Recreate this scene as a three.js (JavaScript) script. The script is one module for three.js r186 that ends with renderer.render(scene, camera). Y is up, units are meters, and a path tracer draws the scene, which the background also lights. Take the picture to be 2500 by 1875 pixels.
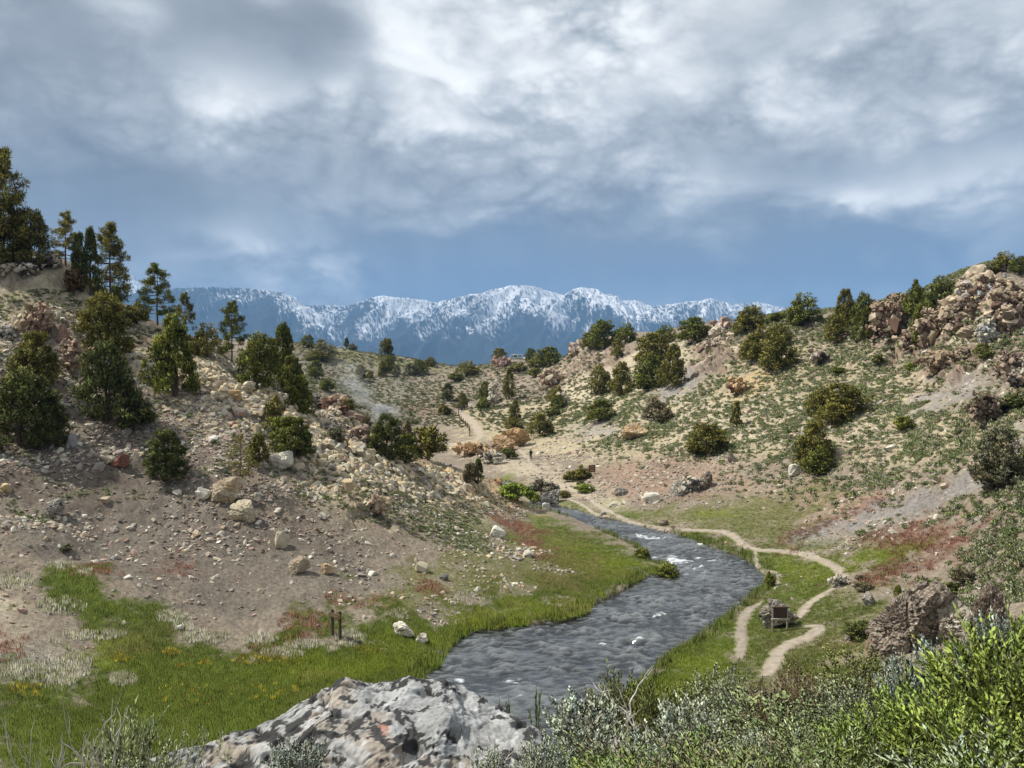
import * as THREE from 'three';
import { mergeGeometries, mergeVertices, toCreasedNormals } from 'three/addons/utils/BufferGeometryUtils.js';
import { RoundedBoxGeometry } from 'three/addons/geometries/RoundedBoxGeometry.js';
import { ConvexGeometry } from 'three/addons/geometries/ConvexGeometry.js';
import { MarchingCubes } from 'three/addons/objects/MarchingCubes.js';

// ---------------------------------------------------------------- camera
const scene = new THREE.Scene();
const FOV = 54, PITCH = 1.635 * Math.PI / 180;
const camera = new THREE.PerspectiveCamera(FOV, 4 / 3, 0.1, 60000);
camera.position.set(0, 0, 0);
camera.rotation.x = -PITCH;
camera.updateMatrixWorld(true);

// ---------------------------------------------------------------- sun, haze, exposure
const SUN_AZ = -84 * Math.PI / 180, SUN_EL = 52 * Math.PI / 180;     // azimuth from the view axis, negative is left
const SUN = new THREE.Vector3(Math.sin(SUN_AZ) * Math.cos(SUN_EL), Math.sin(SUN_EL), -Math.cos(SUN_AZ) * Math.cos(SUN_EL));
const sun = new THREE.DirectionalLight(new THREE.Color().setRGB(1, 0.95, 0.86), 3.6);
sun.position.copy(SUN).multiplyScalar(300).add(new THREE.Vector3(0, 0, -120));
sun.target.position.set(0, 0, -120);
sun.castShadow = true; sun.shadow.radius = 4;
Object.assign(sun.shadow.camera, { left: -320, right: 320, top: 320, bottom: -320, near: 1, far: 900 });
sun.shadow.mapSize.set(4096, 4096);
scene.add(sun, sun.target);
scene.fog = new THREE.FogExp2(new THREE.Color().setRGB(0.30, 0.57, 1.0), 0.00008);
const EXPOSURE = 1.75, SKY_STRENGTH = 1.0, SKY_GAIN = 0.77;

// ---------------------------------------------------------------- random numbers and noise
function rng(seed) {
  let s = seed >>> 0;
  return () => { s = (s + 0x6d2b79f5) | 0; let t = Math.imul(s ^ (s >>> 15), 1 | s); t = (t + Math.imul(t ^ (t >>> 7), 61 | t)) ^ t; return ((t ^ (t >>> 14)) >>> 0) / 4294967296; };
}
const clamp = (x, a = 0, b = 1) => x < a ? a : x > b ? b : x;
const lerp = (a, b, t) => a + (b - a) * t;
const smooth = (a, b, x) => { const t = clamp((x - a) / (b - a)); return t * t * (3 - 2 * t); };
const PERM = new Uint8Array(512);
{ const r = rng(7), p = Array.from({ length: 256 }, (_, i) => i); for (let i = 255; i > 0; i--) { const j = Math.floor(r() * (i + 1)); [p[i], p[j]] = [p[j], p[i]]; } for (let i = 0; i < 512; i++) PERM[i] = p[i & 255]; }
const fade = (t) => t * t * t * (t * (t * 6 - 15) + 10);
function g2(h, x, y) { switch (h & 7) { case 0: return x + y; case 1: return x - y; case 2: return -x + y; case 3: return -x - y; case 4: return x * 1.4; case 5: return -x * 1.4; case 6: return y * 1.4; default: return -y * 1.4; } }
function noise2(x, y) {
  const fx = Math.floor(x), fy = Math.floor(y), X = fx & 255, Y = fy & 255; x -= fx; y -= fy;
  const u = fade(x), v = fade(y), A = PERM[X] + Y, B = PERM[X + 1] + Y;
  return lerp(lerp(g2(PERM[A], x, y), g2(PERM[B], x - 1, y), u), lerp(g2(PERM[A + 1], x, y - 1), g2(PERM[B + 1], x - 1, y - 1), u), v);
}
function g3(h, x, y, z) { h &= 15; const u = h < 8 ? x : y, v = h < 4 ? y : h === 12 || h === 14 ? x : z; return ((h & 1) ? -u : u) + ((h & 2) ? -v : v); }
function noise3(x, y, z) {
  const fx = Math.floor(x), fy = Math.floor(y), fz = Math.floor(z), X = fx & 255, Y = fy & 255, Z = fz & 255; x -= fx; y -= fy; z -= fz;
  const u = fade(x), v = fade(y), w = fade(z), A = PERM[X] + Y, AA = PERM[A] + Z, AB = PERM[A + 1] + Z, B = PERM[X + 1] + Y, BA = PERM[B] + Z, BB = PERM[B + 1] + Z;
  return lerp(lerp(lerp(g3(PERM[AA], x, y, z), g3(PERM[BA], x - 1, y, z), u), lerp(g3(PERM[AB], x, y - 1, z), g3(PERM[BB], x - 1, y - 1, z), u), v),
    lerp(lerp(g3(PERM[AA + 1], x, y, z - 1), g3(PERM[BA + 1], x - 1, y, z - 1), u), lerp(g3(PERM[AB + 1], x, y - 1, z - 1), g3(PERM[BB + 1], x - 1, y - 1, z - 1), u), v), w);
}
function fbm2(x, y, o) { let s = 0, a = 0.5; for (let i = 0; i < o; i++) { s += a * noise2(x, y); x = x * 2.03 + 17.3; y = y * 2.03 + 9.1; a *= 0.5; } return s; }
function ridge2(x, y, o) { let s = 0, a = 0.5; for (let i = 0; i < o; i++) { s += a * (1 - 2 * Math.abs(noise2(x, y))); x = x * 2.07 + 5.7; y = y * 2.07 + 13.9; a *= 0.5; } return s; }
function fbm3(x, y, z, o) { let s = 0, a = 0.5; for (let i = 0; i < o; i++) { s += a * noise3(x, y, z); x = x * 2.03 + 17.3; y = y * 2.03 + 9.1; z = z * 2.03 + 4.7; a *= 0.5; } return s; }
const hash3 = (x, y, z) => PERM[(PERM[(PERM[x & 255] + y) & 511 & 255] + z) & 255];
const WO = { f1: 0, f2: 0, id: 0 };
function worley3(x, y, z) {
  const X = Math.floor(x), Y = Math.floor(y), Z = Math.floor(z); let f1 = 9, f2 = 9, id = 0;
  for (let i = -1; i < 2; i++) for (let j = -1; j < 2; j++) for (let k = -1; k < 2; k++) {
    const h = hash3(X + i, Y + j, Z + k), a = X + i + PERM[h] / 255 - x, b = Y + j + PERM[h + 71] / 255 - y, c = Z + k + PERM[h + 143] / 255 - z, d = a * a + b * b + c * c;
    if (d < f1) { f2 = f1; f1 = d; id = h; } else if (d < f2) f2 = d;
  }
  WO.f1 = Math.sqrt(f1); WO.f2 = Math.sqrt(f2); WO.id = id / 255; return WO;
}

// ---------------------------------------------------------------- from a place in the photograph (2500 x 1875) and a distance to a point
const F = 937.5 / Math.tan(FOV * Math.PI / 360), CP = Math.cos(PITCH), SP = Math.sin(PITCH);
function dir(px, py) { const u = (px - 1250) / F, v = (937.5 - py) / F, y = v * CP - SP, z = -v * SP - CP; return [u / -z, y / -z]; }   // per metre of forward distance
function at(px, py, d) { const [u, v] = dir(px, py); return new THREE.Vector3(u * d, v * d, -d); }

// ---------------------------------------------------------------- the sky: storm cloud over blue rain shade
{
  const W = 4096, Hh = 2048, data = new Float32Array(W * Hh * 4), DEG = 180 / Math.PI;
  // [x, y, half width, half height, brightness added] of large cloud masses
  const B = [[60, 250, 230, 330, -0.20], [600, 60, 330, 120, -0.30], [830, 20, 95, 85, -0.25], [270, 25, 70, 45, 0.30], [120, 60, 130, 90, -0.06], [560, 210, 190, 70, 0.13], [420, 300, 190, 70, 0.12], [330, 200, 110, 60, -0.06], [700, 130, 60, 60, -0.05],
    [1130, 100, 270, 170, 0.36], [1230, 190, 180, 40, 0.18], [960, 60, 70, 120, 0.16], [900, 330, 160, 90, -0.12], [1560, 130, 330, 130, 0.12], [1500, 240, 220, 60, 0.05], [2150, 90, 260, 110, -0.05],
    [2360, 200, 120, 80, -0.20], [2300, 265, 180, 50, 0.22], [2470, 130, 120, 80, 0.20], [1150, 400, 300, 90, -0.10], [1680, 440, 140, 55, 0.28], [2040, 462, 120, 40, 0.45], [2260, 440, 160, 50, 0.36], [2440, 420, 100, 45, 0.22],
    [1850, 360, 240, 60, -0.04], [1960, 250, 130, 50, 0.06], [400, 420, 330, 110, -0.07], [560, 610, 190, 50, 0.22], [420, 570, 120, 34, 0.14], [760, 690, 110, 45, 0.30], [250, 490, 200, 90, -0.06], [900, 590, 240, 70, -0.10],
    [1400, 590, 420, 80, -0.12], [1450, 690, 560, 80, -0.13], [1800, 640, 300, 80, -0.10], [2250, 600, 260, 80, -0.05], [2150, 700, 250, 60, 0.02], [1330, 160, 60, 20, 0.1]]
    .map(([x, y, w, h, a]) => { const [u, v] = dir(x, y); const az = Math.atan(u), el = Math.atan(v * Math.cos(az)); return [az * DEG, el * DEG, w / F * DEG, h / F * DEG, a]; });
  // brightness -> colour, for cloud overhead (grey) and for the rain shade near the horizon (blue)
  const stops = [[0, 0.165, 0.182, 0.20], [0.25, 0.265, 0.288, 0.312], [0.45, 0.395, 0.424, 0.450], [0.62, 0.56, 0.583, 0.60], [0.8, 0.75, 0.766, 0.77], [1, 0.96, 0.96, 0.945], [1.3, 1.1, 1.1, 1.1]];
  const blues = [[0, 0.100, 0.152, 0.242], [0.25, 0.185, 0.238, 0.318], [0.45, 0.33, 0.38, 0.44], [0.62, 0.50, 0.54, 0.575], [0.8, 0.69, 0.72, 0.74], [1, 0.88, 0.89, 0.89], [1.3, 1.1, 1.1, 1.1]];
  for (let j = Hh / 2 - 2; j < Hh; j++) {
    const el = ((j + 0.5) / Hh - 0.5) * Math.PI, eld = el * DEG, low = smooth(27, 4, eld), dy = Math.sin(el);
    for (let i = 0; i < W; i++) {
      const th = ((i + 0.5) / W - 0.5) * 2 * Math.PI, dx = Math.cos(th) * Math.cos(el), dz = Math.sin(th) * Math.cos(el), azd = Math.atan2(dx, -dz) * DEG;
      const fine = Math.abs(azd) < 41 && eld < 30, h = dy * 1.75; if (!fine && (i % 4 || j % 4)) continue;
      const qx = fbm3(dx * 3.1 + 3.7, h * 3.1, dz * 3.1, 3), qy = fbm3(dx * 3.1 + 31.2, h * 3.1, dz * 3.1 + 9, 3);
      const n = fbm3(dx * 4.6 + qx * 0.8, h * 4.6 + qy * 0.7, dz * 4.6, fine ? 8 : 4);
      const tex = smooth(-0.12, 0.28, fbm3(dx * 3.4 + 12, h * 3.6, dz * 3.4, 2) + 0.10);            // some of the cloud is smooth veil, some is torn
      let bil = 0; { let a = 0.5, f = 8; for (let o = 0; o < (fine ? 6 : 3); o++) { bil += a * (Math.abs(noise3(dx * f + qx * 1.3 + o * 7, h * f + qy * 1.3 + n * 0.8, dz * f)) - 0.22); a *= 0.62; f *= 2.05; } }
      const veil = fbm3(dx * 7 + qy * 0.6, h * 2.4 + 5, dz * 7, fine ? 5 : 3);
      let c = lerp(0.54, 0.345, low) + 0.08 * smooth(28, 60, eld);
      c += n * lerp(0.48, 0.34, low) + bil * lerp(0.95, 0.7, low) * (0.22 + 0.9 * tex) + veil * 0.14;
      if (Math.abs(azd) < 70) for (const b of B) {
        const ex = (azd + qx * 5 + n * 4 - b[0]) / b[2], ey = (eld + qy * 3 + n * 3 + bil * 2 - b[1]) / b[3], r = ex * ex + ey * ey;
        if (r < 5) c += b[4] * Math.exp(-r * 1.1) * (1 + n * 0.9 + bil * 1.2);
      }
      c -= 0.10 * low * (0.5 + 0.5 * noise2(azd * 0.22 + eld * 0.03, eld * 0.03)) + 0.05 * low * noise2(azd * 0.7 + eld * 0.09, eld * 0.06);      // rain shafts
      c = clamp(c > 0.86 ? 0.86 + (c - 0.86) * 0.45 : c, 0, 1.0);
      let s = 0; while (s < stops.length - 2 && c > stops[s + 1][0]) s++;
      const t = clamp((c - stops[s][0]) / (stops[s + 1][0] - stops[s][0])), o = (j * W + i) * 4;
      const blue = smooth(17, 3, eld + n * 8) * lerp(0.35, 1, smooth(-22, 2, azd)) * (0.8 + 0.5 * clamp(0.5 + veil * 1.5));
      for (let q = 1; q < 4; q++) data[o + q - 1] = SKY_GAIN * (1 + 0.10 * smooth(12, 6, eld)) * lerp(lerp(stops[s][q], stops[s + 1][q], t), lerp(blues[s][q], blues[s + 1][q], t), clamp(blue));
      data[o + 3] = 1;
    }
  }
  for (let j = Hh / 2 - 2; j < Hh; j++) for (let i = 0; i < W; i++) {      // between the coarser samples outside the view
    const o = (j * W + i) * 4; if (data[o + 3]) continue;
    const j0 = Math.max(Math.floor(j / 4) * 4, Math.ceil((Hh / 2 - 2) / 4) * 4), j1 = Math.min(j0 + 4, Hh - 4), i0 = Math.floor(i / 4) * 4, i1 = (i0 + 4) % W, u = (i - i0) / 4, v = clamp((j - j0) / 4);
    for (let q = 0; q < 3; q++) data[o + q] = lerp(lerp(data[(j0 * W + i0) * 4 + q], data[(j0 * W + i1) * 4 + q], u), lerp(data[(j1 * W + i0) * 4 + q], data[(j1 * W + i1) * 4 + q], u), v);
  }
  for (let o = 3; o < data.length; o += 4) data[o] = 1;
  for (let j = 0; j < Hh / 2 - 2; j++) for (let i = 0; i < W; i++) { const o = (j * W + i) * 4; data[o] = 0.2; data[o + 1] = 0.18; data[o + 2] = 0.15; data[o + 3] = 1; }
  const sky = new THREE.DataTexture(data, W, Hh, THREE.RGBAFormat, THREE.FloatType);
  sky.mapping = THREE.EquirectangularReflectionMapping; sky.magFilter = THREE.LinearFilter; sky.needsUpdate = true;
  scene.background = sky; scene.environment = sky; scene.environmentIntensity = SKY_STRENGTH; scene.backgroundIntensity = SKY_STRENGTH;
}

// ---------------------------------------------------------------- helpers for things
const taken = {};
function numbered(name) { const n = taken[name] ?? 0; taken[name] = n + 1; return n ? `${name}_${String(n).padStart(3, '0')}` : name; }
function tag(o, label, category, group) { o.userData = { label, category }; if (group) o.userData.group = group; return o; }
function thing(name, label, category, pos, turn = 0, group) {
  const o = new THREE.Group(); o.name = numbered(name); o.position.copy(pos); o.rotation.y = turn; scene.add(o); return tag(o, label, category, group);
}
function part(name, geo, mat, parent) { const m = new THREE.Mesh(geo, mat); m.name = name; m.castShadow = m.receiveShadow = true; parent.add(m); return m; }
function structure(name, geo, mat) { const m = new THREE.Mesh(geo, mat); m.name = name; m.castShadow = m.receiveShadow = true; m.userData = { kind: 'structure' }; scene.add(m); return m; }
function stuff(name, label, category, geo, mat, items) {           // items: [x, y, z, quaternion or turn, scale (number or [x, y, z]), colour]
  const m = new THREE.InstancedMesh(geo, mat, items.length), M = new THREE.Matrix4(), p = new THREE.Vector3(), q = new THREE.Quaternion(), s = new THREE.Vector3(), UPV = new THREE.Vector3(0, 1, 0), c = new THREE.Color();
  items.forEach((t, i) => {
    p.set(t[0], t[1], t[2]); if (typeof t[3] === 'number') q.setFromAxisAngle(UPV, t[3]); else q.copy(t[3]);
    if (typeof t[4] === 'number') s.setScalar(t[4]); else s.set(...t[4]);
    m.setMatrixAt(i, M.compose(p, q, s)); if (t[5]) m.setColorAt(i, c.setRGB(t[5][0], t[5][1], t[5][2]));
  });
  m.name = name; m.castShadow = m.receiveShadow = true; m.userData = { label, category, kind: 'stuff' }; scene.add(m); return m;
}
const std = (r, g, b, rough = 0.9, extra = {}) => new THREE.MeshStandardMaterial({ color: new THREE.Color().setRGB(r, g, b), roughness: rough, ...extra });
const WHITE = (rough = 0.95, extra = {}) => new THREE.MeshPhysicalMaterial({ color: 0xffffff, vertexColors: true, roughness: rough, specularIntensity: rough > 0.5 ? 0.25 : 1, ...extra });
function noiseTexture(size, fn, repeatX, repeatY) {
  const d = new Uint8Array(size * size * 4);
  for (let j = 0; j < size; j++) for (let i = 0; i < size; i++) { const v = clamp(fn(i / size, j / size)) * 255, o = (j * size + i) * 4; d[o] = d[o + 1] = d[o + 2] = v; d[o + 3] = 255; }
  const t = new THREE.DataTexture(d, size, size); t.wrapS = t.wrapT = THREE.RepeatWrapping; t.magFilter = THREE.LinearFilter; t.repeat.set(repeatX, repeatY); t.needsUpdate = true; return t;
}

// ---------------------------------------------------------------- the lie of the land: a thin plate through surveyed points
const waterLevel = (z) => -17.6 - 0.02 * clamp(-z - 40, -10, 60);
const SURVEY = [];
const S = (px, py, d) => { const p = at(px, py, d); SURVEY.push([p.x, p.z, p.y]); };
const Wp = (x, z, y) => SURVEY.push([x, z, y]);
// the bluff the camera stands on
[[0, 0, -1.7], [-2, -2.2, -2.6], [-4, -4, -4.2], [-6, 0, -3.4], [4, 0, -1.6], [0, 8, -0.8], [0, 40, 1], [-30, 20, 0], [30, 20, 1], [-40, 0, -4], [40, 0, -1], [0, -3.5, -2.5], [-2, -5, -3.1], [-0.5, -5.5, -3.15], [2, -5, -3.0], [4, -5, -2.9], [1, -7, -4.0], [3.5, -7, -3.9], [6, -7, -3.5],
  [-4, -8, -5.4], [0, -10, -6.3], [2.5, -9, -5.1], [5, -9, -4.8], [8, -9, -4.4], [2, -14, -7.9], [6, -14, -7.0], [10, -14, -6.2], [4, -20, -10.5], [8, -20, -9.5], [12, -20, -8.3], [6, -30, -15.3], [14, -30, -12.8], [21, -30, -10.6],
  [-8, -12, -9.5], [-10, -20, -14.8], [-20, -20, -14], [-25, -10, -9], [-6, -26, -17.3], [-2, -18, -13.5], [2, -25, -16]].forEach((p) => Wp(...p));
// left meadow and its toe
[[0, 1875, 29.7], [300, 1875, 31.2], [0, 1700, 35], [500, 1750, 36], [800, 1700, 39], [1000, 1640, 42.5], [0, 1550, 38.7], [300, 1560, 42], [600, 1600, 43], [850, 1560, 45], [1100, 1530, 48], [0, 1400, 44.7], [180, 1390, 46.6], [400, 1490, 45.2],
  [700, 1500, 46.3], [950, 1500, 48], [1200, 1480, 52], [1400, 1430, 57.8], [1520, 1400, 62]].forEach((p) => S(...p));
// left slope up to its ridge
[[0, 1250, 52], [0, 1080, 60], [0, 900, 68], [0, 740, 76], [0, 645, 82], [300, 1300, 54], [300, 1100, 63], [300, 900, 73], [150, 655, 83], [300, 760, 85], [600, 1350, 54], [600, 1200, 61], [600, 1050, 69], [520, 875, 83], [690, 975, 85],
  [900, 1350, 57], [900, 1200, 66], [900, 1075, 82], [800, 1010, 85], [1000, 1110, 89], [1150, 1165, 92], [1250, 1205, 94], [1325, 1240, 94.5], [1200, 1330, 66], [1100, 1250, 75], [1400, 1340, 70], [1250, 1280, 82], [1500, 1370, 66]].forEach((p) => S(...p));
[[-110, -90, 18], [-80, -110, 17], [-62, -105, 11], [-50, -100, 6.5], [-38, -104, 0.5], [-30, -112, -6], [-34, -132, -13], [-20, -122, -17.5], [-3, -118, -18.2], [-70, -150, 4], [-60, -190, -4], [-110, -190, 8]].forEach((p) => Wp(...p));
// far basin
[[940, 1040, 185], [850, 955, 230], [700, 905, 265], [650, 842, 380], [770, 845, 370], [900, 862, 362], [1000, 879, 350], [1100, 893, 345], [1180, 896, 340], [1257, 881, 352], [900, 970, 240], [1000, 985, 230], [1100, 960, 255], [1000, 925, 300], [860, 905, 300],
  [1100, 1060, 190], [1110, 1088, 163], [1175, 1075, 172], [1155, 1035, 195], [1125, 1000, 225], [1140, 975, 240], [1200, 1130, 130], [1295, 1120, 135], [1320, 1150, 121], [1440, 1165, 113], [1300, 1190, 110], [1220, 1000, 215], [1220, 930, 275]].forEach((p) => S(...p));
// right bank and its meadow
[[1400, 1225, 98], [1500, 1210, 99], [1620, 1275, 82], [1720, 1300, 77], [1800, 1330, 72], [1870, 1400, 62], [1850, 1470, 54.5], [1700, 1600, 44.5], [1620, 1640, 42], [1810, 1580, 44.8], [1890, 1540, 47.2], [2000, 1520, 47.5], [2060, 1400, 56.5], [2100, 1450, 50.5],
  [2150, 1560, 41], [2000, 1610, 40.5], [2230, 1560, 38], [2420, 1520, 36], [2350, 1400, 47]].forEach((p) => S(...p));
// right slope
[[1500, 1130, 117], [1700, 1180, 96], [1900, 1220, 81], [2100, 1300, 65], [2300, 1340, 53], [2500, 1400, 42], [1500, 1050, 142], [1700, 1080, 114], [1900, 1080, 100], [2100, 1100, 83], [2300, 1100, 71], [2500, 1150, 55], [1500, 950, 185], [1700, 960, 148],
  [1900, 950, 128], [2100, 950, 110], [2300, 950, 92], [2500, 950, 75], [1350, 885, 285], [1450, 835, 252], [1560, 835, 222], [1650, 810, 203], [1780, 795, 187], [1900, 775, 168], [2000, 785, 152], [2100, 780, 142], [2200, 760, 130], [2300, 725, 120],
  [2380, 705, 112], [2500, 712, 106], [2400, 860, 97], [2220, 870, 117], [1330, 1000, 200], [1350, 940, 240]].forEach((p) => S(...p));
[[115, -140, 13], [130, -105, 13], [95, -190, 9], [75, -260, 6], [45, -345, 0], [20, -410, -9], [-60, -450, -8], [-160, -430, 4], [-20, -380, -4], [-90, -400, 2], [160, -60, 10], [130, -300, 6], [75, -40, -1], [90, -20, 3]].forEach((p) => Wp(...p));

const warpUV = (x, z) => { const r = Math.hypot(x, z); return [Math.atan2(x, -z) * 1.0, Math.log(r + 5) * 0.62]; };
const PLATE = (() => {
  const n = SURVEY.length, N = n + 3, A = [], P = SURVEY.map((s) => warpUV(s[0], s[1]));
  const phi = (r2) => r2 < 1e-12 ? 0 : 0.5 * r2 * Math.log(r2);
  for (let i = 0; i < N; i++) A.push(new Float64Array(N + 1));
  for (let i = 0; i < n; i++) {
    for (let j = 0; j < n; j++) A[i][j] = phi((P[i][0] - P[j][0]) ** 2 + (P[i][1] - P[j][1]) ** 2) + (i === j ? 2e-5 : 0);
    A[i][n] = A[n][i] = 1; A[i][n + 1] = A[n + 1][i] = P[i][0]; A[i][n + 2] = A[n + 2][i] = P[i][1]; A[i][N] = SURVEY[i][2];
  }
  for (let c = 0; c < N; c++) {
    let b = c; for (let r = c + 1; r < N; r++) if (Math.abs(A[r][c]) > Math.abs(A[b][c])) b = r;
    [A[c], A[b]] = [A[b], A[c]];
    for (let r = c + 1; r < N; r++) { const f = A[r][c] / A[c][c]; if (f) for (let k = c; k <= N; k++) A[r][k] -= f * A[c][k]; }
  }
  const w = new Float64Array(N);
  for (let r = N - 1; r >= 0; r--) { let s = A[r][N]; for (let k = r + 1; k < N; k++) s -= A[r][k] * w[k]; w[r] = s / A[r][r]; }
  const U = Float64Array.from(P, (p) => p[0]), V = Float64Array.from(P, (p) => p[1]);
  return (x, z) => {
    const [u, v] = warpUV(x, z); let s = w[n] + w[n + 1] * u + w[n + 2] * v;
    for (let i = 0; i < n; i++) { const a = u - U[i], b = v - V[i], r2 = a * a + b * b; if (r2 > 1e-12) s += w[i] * 0.5 * r2 * Math.log(r2); }
    return s;
  };
})();

// ---------------------------------------------------------------- plan shapes: polygons and lines on the ground
function shape(points, closed = true) {                    // points [x, z]; signed distance, negative inside
  const n = points.length, X = points.map((p) => p[0]), Z = points.map((p) => p[1]);
  const box = [Math.min(...X), Math.max(...X), Math.min(...Z), Math.max(...Z)];
  return { box, X, Z, sd(x, z) {
    let d = 1e9, inside = false;
    for (let i = 0, j = closed ? n - 1 : 0; i < n; j = i++) {
      const ex = X[j] - X[i], ez = Z[j] - Z[i], wx = x - X[i], wz = z - Z[i], l = ex * ex + ez * ez, t = l ? clamp((wx * ex + wz * ez) / l) : 0, bx = wx - ex * t, bz = wz - ez * t;
      d = Math.min(d, bx * bx + bz * bz);
      if ((Z[i] > z) !== (Z[j] > z) && x < (X[j] - X[i]) * (z - Z[i]) / (Z[j] - Z[i]) + X[i]) inside = !inside;
    }
    return closed && inside ? -Math.sqrt(d) : Math.sqrt(d);
  } };
}
const near = (s, x, z, m) => x > s.box[0] - m && x < s.box[1] + m && z > s.box[2] - m && z < s.box[3] + m;
const onWater = (px, py) => { let d = 60; for (let k = 0; k < 30; k++) d = waterLevel(-d) / dir(px, py)[1]; const p = at(px, py, d); return [p.x, p.z]; };
const RIVER = shape([...[[1050, 1652], [1085, 1615], [1105, 1582], [1135, 1558], [1165, 1546], [1250, 1538], [1330, 1525], [1395, 1514], [1440, 1500], [1438, 1486], [1475, 1468], [1520, 1450], [1548, 1430], [1590, 1408], [1625, 1406], [1648, 1400], [1642, 1386], [1600, 1375], [1582, 1352],
  [1560, 1338], [1500, 1310], [1440, 1284], [1400, 1266], [1352, 1250]].map((p) => onWater(...p)), [-6, -104], [-20, -118], [-26, -121], [-26, -127], [-14, -126], [0, -118], ...[[1372, 1238], [1420, 1250], [1460, 1262], [1525, 1277], [1590, 1290], [1640, 1303], [1700, 1322],
  [1745, 1340], [1800, 1358], [1845, 1385], [1868, 1412], [1862, 1432], [1815, 1470], [1765, 1510], [1700, 1560], [1640, 1595], [1590, 1635], [1560, 1668], [1500, 1720]].map((p) => onWater(...p)), [4, -30], [3, -24], [-3, -22], [-7, -28], [-6, -34]]);

const CRAGS = [];                                           // rocky ground, filled below
const PATHS = [];                                           // filled below with shapes; the ground is smoothed along them
function baseHeight(x, z) {
  const r = Math.hypot(x, z), far = smooth(430, 620, r);
  return far >= 1 ? -12 : lerp(PLATE(x, z), -12, far);
}
function heightAt(x, z) {
  let h = baseHeight(x, z);
  const r = Math.hypot(x, z), up = h - waterLevel(z);
  let rough = smooth(0.5, 7, up) * smooth(4, 20, r), flat = 1;
  for (const p of PATHS) if (near(p, x, z, 2.5)) flat = Math.min(flat, smooth(p.w * 0.5, p.w * 0.5 + 1.6, p.sd(x, z)));
  rough *= flat;
  h += fbm2(x * 0.055 + 3, z * 0.055, 3) * 1.5 * rough + fbm2(x * 0.27, z * 0.27 + 8, 4) * lerp(0.10 * flat, 0.55, rough) + (ridge2(x * 0.16 + 20, z * 0.16, 3) - 0.2) * 0.55 * rough * smooth(1, 9, up);
  h += fbm2(x * 1.7, z * 1.7 + 3, 2) * lerp(0.06 * flat, 0.2, rough);
  let cg = 0; for (const q of CRAGS) if (near(q, x, z, 3)) cg = Math.max(cg, q.k * smooth(2.2, -2.2, q.sd(x, z) + noise2(x * 0.4, z * 0.4) * 2));
  if (cg > 0.01) {
    const k = 0.42, w = worley3(x * k + 0.5 * noise2(x * 0.3, z * 0.3), h * 0.30, z * k), a = w.id, e = w.f2 - w.f1, w2 = worley3(x * 1.15, h * 0.9, z * 1.15);
    h += cg * ((a - 0.5) * 1.3 - 0.5 * (1 - smooth(0, 0.16, e)) + (w2.id - 0.5) * 0.7 - 0.3 * (1 - smooth(0, 0.2, w2.f2 - w2.f1)) + (0.25 - Math.abs(noise2(x * 0.33, z * 0.33))) * 1.6 + 0.3);
  }
  if (near(RIVER, x, z, 9)) {
    const s = RIVER.sd(x, z) + noise2(x * 1.3, z * 1.3) * 0.18 + noise2(x * 4.1, z * 4.1) * 0.07, w = waterLevel(z);
    if (s < 0) h = w - 0.1 - 0.6 * smooth(0, 1.6, -s);
    else { const bank = w + 0.22 + 0.3 * smooth(0, 2.5, s); h = lerp(bank, Math.max(h, bank), smooth(0, 5, s)); h = lerp(w - 0.1, h, smooth(0, 0.28, s)); }
  }
  return h;
}
function ground(px, py, d) {                                // the point of the ground seen at that place; with d, the ground at that distance along that bearing
  const [u, v] = dir(px, py);
  if (d) return new THREE.Vector3(u * d, heightAt(u * d, -d), -d);
  let best = null, bg = 1e9;
  for (let t = 3; t < 440; t *= 1.006) {
    const g = v * t - heightAt(u * t, -t);
    if (g < 0) { let a = t / 1.006, b = t; for (let k = 0; k < 14; k++) { const m = (a + b) / 2; if (v * m - heightAt(u * m, -m) < 0) b = m; else a = m; } return new THREE.Vector3(u * b, heightAt(u * b, -b), -b); }
    if (g < bg && t > 30) { bg = g; best = t; }
  }
  return new THREE.Vector3(u * best, heightAt(u * best, -best), -best);
}
function slopeAt(x, z, e = 0.6) { const n = new THREE.Vector3(heightAt(x - e, z) - heightAt(x + e, z), 2 * e, heightAt(x, z - e) - heightAt(x, z + e)); return n.normalize(); }
const gpts = (list) => list.map(([a, b, d]) => { const p = ground(a, b, d); return [p.x, p.z]; });

const crag = (k, list) => { const s = shape(gpts(list)); s.k = k; CRAGS.push(s); };
crag(1, [[2200, 770], [2330, 690], [2390, 665], [2500, 690], [2500, 980], [2440, 960], [2400, 900], [2330, 940], [2240, 930], [2180, 900], [2110, 850], [2120, 790]]);
crag(0.9, [[1690, 850], [1750, 815], [1820, 820], [1830, 870], [1780, 910], [1700, 920], [1680, 890]]);
crag(0.8, [[1340, 900], [1420, 865], [1500, 850], [1560, 845], [1500, 900], [1420, 920], [1340, 960], [1290, 960]]);
crag(0.9, [[2350, 990], [2450, 990], [2470, 1040], [2400, 1060], [2350, 1040]]);
crag(0.7, [[2440, 960], [2500, 950], [2500, 1030], [2460, 1010]]);
crag(0.75, [[60, 730], [150, 740], [180, 830], [215, 900], [190, 960], [130, 900], [60, 830]]);
crag(0.6, [[0, 645], [150, 665], [200, 700], [100, 700], [0, 690]]);
crag(0.75, [[760, 985], [850, 1000], [900, 1060], [960, 1120], [900, 1140], [820, 1090], [770, 1040]]);
crag(0.55, [[480, 950], [620, 960], [700, 1040], [740, 1110], [640, 1090], [540, 1010]]);
crag(0.5, [[820, 1180], [960, 1200], [960, 1280], [860, 1270]]);
crag(0.5, [[960, 1090], [1150, 1170], [1290, 1225], [1240, 1235], [1080, 1180]]);
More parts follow.
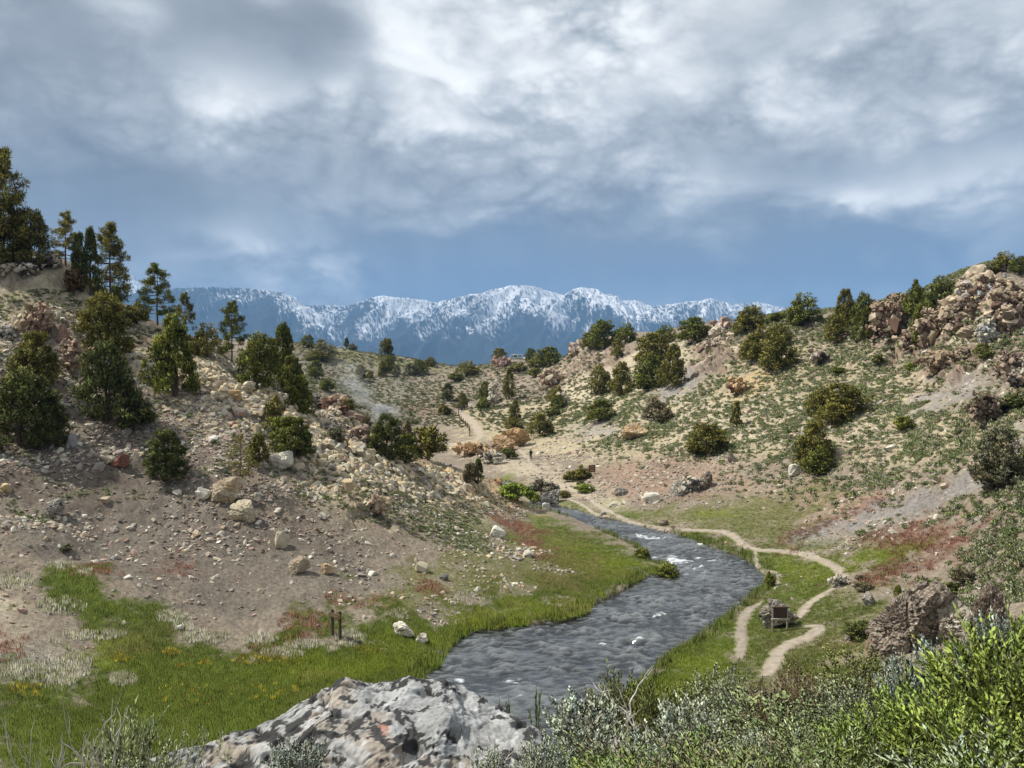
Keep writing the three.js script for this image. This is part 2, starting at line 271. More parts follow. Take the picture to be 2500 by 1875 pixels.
crag(0.6, [[1090, 1095], [1250, 1060], [1300, 1075], [1260, 1100], [1150, 1125]]);
crag(0.5, [[1640, 1180], [1750, 1160], [1760, 1200], [1660, 1220]]);
crag(0.5, [[1180, 900], [1260, 900], [1270, 940], [1200, 950]]);
// paths first, so that everything after lies on the smoothed ground
function path(width, list) { const s = shape(gpts(list), false); s.w = width; return s; }
const TRAILS = [
  path(0.95, [[1500, 1255], [1540, 1275], [1600, 1290], [1700, 1296], [1760, 1298], [1790, 1308], [1815, 1330], [1845, 1343], [1905, 1345], [1960, 1352], [2010, 1368], [2045, 1390], [2060, 1410], [2050, 1428], [2010, 1452], [1970, 1480], [1950, 1510]]),
  path(1.25, [[1965, 1530], [2000, 1530], [1990, 1548], [1940, 1565], [1905, 1590], [1890, 1620], [1870, 1650]]),
  path(0.65, [[1845, 1343], [1845, 1365], [1862, 1390], [1895, 1400], [1900, 1420], [1890, 1440]]),
  path(0.95, [[1860, 1470], [1825, 1495], [1810, 1530], [1812, 1570], [1805, 1610]]),
  path(0.94, [[1250, 1080], [1290, 1120], [1305, 1145], [1330, 1155], [1385, 1152], [1410, 1160]]),
  path(1.87, [[1095, 1090], [1140, 1082], [1170, 1070], [1165, 1045], [1140, 1020], [1123, 1003], [1150, 985]]),
  path(0.86, [[1365, 1180], [1400, 1195], [1435, 1215], [1470, 1240], [1500, 1255]]),
  path(0.65, [[1390, 1218], [1430, 1238], [1450, 1252], [1490, 1262]]),
];
PATHS.push(...TRAILS);

// ---------------------------------------------------------------- soils and plant cover, by zone
const C = {
  gravel: [0.235, 0.195, 0.15], grey: [0.175, 0.15, 0.122], dark: [0.14, 0.105, 0.082], cream: [0.37, 0.315, 0.21], pale: [0.46, 0.40, 0.29], ochre: [0.44, 0.32, 0.165], scree: [0.23, 0.218, 0.21], pink: [0.29, 0.205, 0.15], red: [0.175, 0.095, 0.068], crag: [0.27, 0.205, 0.15], basin: [0.20, 0.18, 0.14],
  grass: [0.095, 0.125, 0.022], bright: [0.155, 0.18, 0.032], olive: [0.145, 0.145, 0.06], duff: [0.115, 0.085, 0.06], white: [0.55, 0.5, 0.4], straw: [0.30, 0.20, 0.10], silver: [0.30, 0.29, 0.25],
};
const ZONES = [];
const zone = (kind, soft, list, amount = 1, col = kind) => ZONES.push({ kind, soft, amount, col: C[col], ...shape(gpts(list)) });
// left side
zone('cream', 5, [[0, 640], [150, 650], [300, 750], [520, 870], [690, 965], [800, 1010], [1000, 1105], [1250, 1205], [1345, 1245], [1200, 1290], [1000, 1240], [850, 1250], [700, 1120], [560, 1060], [420, 960], [280, 850], [100, 800], [0, 850]]);
zone('grey', 5, [[0, 940], [300, 1010], [480, 1100], [640, 1230], [800, 1300], [950, 1390], [1050, 1440], [900, 1480], [700, 1500], [400, 1490], [200, 1390], [0, 1380]]);
zone('dark', 4, [[0, 1060], [200, 1080], [300, 1180], [200, 1240], [60, 1200]], 0.6);
zone('dark', 4, [[500, 1100], [700, 1180], [780, 1300], [640, 1300], [500, 1220]], 0.45);
zone('ochre', 3, [[960, 1090], [1150, 1170], [1250, 1205], [1335, 1240], [1290, 1255], [1180, 1230], [1080, 1190], [980, 1140]]);
zone('olive', 4, [[780, 1060], [900, 1110], [1020, 1170], [1180, 1250], [1080, 1240], [940, 1170], [820, 1110]], 0.6);
zone('olive', 5, [[980, 1420], [1150, 1330], [1250, 1290], [1400, 1300], [1500, 1360], [1560, 1400], [1400, 1440], [1200, 1480], [980, 1500], [850, 1490]], 0.9);
zone('grass', 3, [[1180, 1290], [1280, 1245], [1360, 1270], [1480, 1320], [1580, 1370], [1590, 1410], [1450, 1470], [1280, 1500], [1140, 1520], [1100, 1480], [1280, 1430], [1360, 1390], [1300, 1340]], 0.85);
zone('bright', 2, [[1330, 1300], [1430, 1330], [1560, 1375], [1560, 1400], [1440, 1410], [1380, 1370]], 0.8);
zone('bright', 2.5, [[1120, 1510], [1250, 1470], [1400, 1460], [1520, 1430], [1440, 1490], [1330, 1520], [1160, 1540]], 0.8);
zone('red', 2.4, [[1190, 1255], [1260, 1262], [1330, 1300], [1300, 1320], [1230, 1290]], 0.8);
zone('red', 1.6, [[1270, 1320], [1320, 1315], [1340, 1350], [1310, 1370]], 0.75);
zone('red', 1.4, [[1040, 1420], [1100, 1428], [1080, 1448], [1040, 1440]], 0.7);
zone('red', 2, [[640, 1580], [700, 1545], [780, 1515], [805, 1540], [720, 1570], [650, 1592]], 0.9);
zone('red', 1.6, [[180, 1385], [230, 1375], [275, 1400], [240, 1415]], 0.7);
zone('red', 2, [[370, 1370], [440, 1350], [500, 1380], [430, 1410]], 0.35);
zone('red', 1.6, [[800, 1455], [900, 1460], [930, 1480], [830, 1490]], 0.45);
zone('red', 1.6, [[0, 1560], [25, 1575], [20, 1625], [0, 1640]], 0.6);
zone('grass', 3, [[70, 1395], [220, 1400], [330, 1470], [470, 1570], [600, 1600], [760, 1560], [830, 1500], [930, 1500], [1000, 1530], [1120, 1540], [1085, 1600], [1050, 1700], [900, 1875], [0, 1875], [0, 1660], [160, 1660], [300, 1600], [260, 1540], [170, 1500]]);
zone('bright', 2, [[180, 1570], [290, 1570], [330, 1610], [240, 1640]], 0.8);
zone('bright', 2.5, [[640, 1600], [800, 1600], [960, 1560], [1080, 1560], [1050, 1610], [900, 1650], [700, 1650]], 0.55);
zone('olive', 3, [[300, 1510], [420, 1540], [560, 1590], [420, 1610], [300, 1580]], 0.6);
zone('straw', 2, [[180, 1720], [265, 1720], [265, 1760], [200, 1780]], 0.6);
zone('straw', 2, [[60, 1760], [170, 1750], [190, 1790], [80, 1800]], 0.4);
zone('straw', 0.8, [[862, 1528], [905, 1535], [905, 1548], [880, 1540]], 0.8);
zone('silver', 2, [[0, 1600], [160, 1590], [220, 1640], [160, 1680], [0, 1670]], 0.55);
zone('silver', 1.5, [[830, 1540], [880, 1540], [870, 1570], [840, 1578]], 0.6);
zone('pale', 2, [[0, 1460], [40, 1480], [60, 1520], [0, 1560]], 0.7);
zone('pale', 0.7, [[930, 1570], [975, 1575], [960, 1585], [935, 1580]], 0.8); zone('pale', 0.6, [[1060, 1520], [1160, 1512], [1150, 1522], [1070, 1528]], 0.7);
// right side
zone('cream', 8, [[1100, 1010], [1250, 980], [1500, 900], [1700, 850], [2000, 830], [2300, 860], [2500, 950], [2500, 1130], [2250, 1130], [2000, 1130], [1750, 1130], [1500, 1130], [1300, 1110], [1180, 1080]]);
zone('pale', 4, [[1380, 930], [1500, 880], [1650, 830], [1720, 860], [1560, 960], [1450, 1000], [1380, 990]], 0.8);
zone('pale', 6, [[1560, 1000], [1800, 960], [2000, 970], [2100, 1040], [1900, 1080], [1700, 1080]], 0.55);
zone('scree', 6, [[1590, 960], [1680, 890], [1760, 865], [1760, 900], [1680, 950], [1610, 990]], 0.9);
zone('scree', 6, [[1400, 1040], [1500, 1020], [1520, 1050], [1430, 1070]], 0.7);
zone('scree', 6, [[2300, 910], [2400, 900], [2460, 960], [2340, 1000], [2240, 1000]], 0.8);
zone('ochre', 3, [[1780, 940], [1860, 900], [1920, 920], [1860, 960], [1800, 980]], 0.7);
zone('gravel', 5, [[1480, 1180], [1700, 1130], [1950, 1120], [2200, 1180], [2500, 1290], [2500, 1450], [2300, 1420], [2100, 1390], [2000, 1270], [1700, 1240], [1500, 1230]]);
zone('pink', 5, [[1420, 1160], [1560, 1115], [1680, 1110], [1760, 1150], [1850, 1190], [1700, 1210], [1560, 1225], [1470, 1210]], 0.9);
zone('pink', 5, [[1850, 1190], [2050, 1170], [2160, 1190], [2160, 1230], [1960, 1290], [1900, 1270]], 0.8);
zone('grass', 6, [[1500, 1250], [1640, 1240], [1800, 1225], [1950, 1220], [2000, 1280], [2060, 1330], [2200, 1340], [2200, 1370], [2080, 1400], [2150, 1480], [2100, 1560], [2080, 1640], [1900, 1660], [1700, 1720], [1500, 1740], [1640, 1600], [1760, 1520], [1890, 1420], [1780, 1340], [1650, 1300]], 0.85, 'olive');
zone('olive', 5, [[1660, 1250], [1800, 1210], [1960, 1200], [1960, 1260], [1850, 1300], [1700, 1290]], 0.5);
zone('grass', 3, [[1700, 1300], [1800, 1345], [1900, 1345], [2040, 1400], [1990, 1460], [1850, 1520], [1800, 1640], [1600, 1700], [1540, 1690], [1700, 1570], [1870, 1430], [1830, 1370]], 0.8);
zone('grass', 1.5, [[1350, 1225], [1420, 1225], [1480, 1270], [1600, 1292], [1640, 1310], [1560, 1290], [1420, 1255]], 0.85);
zone('grass', 1.5, [[1440, 1225], [1510, 1215], [1520, 1240], [1460, 1248]], 0.7); zone('grass', 1.2, [[1500, 1250], [1560, 1250], [1565, 1270], [1510, 1268]], 0.8);
zone('bright', 2, [[2030, 1370], [2120, 1335], [2280, 1325], [2230, 1350], [2100, 1385], [2060, 1395]], 0.9);
zone('bright', 2, [[1900, 1360], [2000, 1380], [2030, 1410], [1960, 1430], [1900, 1400]], 0.7);
zone('grass', 2, [[1480, 1760], [1560, 1668], [1650, 1592], [1760, 1515], [1800, 1600], [1760, 1700], [1600, 1780]], 0.8);
zone('bright', 2, [[1640, 1640], [1760, 1580], [1790, 1600], [1700, 1690], [1600, 1710]], 0.6);
zone('bright', 1.5, [[1715, 1250], [1790, 1240], [1780, 1260], [1720, 1262]], 0.7);
zone('dark', 3, [[2050, 1520], [2130, 1460], [2160, 1560], [2080, 1640], [1960, 1640]], 0.45, 'olive');
zone('red', 3, [[2120, 1310], [2260, 1270], [2370, 1310], [2330, 1350], [2160, 1330]], 0.85); zone('red', 3, [[2060, 1420], [2200, 1370], [2340, 1360], [2250, 1410], [2120, 1430]], 0.75);
zone('red', 2, [[1900, 1315], [1960, 1285], [2050, 1255], [2150, 1215], [2160, 1228], [2060, 1275], [1960, 1310], [1930, 1345]], 0.8);
zone('scree', 3, [[1935, 1325], [1960, 1300], [2060, 1265], [2180, 1225], [2330, 1165], [2420, 1120], [2490, 1050], [2500, 1110], [2420, 1170], [2300, 1220], [2200, 1270], [2100, 1300], [1990, 1325]], 0.8);
zone('gravel', 2, [[2100, 1545], [2170, 1560], [2120, 1600], [2060, 1570]], 0.6, 'pink');
// the river flat upstream and the far basin
zone('pale', 4, [[1090, 1095], [1200, 1080], [1300, 1130], [1420, 1170], [1520, 1230], [1480, 1250], [1380, 1210], [1280, 1170], [1180, 1130]], 0.7);
zone('grass', 1.5, [[1205, 1168], [1245, 1160], [1270, 1180], [1230, 1185]], 0.9, 'bright');
zone('pale', 3, [[1080, 1085], [1140, 1075], [1150, 1090], [1100, 1100]], 0.9);
zone('basin', 10, [[640, 850], [860, 870], [1000, 890], [1050, 960], [1000, 1000], [850, 1010], [700, 960]], 0.9);
zone('olive', 12, [[700, 845], [860, 855], [1100, 890], [1080, 910], [900, 890], [760, 880]], 0.65);
zone('pink', 8, [[980, 990], [1060, 985], [1090, 1010], [1030, 1020]], 0.7);
const NAMED = {};
for (const z of ZONES) (NAMED[z.kind] ??= []).push(z);
function weightIn(z, x, z2, jit) {
  const m = z.soft * 1.2; if (!near(z, x, z2, m)) return 0;
  return z.amount * smooth(z.soft * 0.6, -z.soft * 0.6, z.sd(x, z2) + jit * z.soft * 1.1);
}
const jitter = (x, z) => fbm2(x * 0.35 + 4, z * 0.35, 3) * 1.5 + noise2(x * 1.9, z * 1.9) * 0.35;
function cover(kinds, x, z) { let w = 0; const j = jitter(x, z); for (const k of kinds) for (const q of NAMED[k] ?? []) w = Math.max(w, weightIn(q, x, z, j)); return w; }
const tmp = [0, 0, 0];
function soilAt(x, z, r) {
  const base = r < 24 ? C.duff : C.gravel; tmp[0] = base[0]; tmp[1] = base[1]; tmp[2] = base[2];
  if (r < 32) { const t = smooth(32, 18, r + noise2(x * 0.5, z * 0.5) * 4); for (let k = 0; k < 3; k++) tmp[k] = lerp(C.gravel[k], C.duff[k], t); }
  if (r > 26 && r < 460) { const j = jitter(x, z); for (const q of ZONES) { const w = weightIn(q, x, z, j); if (w > 0.002) for (let k = 0; k < 3; k++) tmp[k] = lerp(tmp[k], q.col[k], w); } }
  for (const q of CRAGS) if (near(q, x, z, 3)) { const w = q.k * smooth(2, -2, q.sd(x, z) + noise2(x * 0.4, z * 0.4) * 2); if (w > 0.01) { const v = smooth(-0.1, 0.15, fbm2(x * 0.35 + 9, z * 0.35, 3)), t = smooth(0.1, 0.3, fbm2(x * 0.5 + 40, z * 0.5, 3)); for (let k = 0; k < 3; k++) tmp[k] = lerp(tmp[k], lerp(lerp(C.crag[k], C.dark[k] * 1.25, v), C.pale[k], t), w); } }
  return tmp;
}

// ---------------------------------------------------------------- the ground: one sheet, finest where the slopes are seen
{
  const A = [], D = [0];
  for (let i = 0; i <= 800; i++) A.push(-40 + 80 * i / 800);
  for (let a = 46; a < 319; a += 8) A.push(a); A.push(319.9 - 0.001);
  const run = (a, b, n) => { for (let i = 1; i <= n; i++) D.push(a * Math.pow(b / a, i / n)); };
  D[0] = 0.6; run(0.6, 4, 10); run(4, 30, 70); run(30, 110, 400); run(110, 260, 200); run(260, 460, 70); run(460, 14000, 26);
  const nA = A.length, nD = D.length, pos = new Float32Array(nA * nD * 3), col = new Float32Array(nA * nD * 3), uv = new Float32Array(nA * nD * 2), idx = [];
  let k = 0;
  for (let j = 0; j < nD; j++) for (let i = 0; i < nA; i++, k++) {
    const a = A[i] * Math.PI / 180, x = Math.sin(a) * D[j], z = -Math.cos(a) * D[j], r = D[j];
    const h = r > 700 ? -12 - 30 * smooth(700, 6000, r) + fbm2(x * 0.002, z * 0.002, 3) * 8 : heightAt(x, z);
    pos[k * 3] = x; pos[k * 3 + 1] = h; pos[k * 3 + 2] = z; uv[k * 2] = x; uv[k * 2 + 1] = z;
    const c = soilAt(x, z, r), s = 1 + 0.30 * fbm2(x * 0.09, z * 0.09 + 50, 3) + 0.34 * fbm2(x * 1.1 + 7, z * 1.1, 3) + 0.5 * noise2(x * 4.7, z * 4.7) * smooth(400, 60, r);
    const wet = near(RIVER, x, z, 1) && h < waterLevel(z) + 0.12 ? 0.35 : 1;
    for (let q = 0; q < 3; q++) col[k * 3 + q] = Math.max(0.01, c[q] * s * wet);
  }
  for (let j = 0; j < nD - 1; j++) for (let i = 0; i < nA; i++) { const i2 = (i + 1) % nA, a = j * nA + i, b = j * nA + i2, c = a + nA, d = b + nA; idx.push(a, b, c, b, d, c); }
  const g = new THREE.BufferGeometry();
  g.setAttribute('position', new THREE.BufferAttribute(pos, 3)); g.setAttribute('color', new THREE.BufferAttribute(col, 3)); g.setAttribute('uv', new THREE.BufferAttribute(uv, 2));
  g.setIndex(new THREE.BufferAttribute(new Uint32Array(idx), 1)); g.computeVertexNormals();
  const bump = noiseTexture(512, (u, v) => 0.5 + 0.5 * (noise2(u * 24, v * 24) * 0.5 + noise2(u * 61 + 3, v * 61) * 0.5 + noise2(u * 128, v * 128 + 9) * 0.4), 0.35, 0.35);
  structure('ground', g, WHITE(0.97, { bumpMap: bump, bumpScale: 0.08 }));
}

// ---------------------------------------------------------------- trodden paths, thin sheets laid on the ground
{
  const mat = WHITE(0.97);
  TRAILS.forEach((t, n) => {
    const curve = new THREE.CatmullRomCurve3(t.X.map((x, i) => new THREE.Vector3(x, 0, t.Z[i]))), L = curve.getLength(), N = Math.ceil(L / 0.3), K = 7, pos = [], col = [], idx = [];
    for (let i = 0; i <= N; i++) {
      const p = curve.getPointAt(i / N), g = curve.getTangentAt(i / N), nx = -g.z, nz = g.x, end = Math.min(1, Math.min(i, N - i) / 6);
      for (let j = 0; j < K; j++) {
        const s = (j / (K - 1) - 0.5) * t.w * (0.35 + 0.65 * end) * (1 + 0.6 * noise2(i * 0.11 + n * 9, j > 3 ? 4 : 1) + 0.55 * noise2(i * 0.55 + n, j > 3 ? 14 : 11) + 0.15 * noise2(i * 0.5, j)), x = p.x + nx * s, z = p.z + nz * s;
        pos.push(x, heightAt(x, z) + 0.035 - 0.05 * (j === 0 || j === K - 1), z);
        const c = (n === 3 ? 0.85 : n > 3 ? 1.15 : 1) * (0.92 + 0.25 * noise2(x * 2, z * 2) + 0.2 * noise2(x * 7, z * 7)); const rim = clamp(Math.abs(j / (K - 1) - 0.5) * 2.6 - 0.55 + 0.5 * noise2(x * 1.7, z * 1.7)), so = soilAt(x, z, Math.hypot(x, z)); col.push(lerp(0.32 * c, so[0], rim), lerp(0.275 * c, so[1], rim), lerp(0.22 * c, so[2], rim));
        if (i < N && j < K - 1) { const a = i * K + j; idx.push(a, a + 1, a + K, a + 1, a + K + 1, a + K); }
      }
    }
    const g = new THREE.BufferGeometry(); g.setAttribute('position', new THREE.Float32BufferAttribute(pos, 3)); g.setAttribute('color', new THREE.Float32BufferAttribute(col, 3)); g.setIndex(idx); g.computeVertexNormals();
    structure(numbered('dirt_path'), g, mat);
  });
}

// ---------------------------------------------------------------- the river
{
  const sx = 0.2, sz = 0.13, [x0, x1, z0, z1] = RIVER.box, nx = Math.ceil((x1 - x0) / sx) + 1, nz = Math.ceil((z1 - z0) / sz) + 1, id = new Int32Array(nx * nz).fill(-1), pos = [], col = [], uv = [], idx = [];
  const FOAM = [[1658, 1373, 5, 1.1], [1640, 1368, 3, 1], [1590, 1316, 4, 1], [1565, 1312, 3, 0.9], [1600, 1362, 3, 0.6], [1710, 1365, 3, 0.7], [1740, 1372, 2, 0.8], [1600, 1505, 3, 0.6], [1625, 1500, 2, 0.6], [1120, 1665, 2, 1], [1255, 1665, 2, 0.9], [1350, 1270, 3, 0.7], [1480, 1300, 3, 0.5], [1680, 1430, 3, 0.4], [1380, 1560, 3, 0.3], [1700, 1345, 3, 0.5]]
    .map(([a, b, r, k]) => [...onWater(a, b), r * 0.15, k]);
  for (let j = 0; j < nz; j++) for (let i = 0; i < nx; i++) {
    const x = x0 + i * sx, z = z0 + j * sz; if (RIVER.sd(x, z) > 0.5) continue;
    const warp = noise2(x * 0.3, z * 0.3) * 1.6 + noise2(x * 0.9, z * 0.7) * 0.5, f = 0.35 + 0.65 * smooth(0.2, 1.8, -RIVER.sd(x, z));
    const big = ridge2(x * 0.42 + warp, z * 1.25 + warp, 2), mid = noise2(x * 1.3 + 4, z * 3.1 + warp), small = noise2(x * 3.1, z * 6.3);
    const lumps = noise2(x * 0.16 + 6, z * 0.22);
    const swell = ridge2(x * 0.19 + warp * 0.7 + 3, z * 0.62 + warp, 2);
    const lively = 0.45 + 1.1 * smooth(-0.25, 0.35, noise2(x * 0.33 + 40, z * 0.45));     // calm tongues between the riffles
    const h = f * (swell * 0.12 + (big * 0.12 + mid * 0.15 + small * 0.075) * lively + lumps * 0.06);
    let foam = 0; for (const q of FOAM) { const dx = (x - q[0]) / q[2] / 1.7, dz = (z - q[1]) / q[2]; const r = dx * dx + dz * dz; if (r < 4) foam += q[3] * Math.exp(-r) * (0.75 + 1.4 * noise2(x * 2.6, z * 4)); }
    foam += Math.max(0, mid + big * 0.5 + lumps * 0.7 - 0.92) * 1.6; foam = smooth(0.42, 0.75, foam + 0.25 * noise2(x * 5, z * 6));
    id[j * nx + i] = pos.length / 3; pos.push(x, waterLevel(z) + h + foam * 0.03, z); uv.push(x, z);
    const air = 0.011 + 0.115 * (0.55 + 0.45 * lively) * Math.pow(smooth(-0.05, 0.85, swell * 0.55 + big * 0.55 + mid * 0.8 + small * 0.5 + lumps * 0.5), 1.5); col.push(lerp(air * 0.93, 0.62, foam), lerp(air, 0.66, foam), lerp(air * 1.03, 0.68, foam));
  }
  for (let j = 0; j < nz - 1; j++) for (let i = 0; i < nx - 1; i++) { const a = id[j * nx + i], b = id[j * nx + i + 1], c = id[(j + 1) * nx + i], d = id[(j + 1) * nx + i + 1]; if (a >= 0 && b >= 0 && c >= 0 && d >= 0) idx.push(a, c, b, b, c, d); }
  const g = new THREE.BufferGeometry(); g.setAttribute('position', new THREE.Float32BufferAttribute(pos, 3)); g.setAttribute('color', new THREE.Float32BufferAttribute(col, 3)); g.setAttribute('uv', new THREE.Float32BufferAttribute(uv, 2)); g.setIndex(idx); g.computeVertexNormals();
  const bump = noiseTexture(256, (u, v) => 0.5 + 0.5 * (noise2(u * 8, v * 16) + noise2(u * 20 + 5, v * 34) * 0.5), 0.5, 0.5);
  structure('river', g, WHITE(0.07, { ior: 1.75, bumpMap: bump, bumpScale: 0.03 }));
}

// ---------------------------------------------------------------- snowy mountains, about ten kilometres off
{
  const R = [];
  const ridge = (list) => { const p = list.map(([x, y, d]) => at(x, y, d * 1000)); for (let i = 0; i < p.length - 1; i++) R.push([p[i].x, p[i].y, p[i].z, p[i + 1].x, p[i + 1].y, p[i + 1].z]); };
  ridge([[-150, 720, 11.6], [120, 690, 11.4], [240, 640, 11.3], [311, 669, 11.2], [355, 700, 11.2], [440, 740, 11]]);
  ridge([[250, 730, 9.2], [360, 700, 9.2], [420, 697, 9.2], [530, 696, 9.2], [620, 698, 9.2], [680, 706, 9.2], [715, 720, 9.15], [742, 742, 9.1], [790, 790, 8.8], [850, 850, 8.4]]);
  ridge([[742, 741, 10], [780, 738, 10], [865, 735, 10], [905, 724, 10], [935, 718, 10], [1000, 722, 10], [1060, 733, 10], [1120, 722, 10], [1180, 711, 10], [1215, 698, 10.1], [1250, 692, 10.1], [1290, 694, 10.1], [1330, 703, 10.1], [1372, 713, 10.1], [1395, 700, 10], [1430, 698, 10], [1457, 696, 10], [1482, 713, 10], [1510, 729, 10], [1535, 727, 10],
    [1560, 728, 10], [1600, 743, 10], [1625, 737, 10], [1670, 735, 10], [1730, 723, 10], [1770, 733, 10], [1792, 741, 10], [1830, 734, 10.6], [1850, 731, 10.6], [1880, 738, 10.6], [1910, 744, 10.6], [1950, 757, 10.6], [2010, 760, 10.6], [2100, 775, 10.6], [2300, 790, 11]]);
  ridge([[1180, 711, 10], [1100, 745, 9.5], [1020, 780, 9.0], [950, 815, 8.5], [880, 850, 8]]);              // long spurs
  ridge([[1250, 692, 10.1], [1190, 740, 9.5], [1128, 776, 8.9], [1090, 800, 8.5], [1010, 850, 8]]); ridge([[1128, 777, 8.9], [1175, 815, 8.4], [1225, 862, 8]]);
  ridge([[1290, 694, 10.1], [1300, 740, 9.6], [1330, 790, 9.1], [1300, 850, 8.5]]);
  ridge([[1395, 700, 10], [1340, 745, 9.5], [1270, 800, 9], [1215, 840, 8.5]]); ridge([[1430, 698, 10], [1420, 760, 9.4], [1400, 810, 8.9], [1350, 860, 8.4]]);
  ridge([[1457, 696, 10], [1500, 750, 9.5], [1540, 790, 9.1], [1580, 830, 8.7]]); ridge([[1535, 727, 10], [1550, 760, 9.6], [1560, 800, 9.2]]);
  ridge([[1730, 723, 10], [1660, 765, 9.5], [1580, 800, 9], [1520, 830, 8.6]]); ridge([[1730, 723, 10], [1740, 770, 9.4], [1700, 810, 9]]); ridge([[1770, 733, 10], [1830, 770, 9.5], [1880, 800, 9]]);
  ridge([[935, 718, 10], [900, 760, 9.5], [850, 800, 9.0]]); ridge([[1000, 722, 10], [960, 765, 9.6], [930, 790, 9.3]]); ridge([[1060, 733, 10], [1030, 760, 9.7]]); ridge([[620, 698, 9.2], [600, 780, 8.6], [560, 850, 8]]); ridge([[480, 696, 9.2], [470, 780, 8.6], [440, 850, 8]]); ridge([[690, 708, 9.2], [690, 780, 8.7], [680, 840, 8.2]]);
  ridge([[1850, 731, 10.6], [1860, 770, 10], [1840, 800, 9.6]]); ridge([[1910, 744, 10.6], [1940, 790, 10]]);
  const NA = 940, ND = 220, pos = new Float32Array(NA * ND * 3), col = new Float32Array(NA * ND * 3), idx = [], rr = rng(5);
  let k = 0;
  for (let j = 0; j < ND; j++) for (let i = 0; i < NA; i++, k++) {
    const a = (-38 + 72 * i / (NA - 1)) * Math.PI / 180, d = 6600 + 5600 * j / (ND - 1), x = Math.tan(a) * d, z = -d;
    const wx = x + fbm2(x * 0.0011, z * 0.0011, 3) * 330, wz = z + fbm2(x * 0.0011 + 9, z * 0.0011 + 30, 3) * 330;
    let h = -60, away = 999;
    for (const s of R) {
      const ex = s[3] - s[0], ez = s[5] - s[2], l = ex * ex + ez * ez, t0 = ((wx - s[0]) * ex + (wz - s[2]) * ez) / l, t = clamp(t0), bx = wx - s[0] - ex * t, bz = wz - s[2] - ez * t, dd = Math.sqrt(bx * bx + bz * bz);
      const v = lerp(s[1], s[4], t) - dd * 0.68 - 30 * smooth(0, 160, dd); if (v > h) { h = v; away = dd; }
    }
    const low = smooth(-40, 200, h) * (0.25 + 0.75 * smooth(30, 300, away));
    h += (ridge2(x * 0.0022, z * 0.0022, 4) - 0.35) * 120 * low + fbm2(x * 0.008, z * 0.008, 3) * 26 * low;
    pos[k * 3] = x; pos[k * 3 + 1] = h - 40 * (1 - low); pos[k * 3 + 2] = z;
  }
  for (let j = 0; j < ND - 1; j++) for (let i = 0; i < NA - 1; i++) { const a = j * NA + i, b = a + 1, c = a + NA, d = c + 1; idx.push(a, b, c, b, d, c); }
  const g = new THREE.BufferGeometry(); g.setAttribute('position', new THREE.BufferAttribute(pos, 3)); g.setIndex(idx); g.computeVertexNormals();
  const N = g.attributes.normal, AVG = new Float32Array(NA * ND * 2);
  for (let j = 0; j < ND; j++) for (let i = 0; i < NA; i++) { let sx = 0, sy = 0, n = 0; for (let q = -4; q <= 4; q += 2) for (let m = -8; m <= 8; m += 4) { const a = i + m, c = j + q; if (a < 0 || c < 0 || a >= NA || c >= ND) continue; sx += N.getX(c * NA + a); sy += N.getY(c * NA + a); n++; } AVG[(j * NA + i) * 2] = sx / n; AVG[(j * NA + i) * 2 + 1] = sy / n; }
  for (k = 0; k < NA * ND; k++) {
    const x = pos[k * 3], h = pos[k * 3 + 1], z = pos[k * 3 + 2], mesa = smooth(-2300, -2900, x);
    let p = lerp(0.06, -0.12, mesa) + lerp(0.72, 0.56, mesa) * smooth(lerp(200, 420, mesa), lerp(980, 1150, mesa), h + fbm2(x * 0.0016, z * 0.0016, 3) * 260);
    const east = AVG[k * 2];                                  // snow lies on the faces turned from the morning sun and thins in the forest below
    p += 0.95 * east * smooth(60, 420, h) + (AVG[k * 2 + 1] - 0.8) * 0.2 - 0.12 * smooth(330, 60, h + fbm2(x * 0.002, z * 0.002, 2) * 200) + fbm2(x * 0.005, z * 0.003, 3) * 0.28;
    const speck = 0.16 + 0.78 * (rr() * 0.8 + 0.2 * (0.5 + noise2(x * 0.02, h * 0.02))), snow = smooth(speck - 0.17, speck + 0.17, Math.min(p, 0.74)), f = 0.8 + 0.5 * rr();
    col[k * 3] = lerp(0.022 * f, 0.70, snow); col[k * 3 + 1] = lerp(0.030 * f, 0.72, snow); col[k * 3 + 2] = lerp(0.032 * f, 0.75, snow);
  }
  g.setAttribute('color', new THREE.BufferAttribute(col, 3));
  structure('mountains', g, WHITE(1));
}

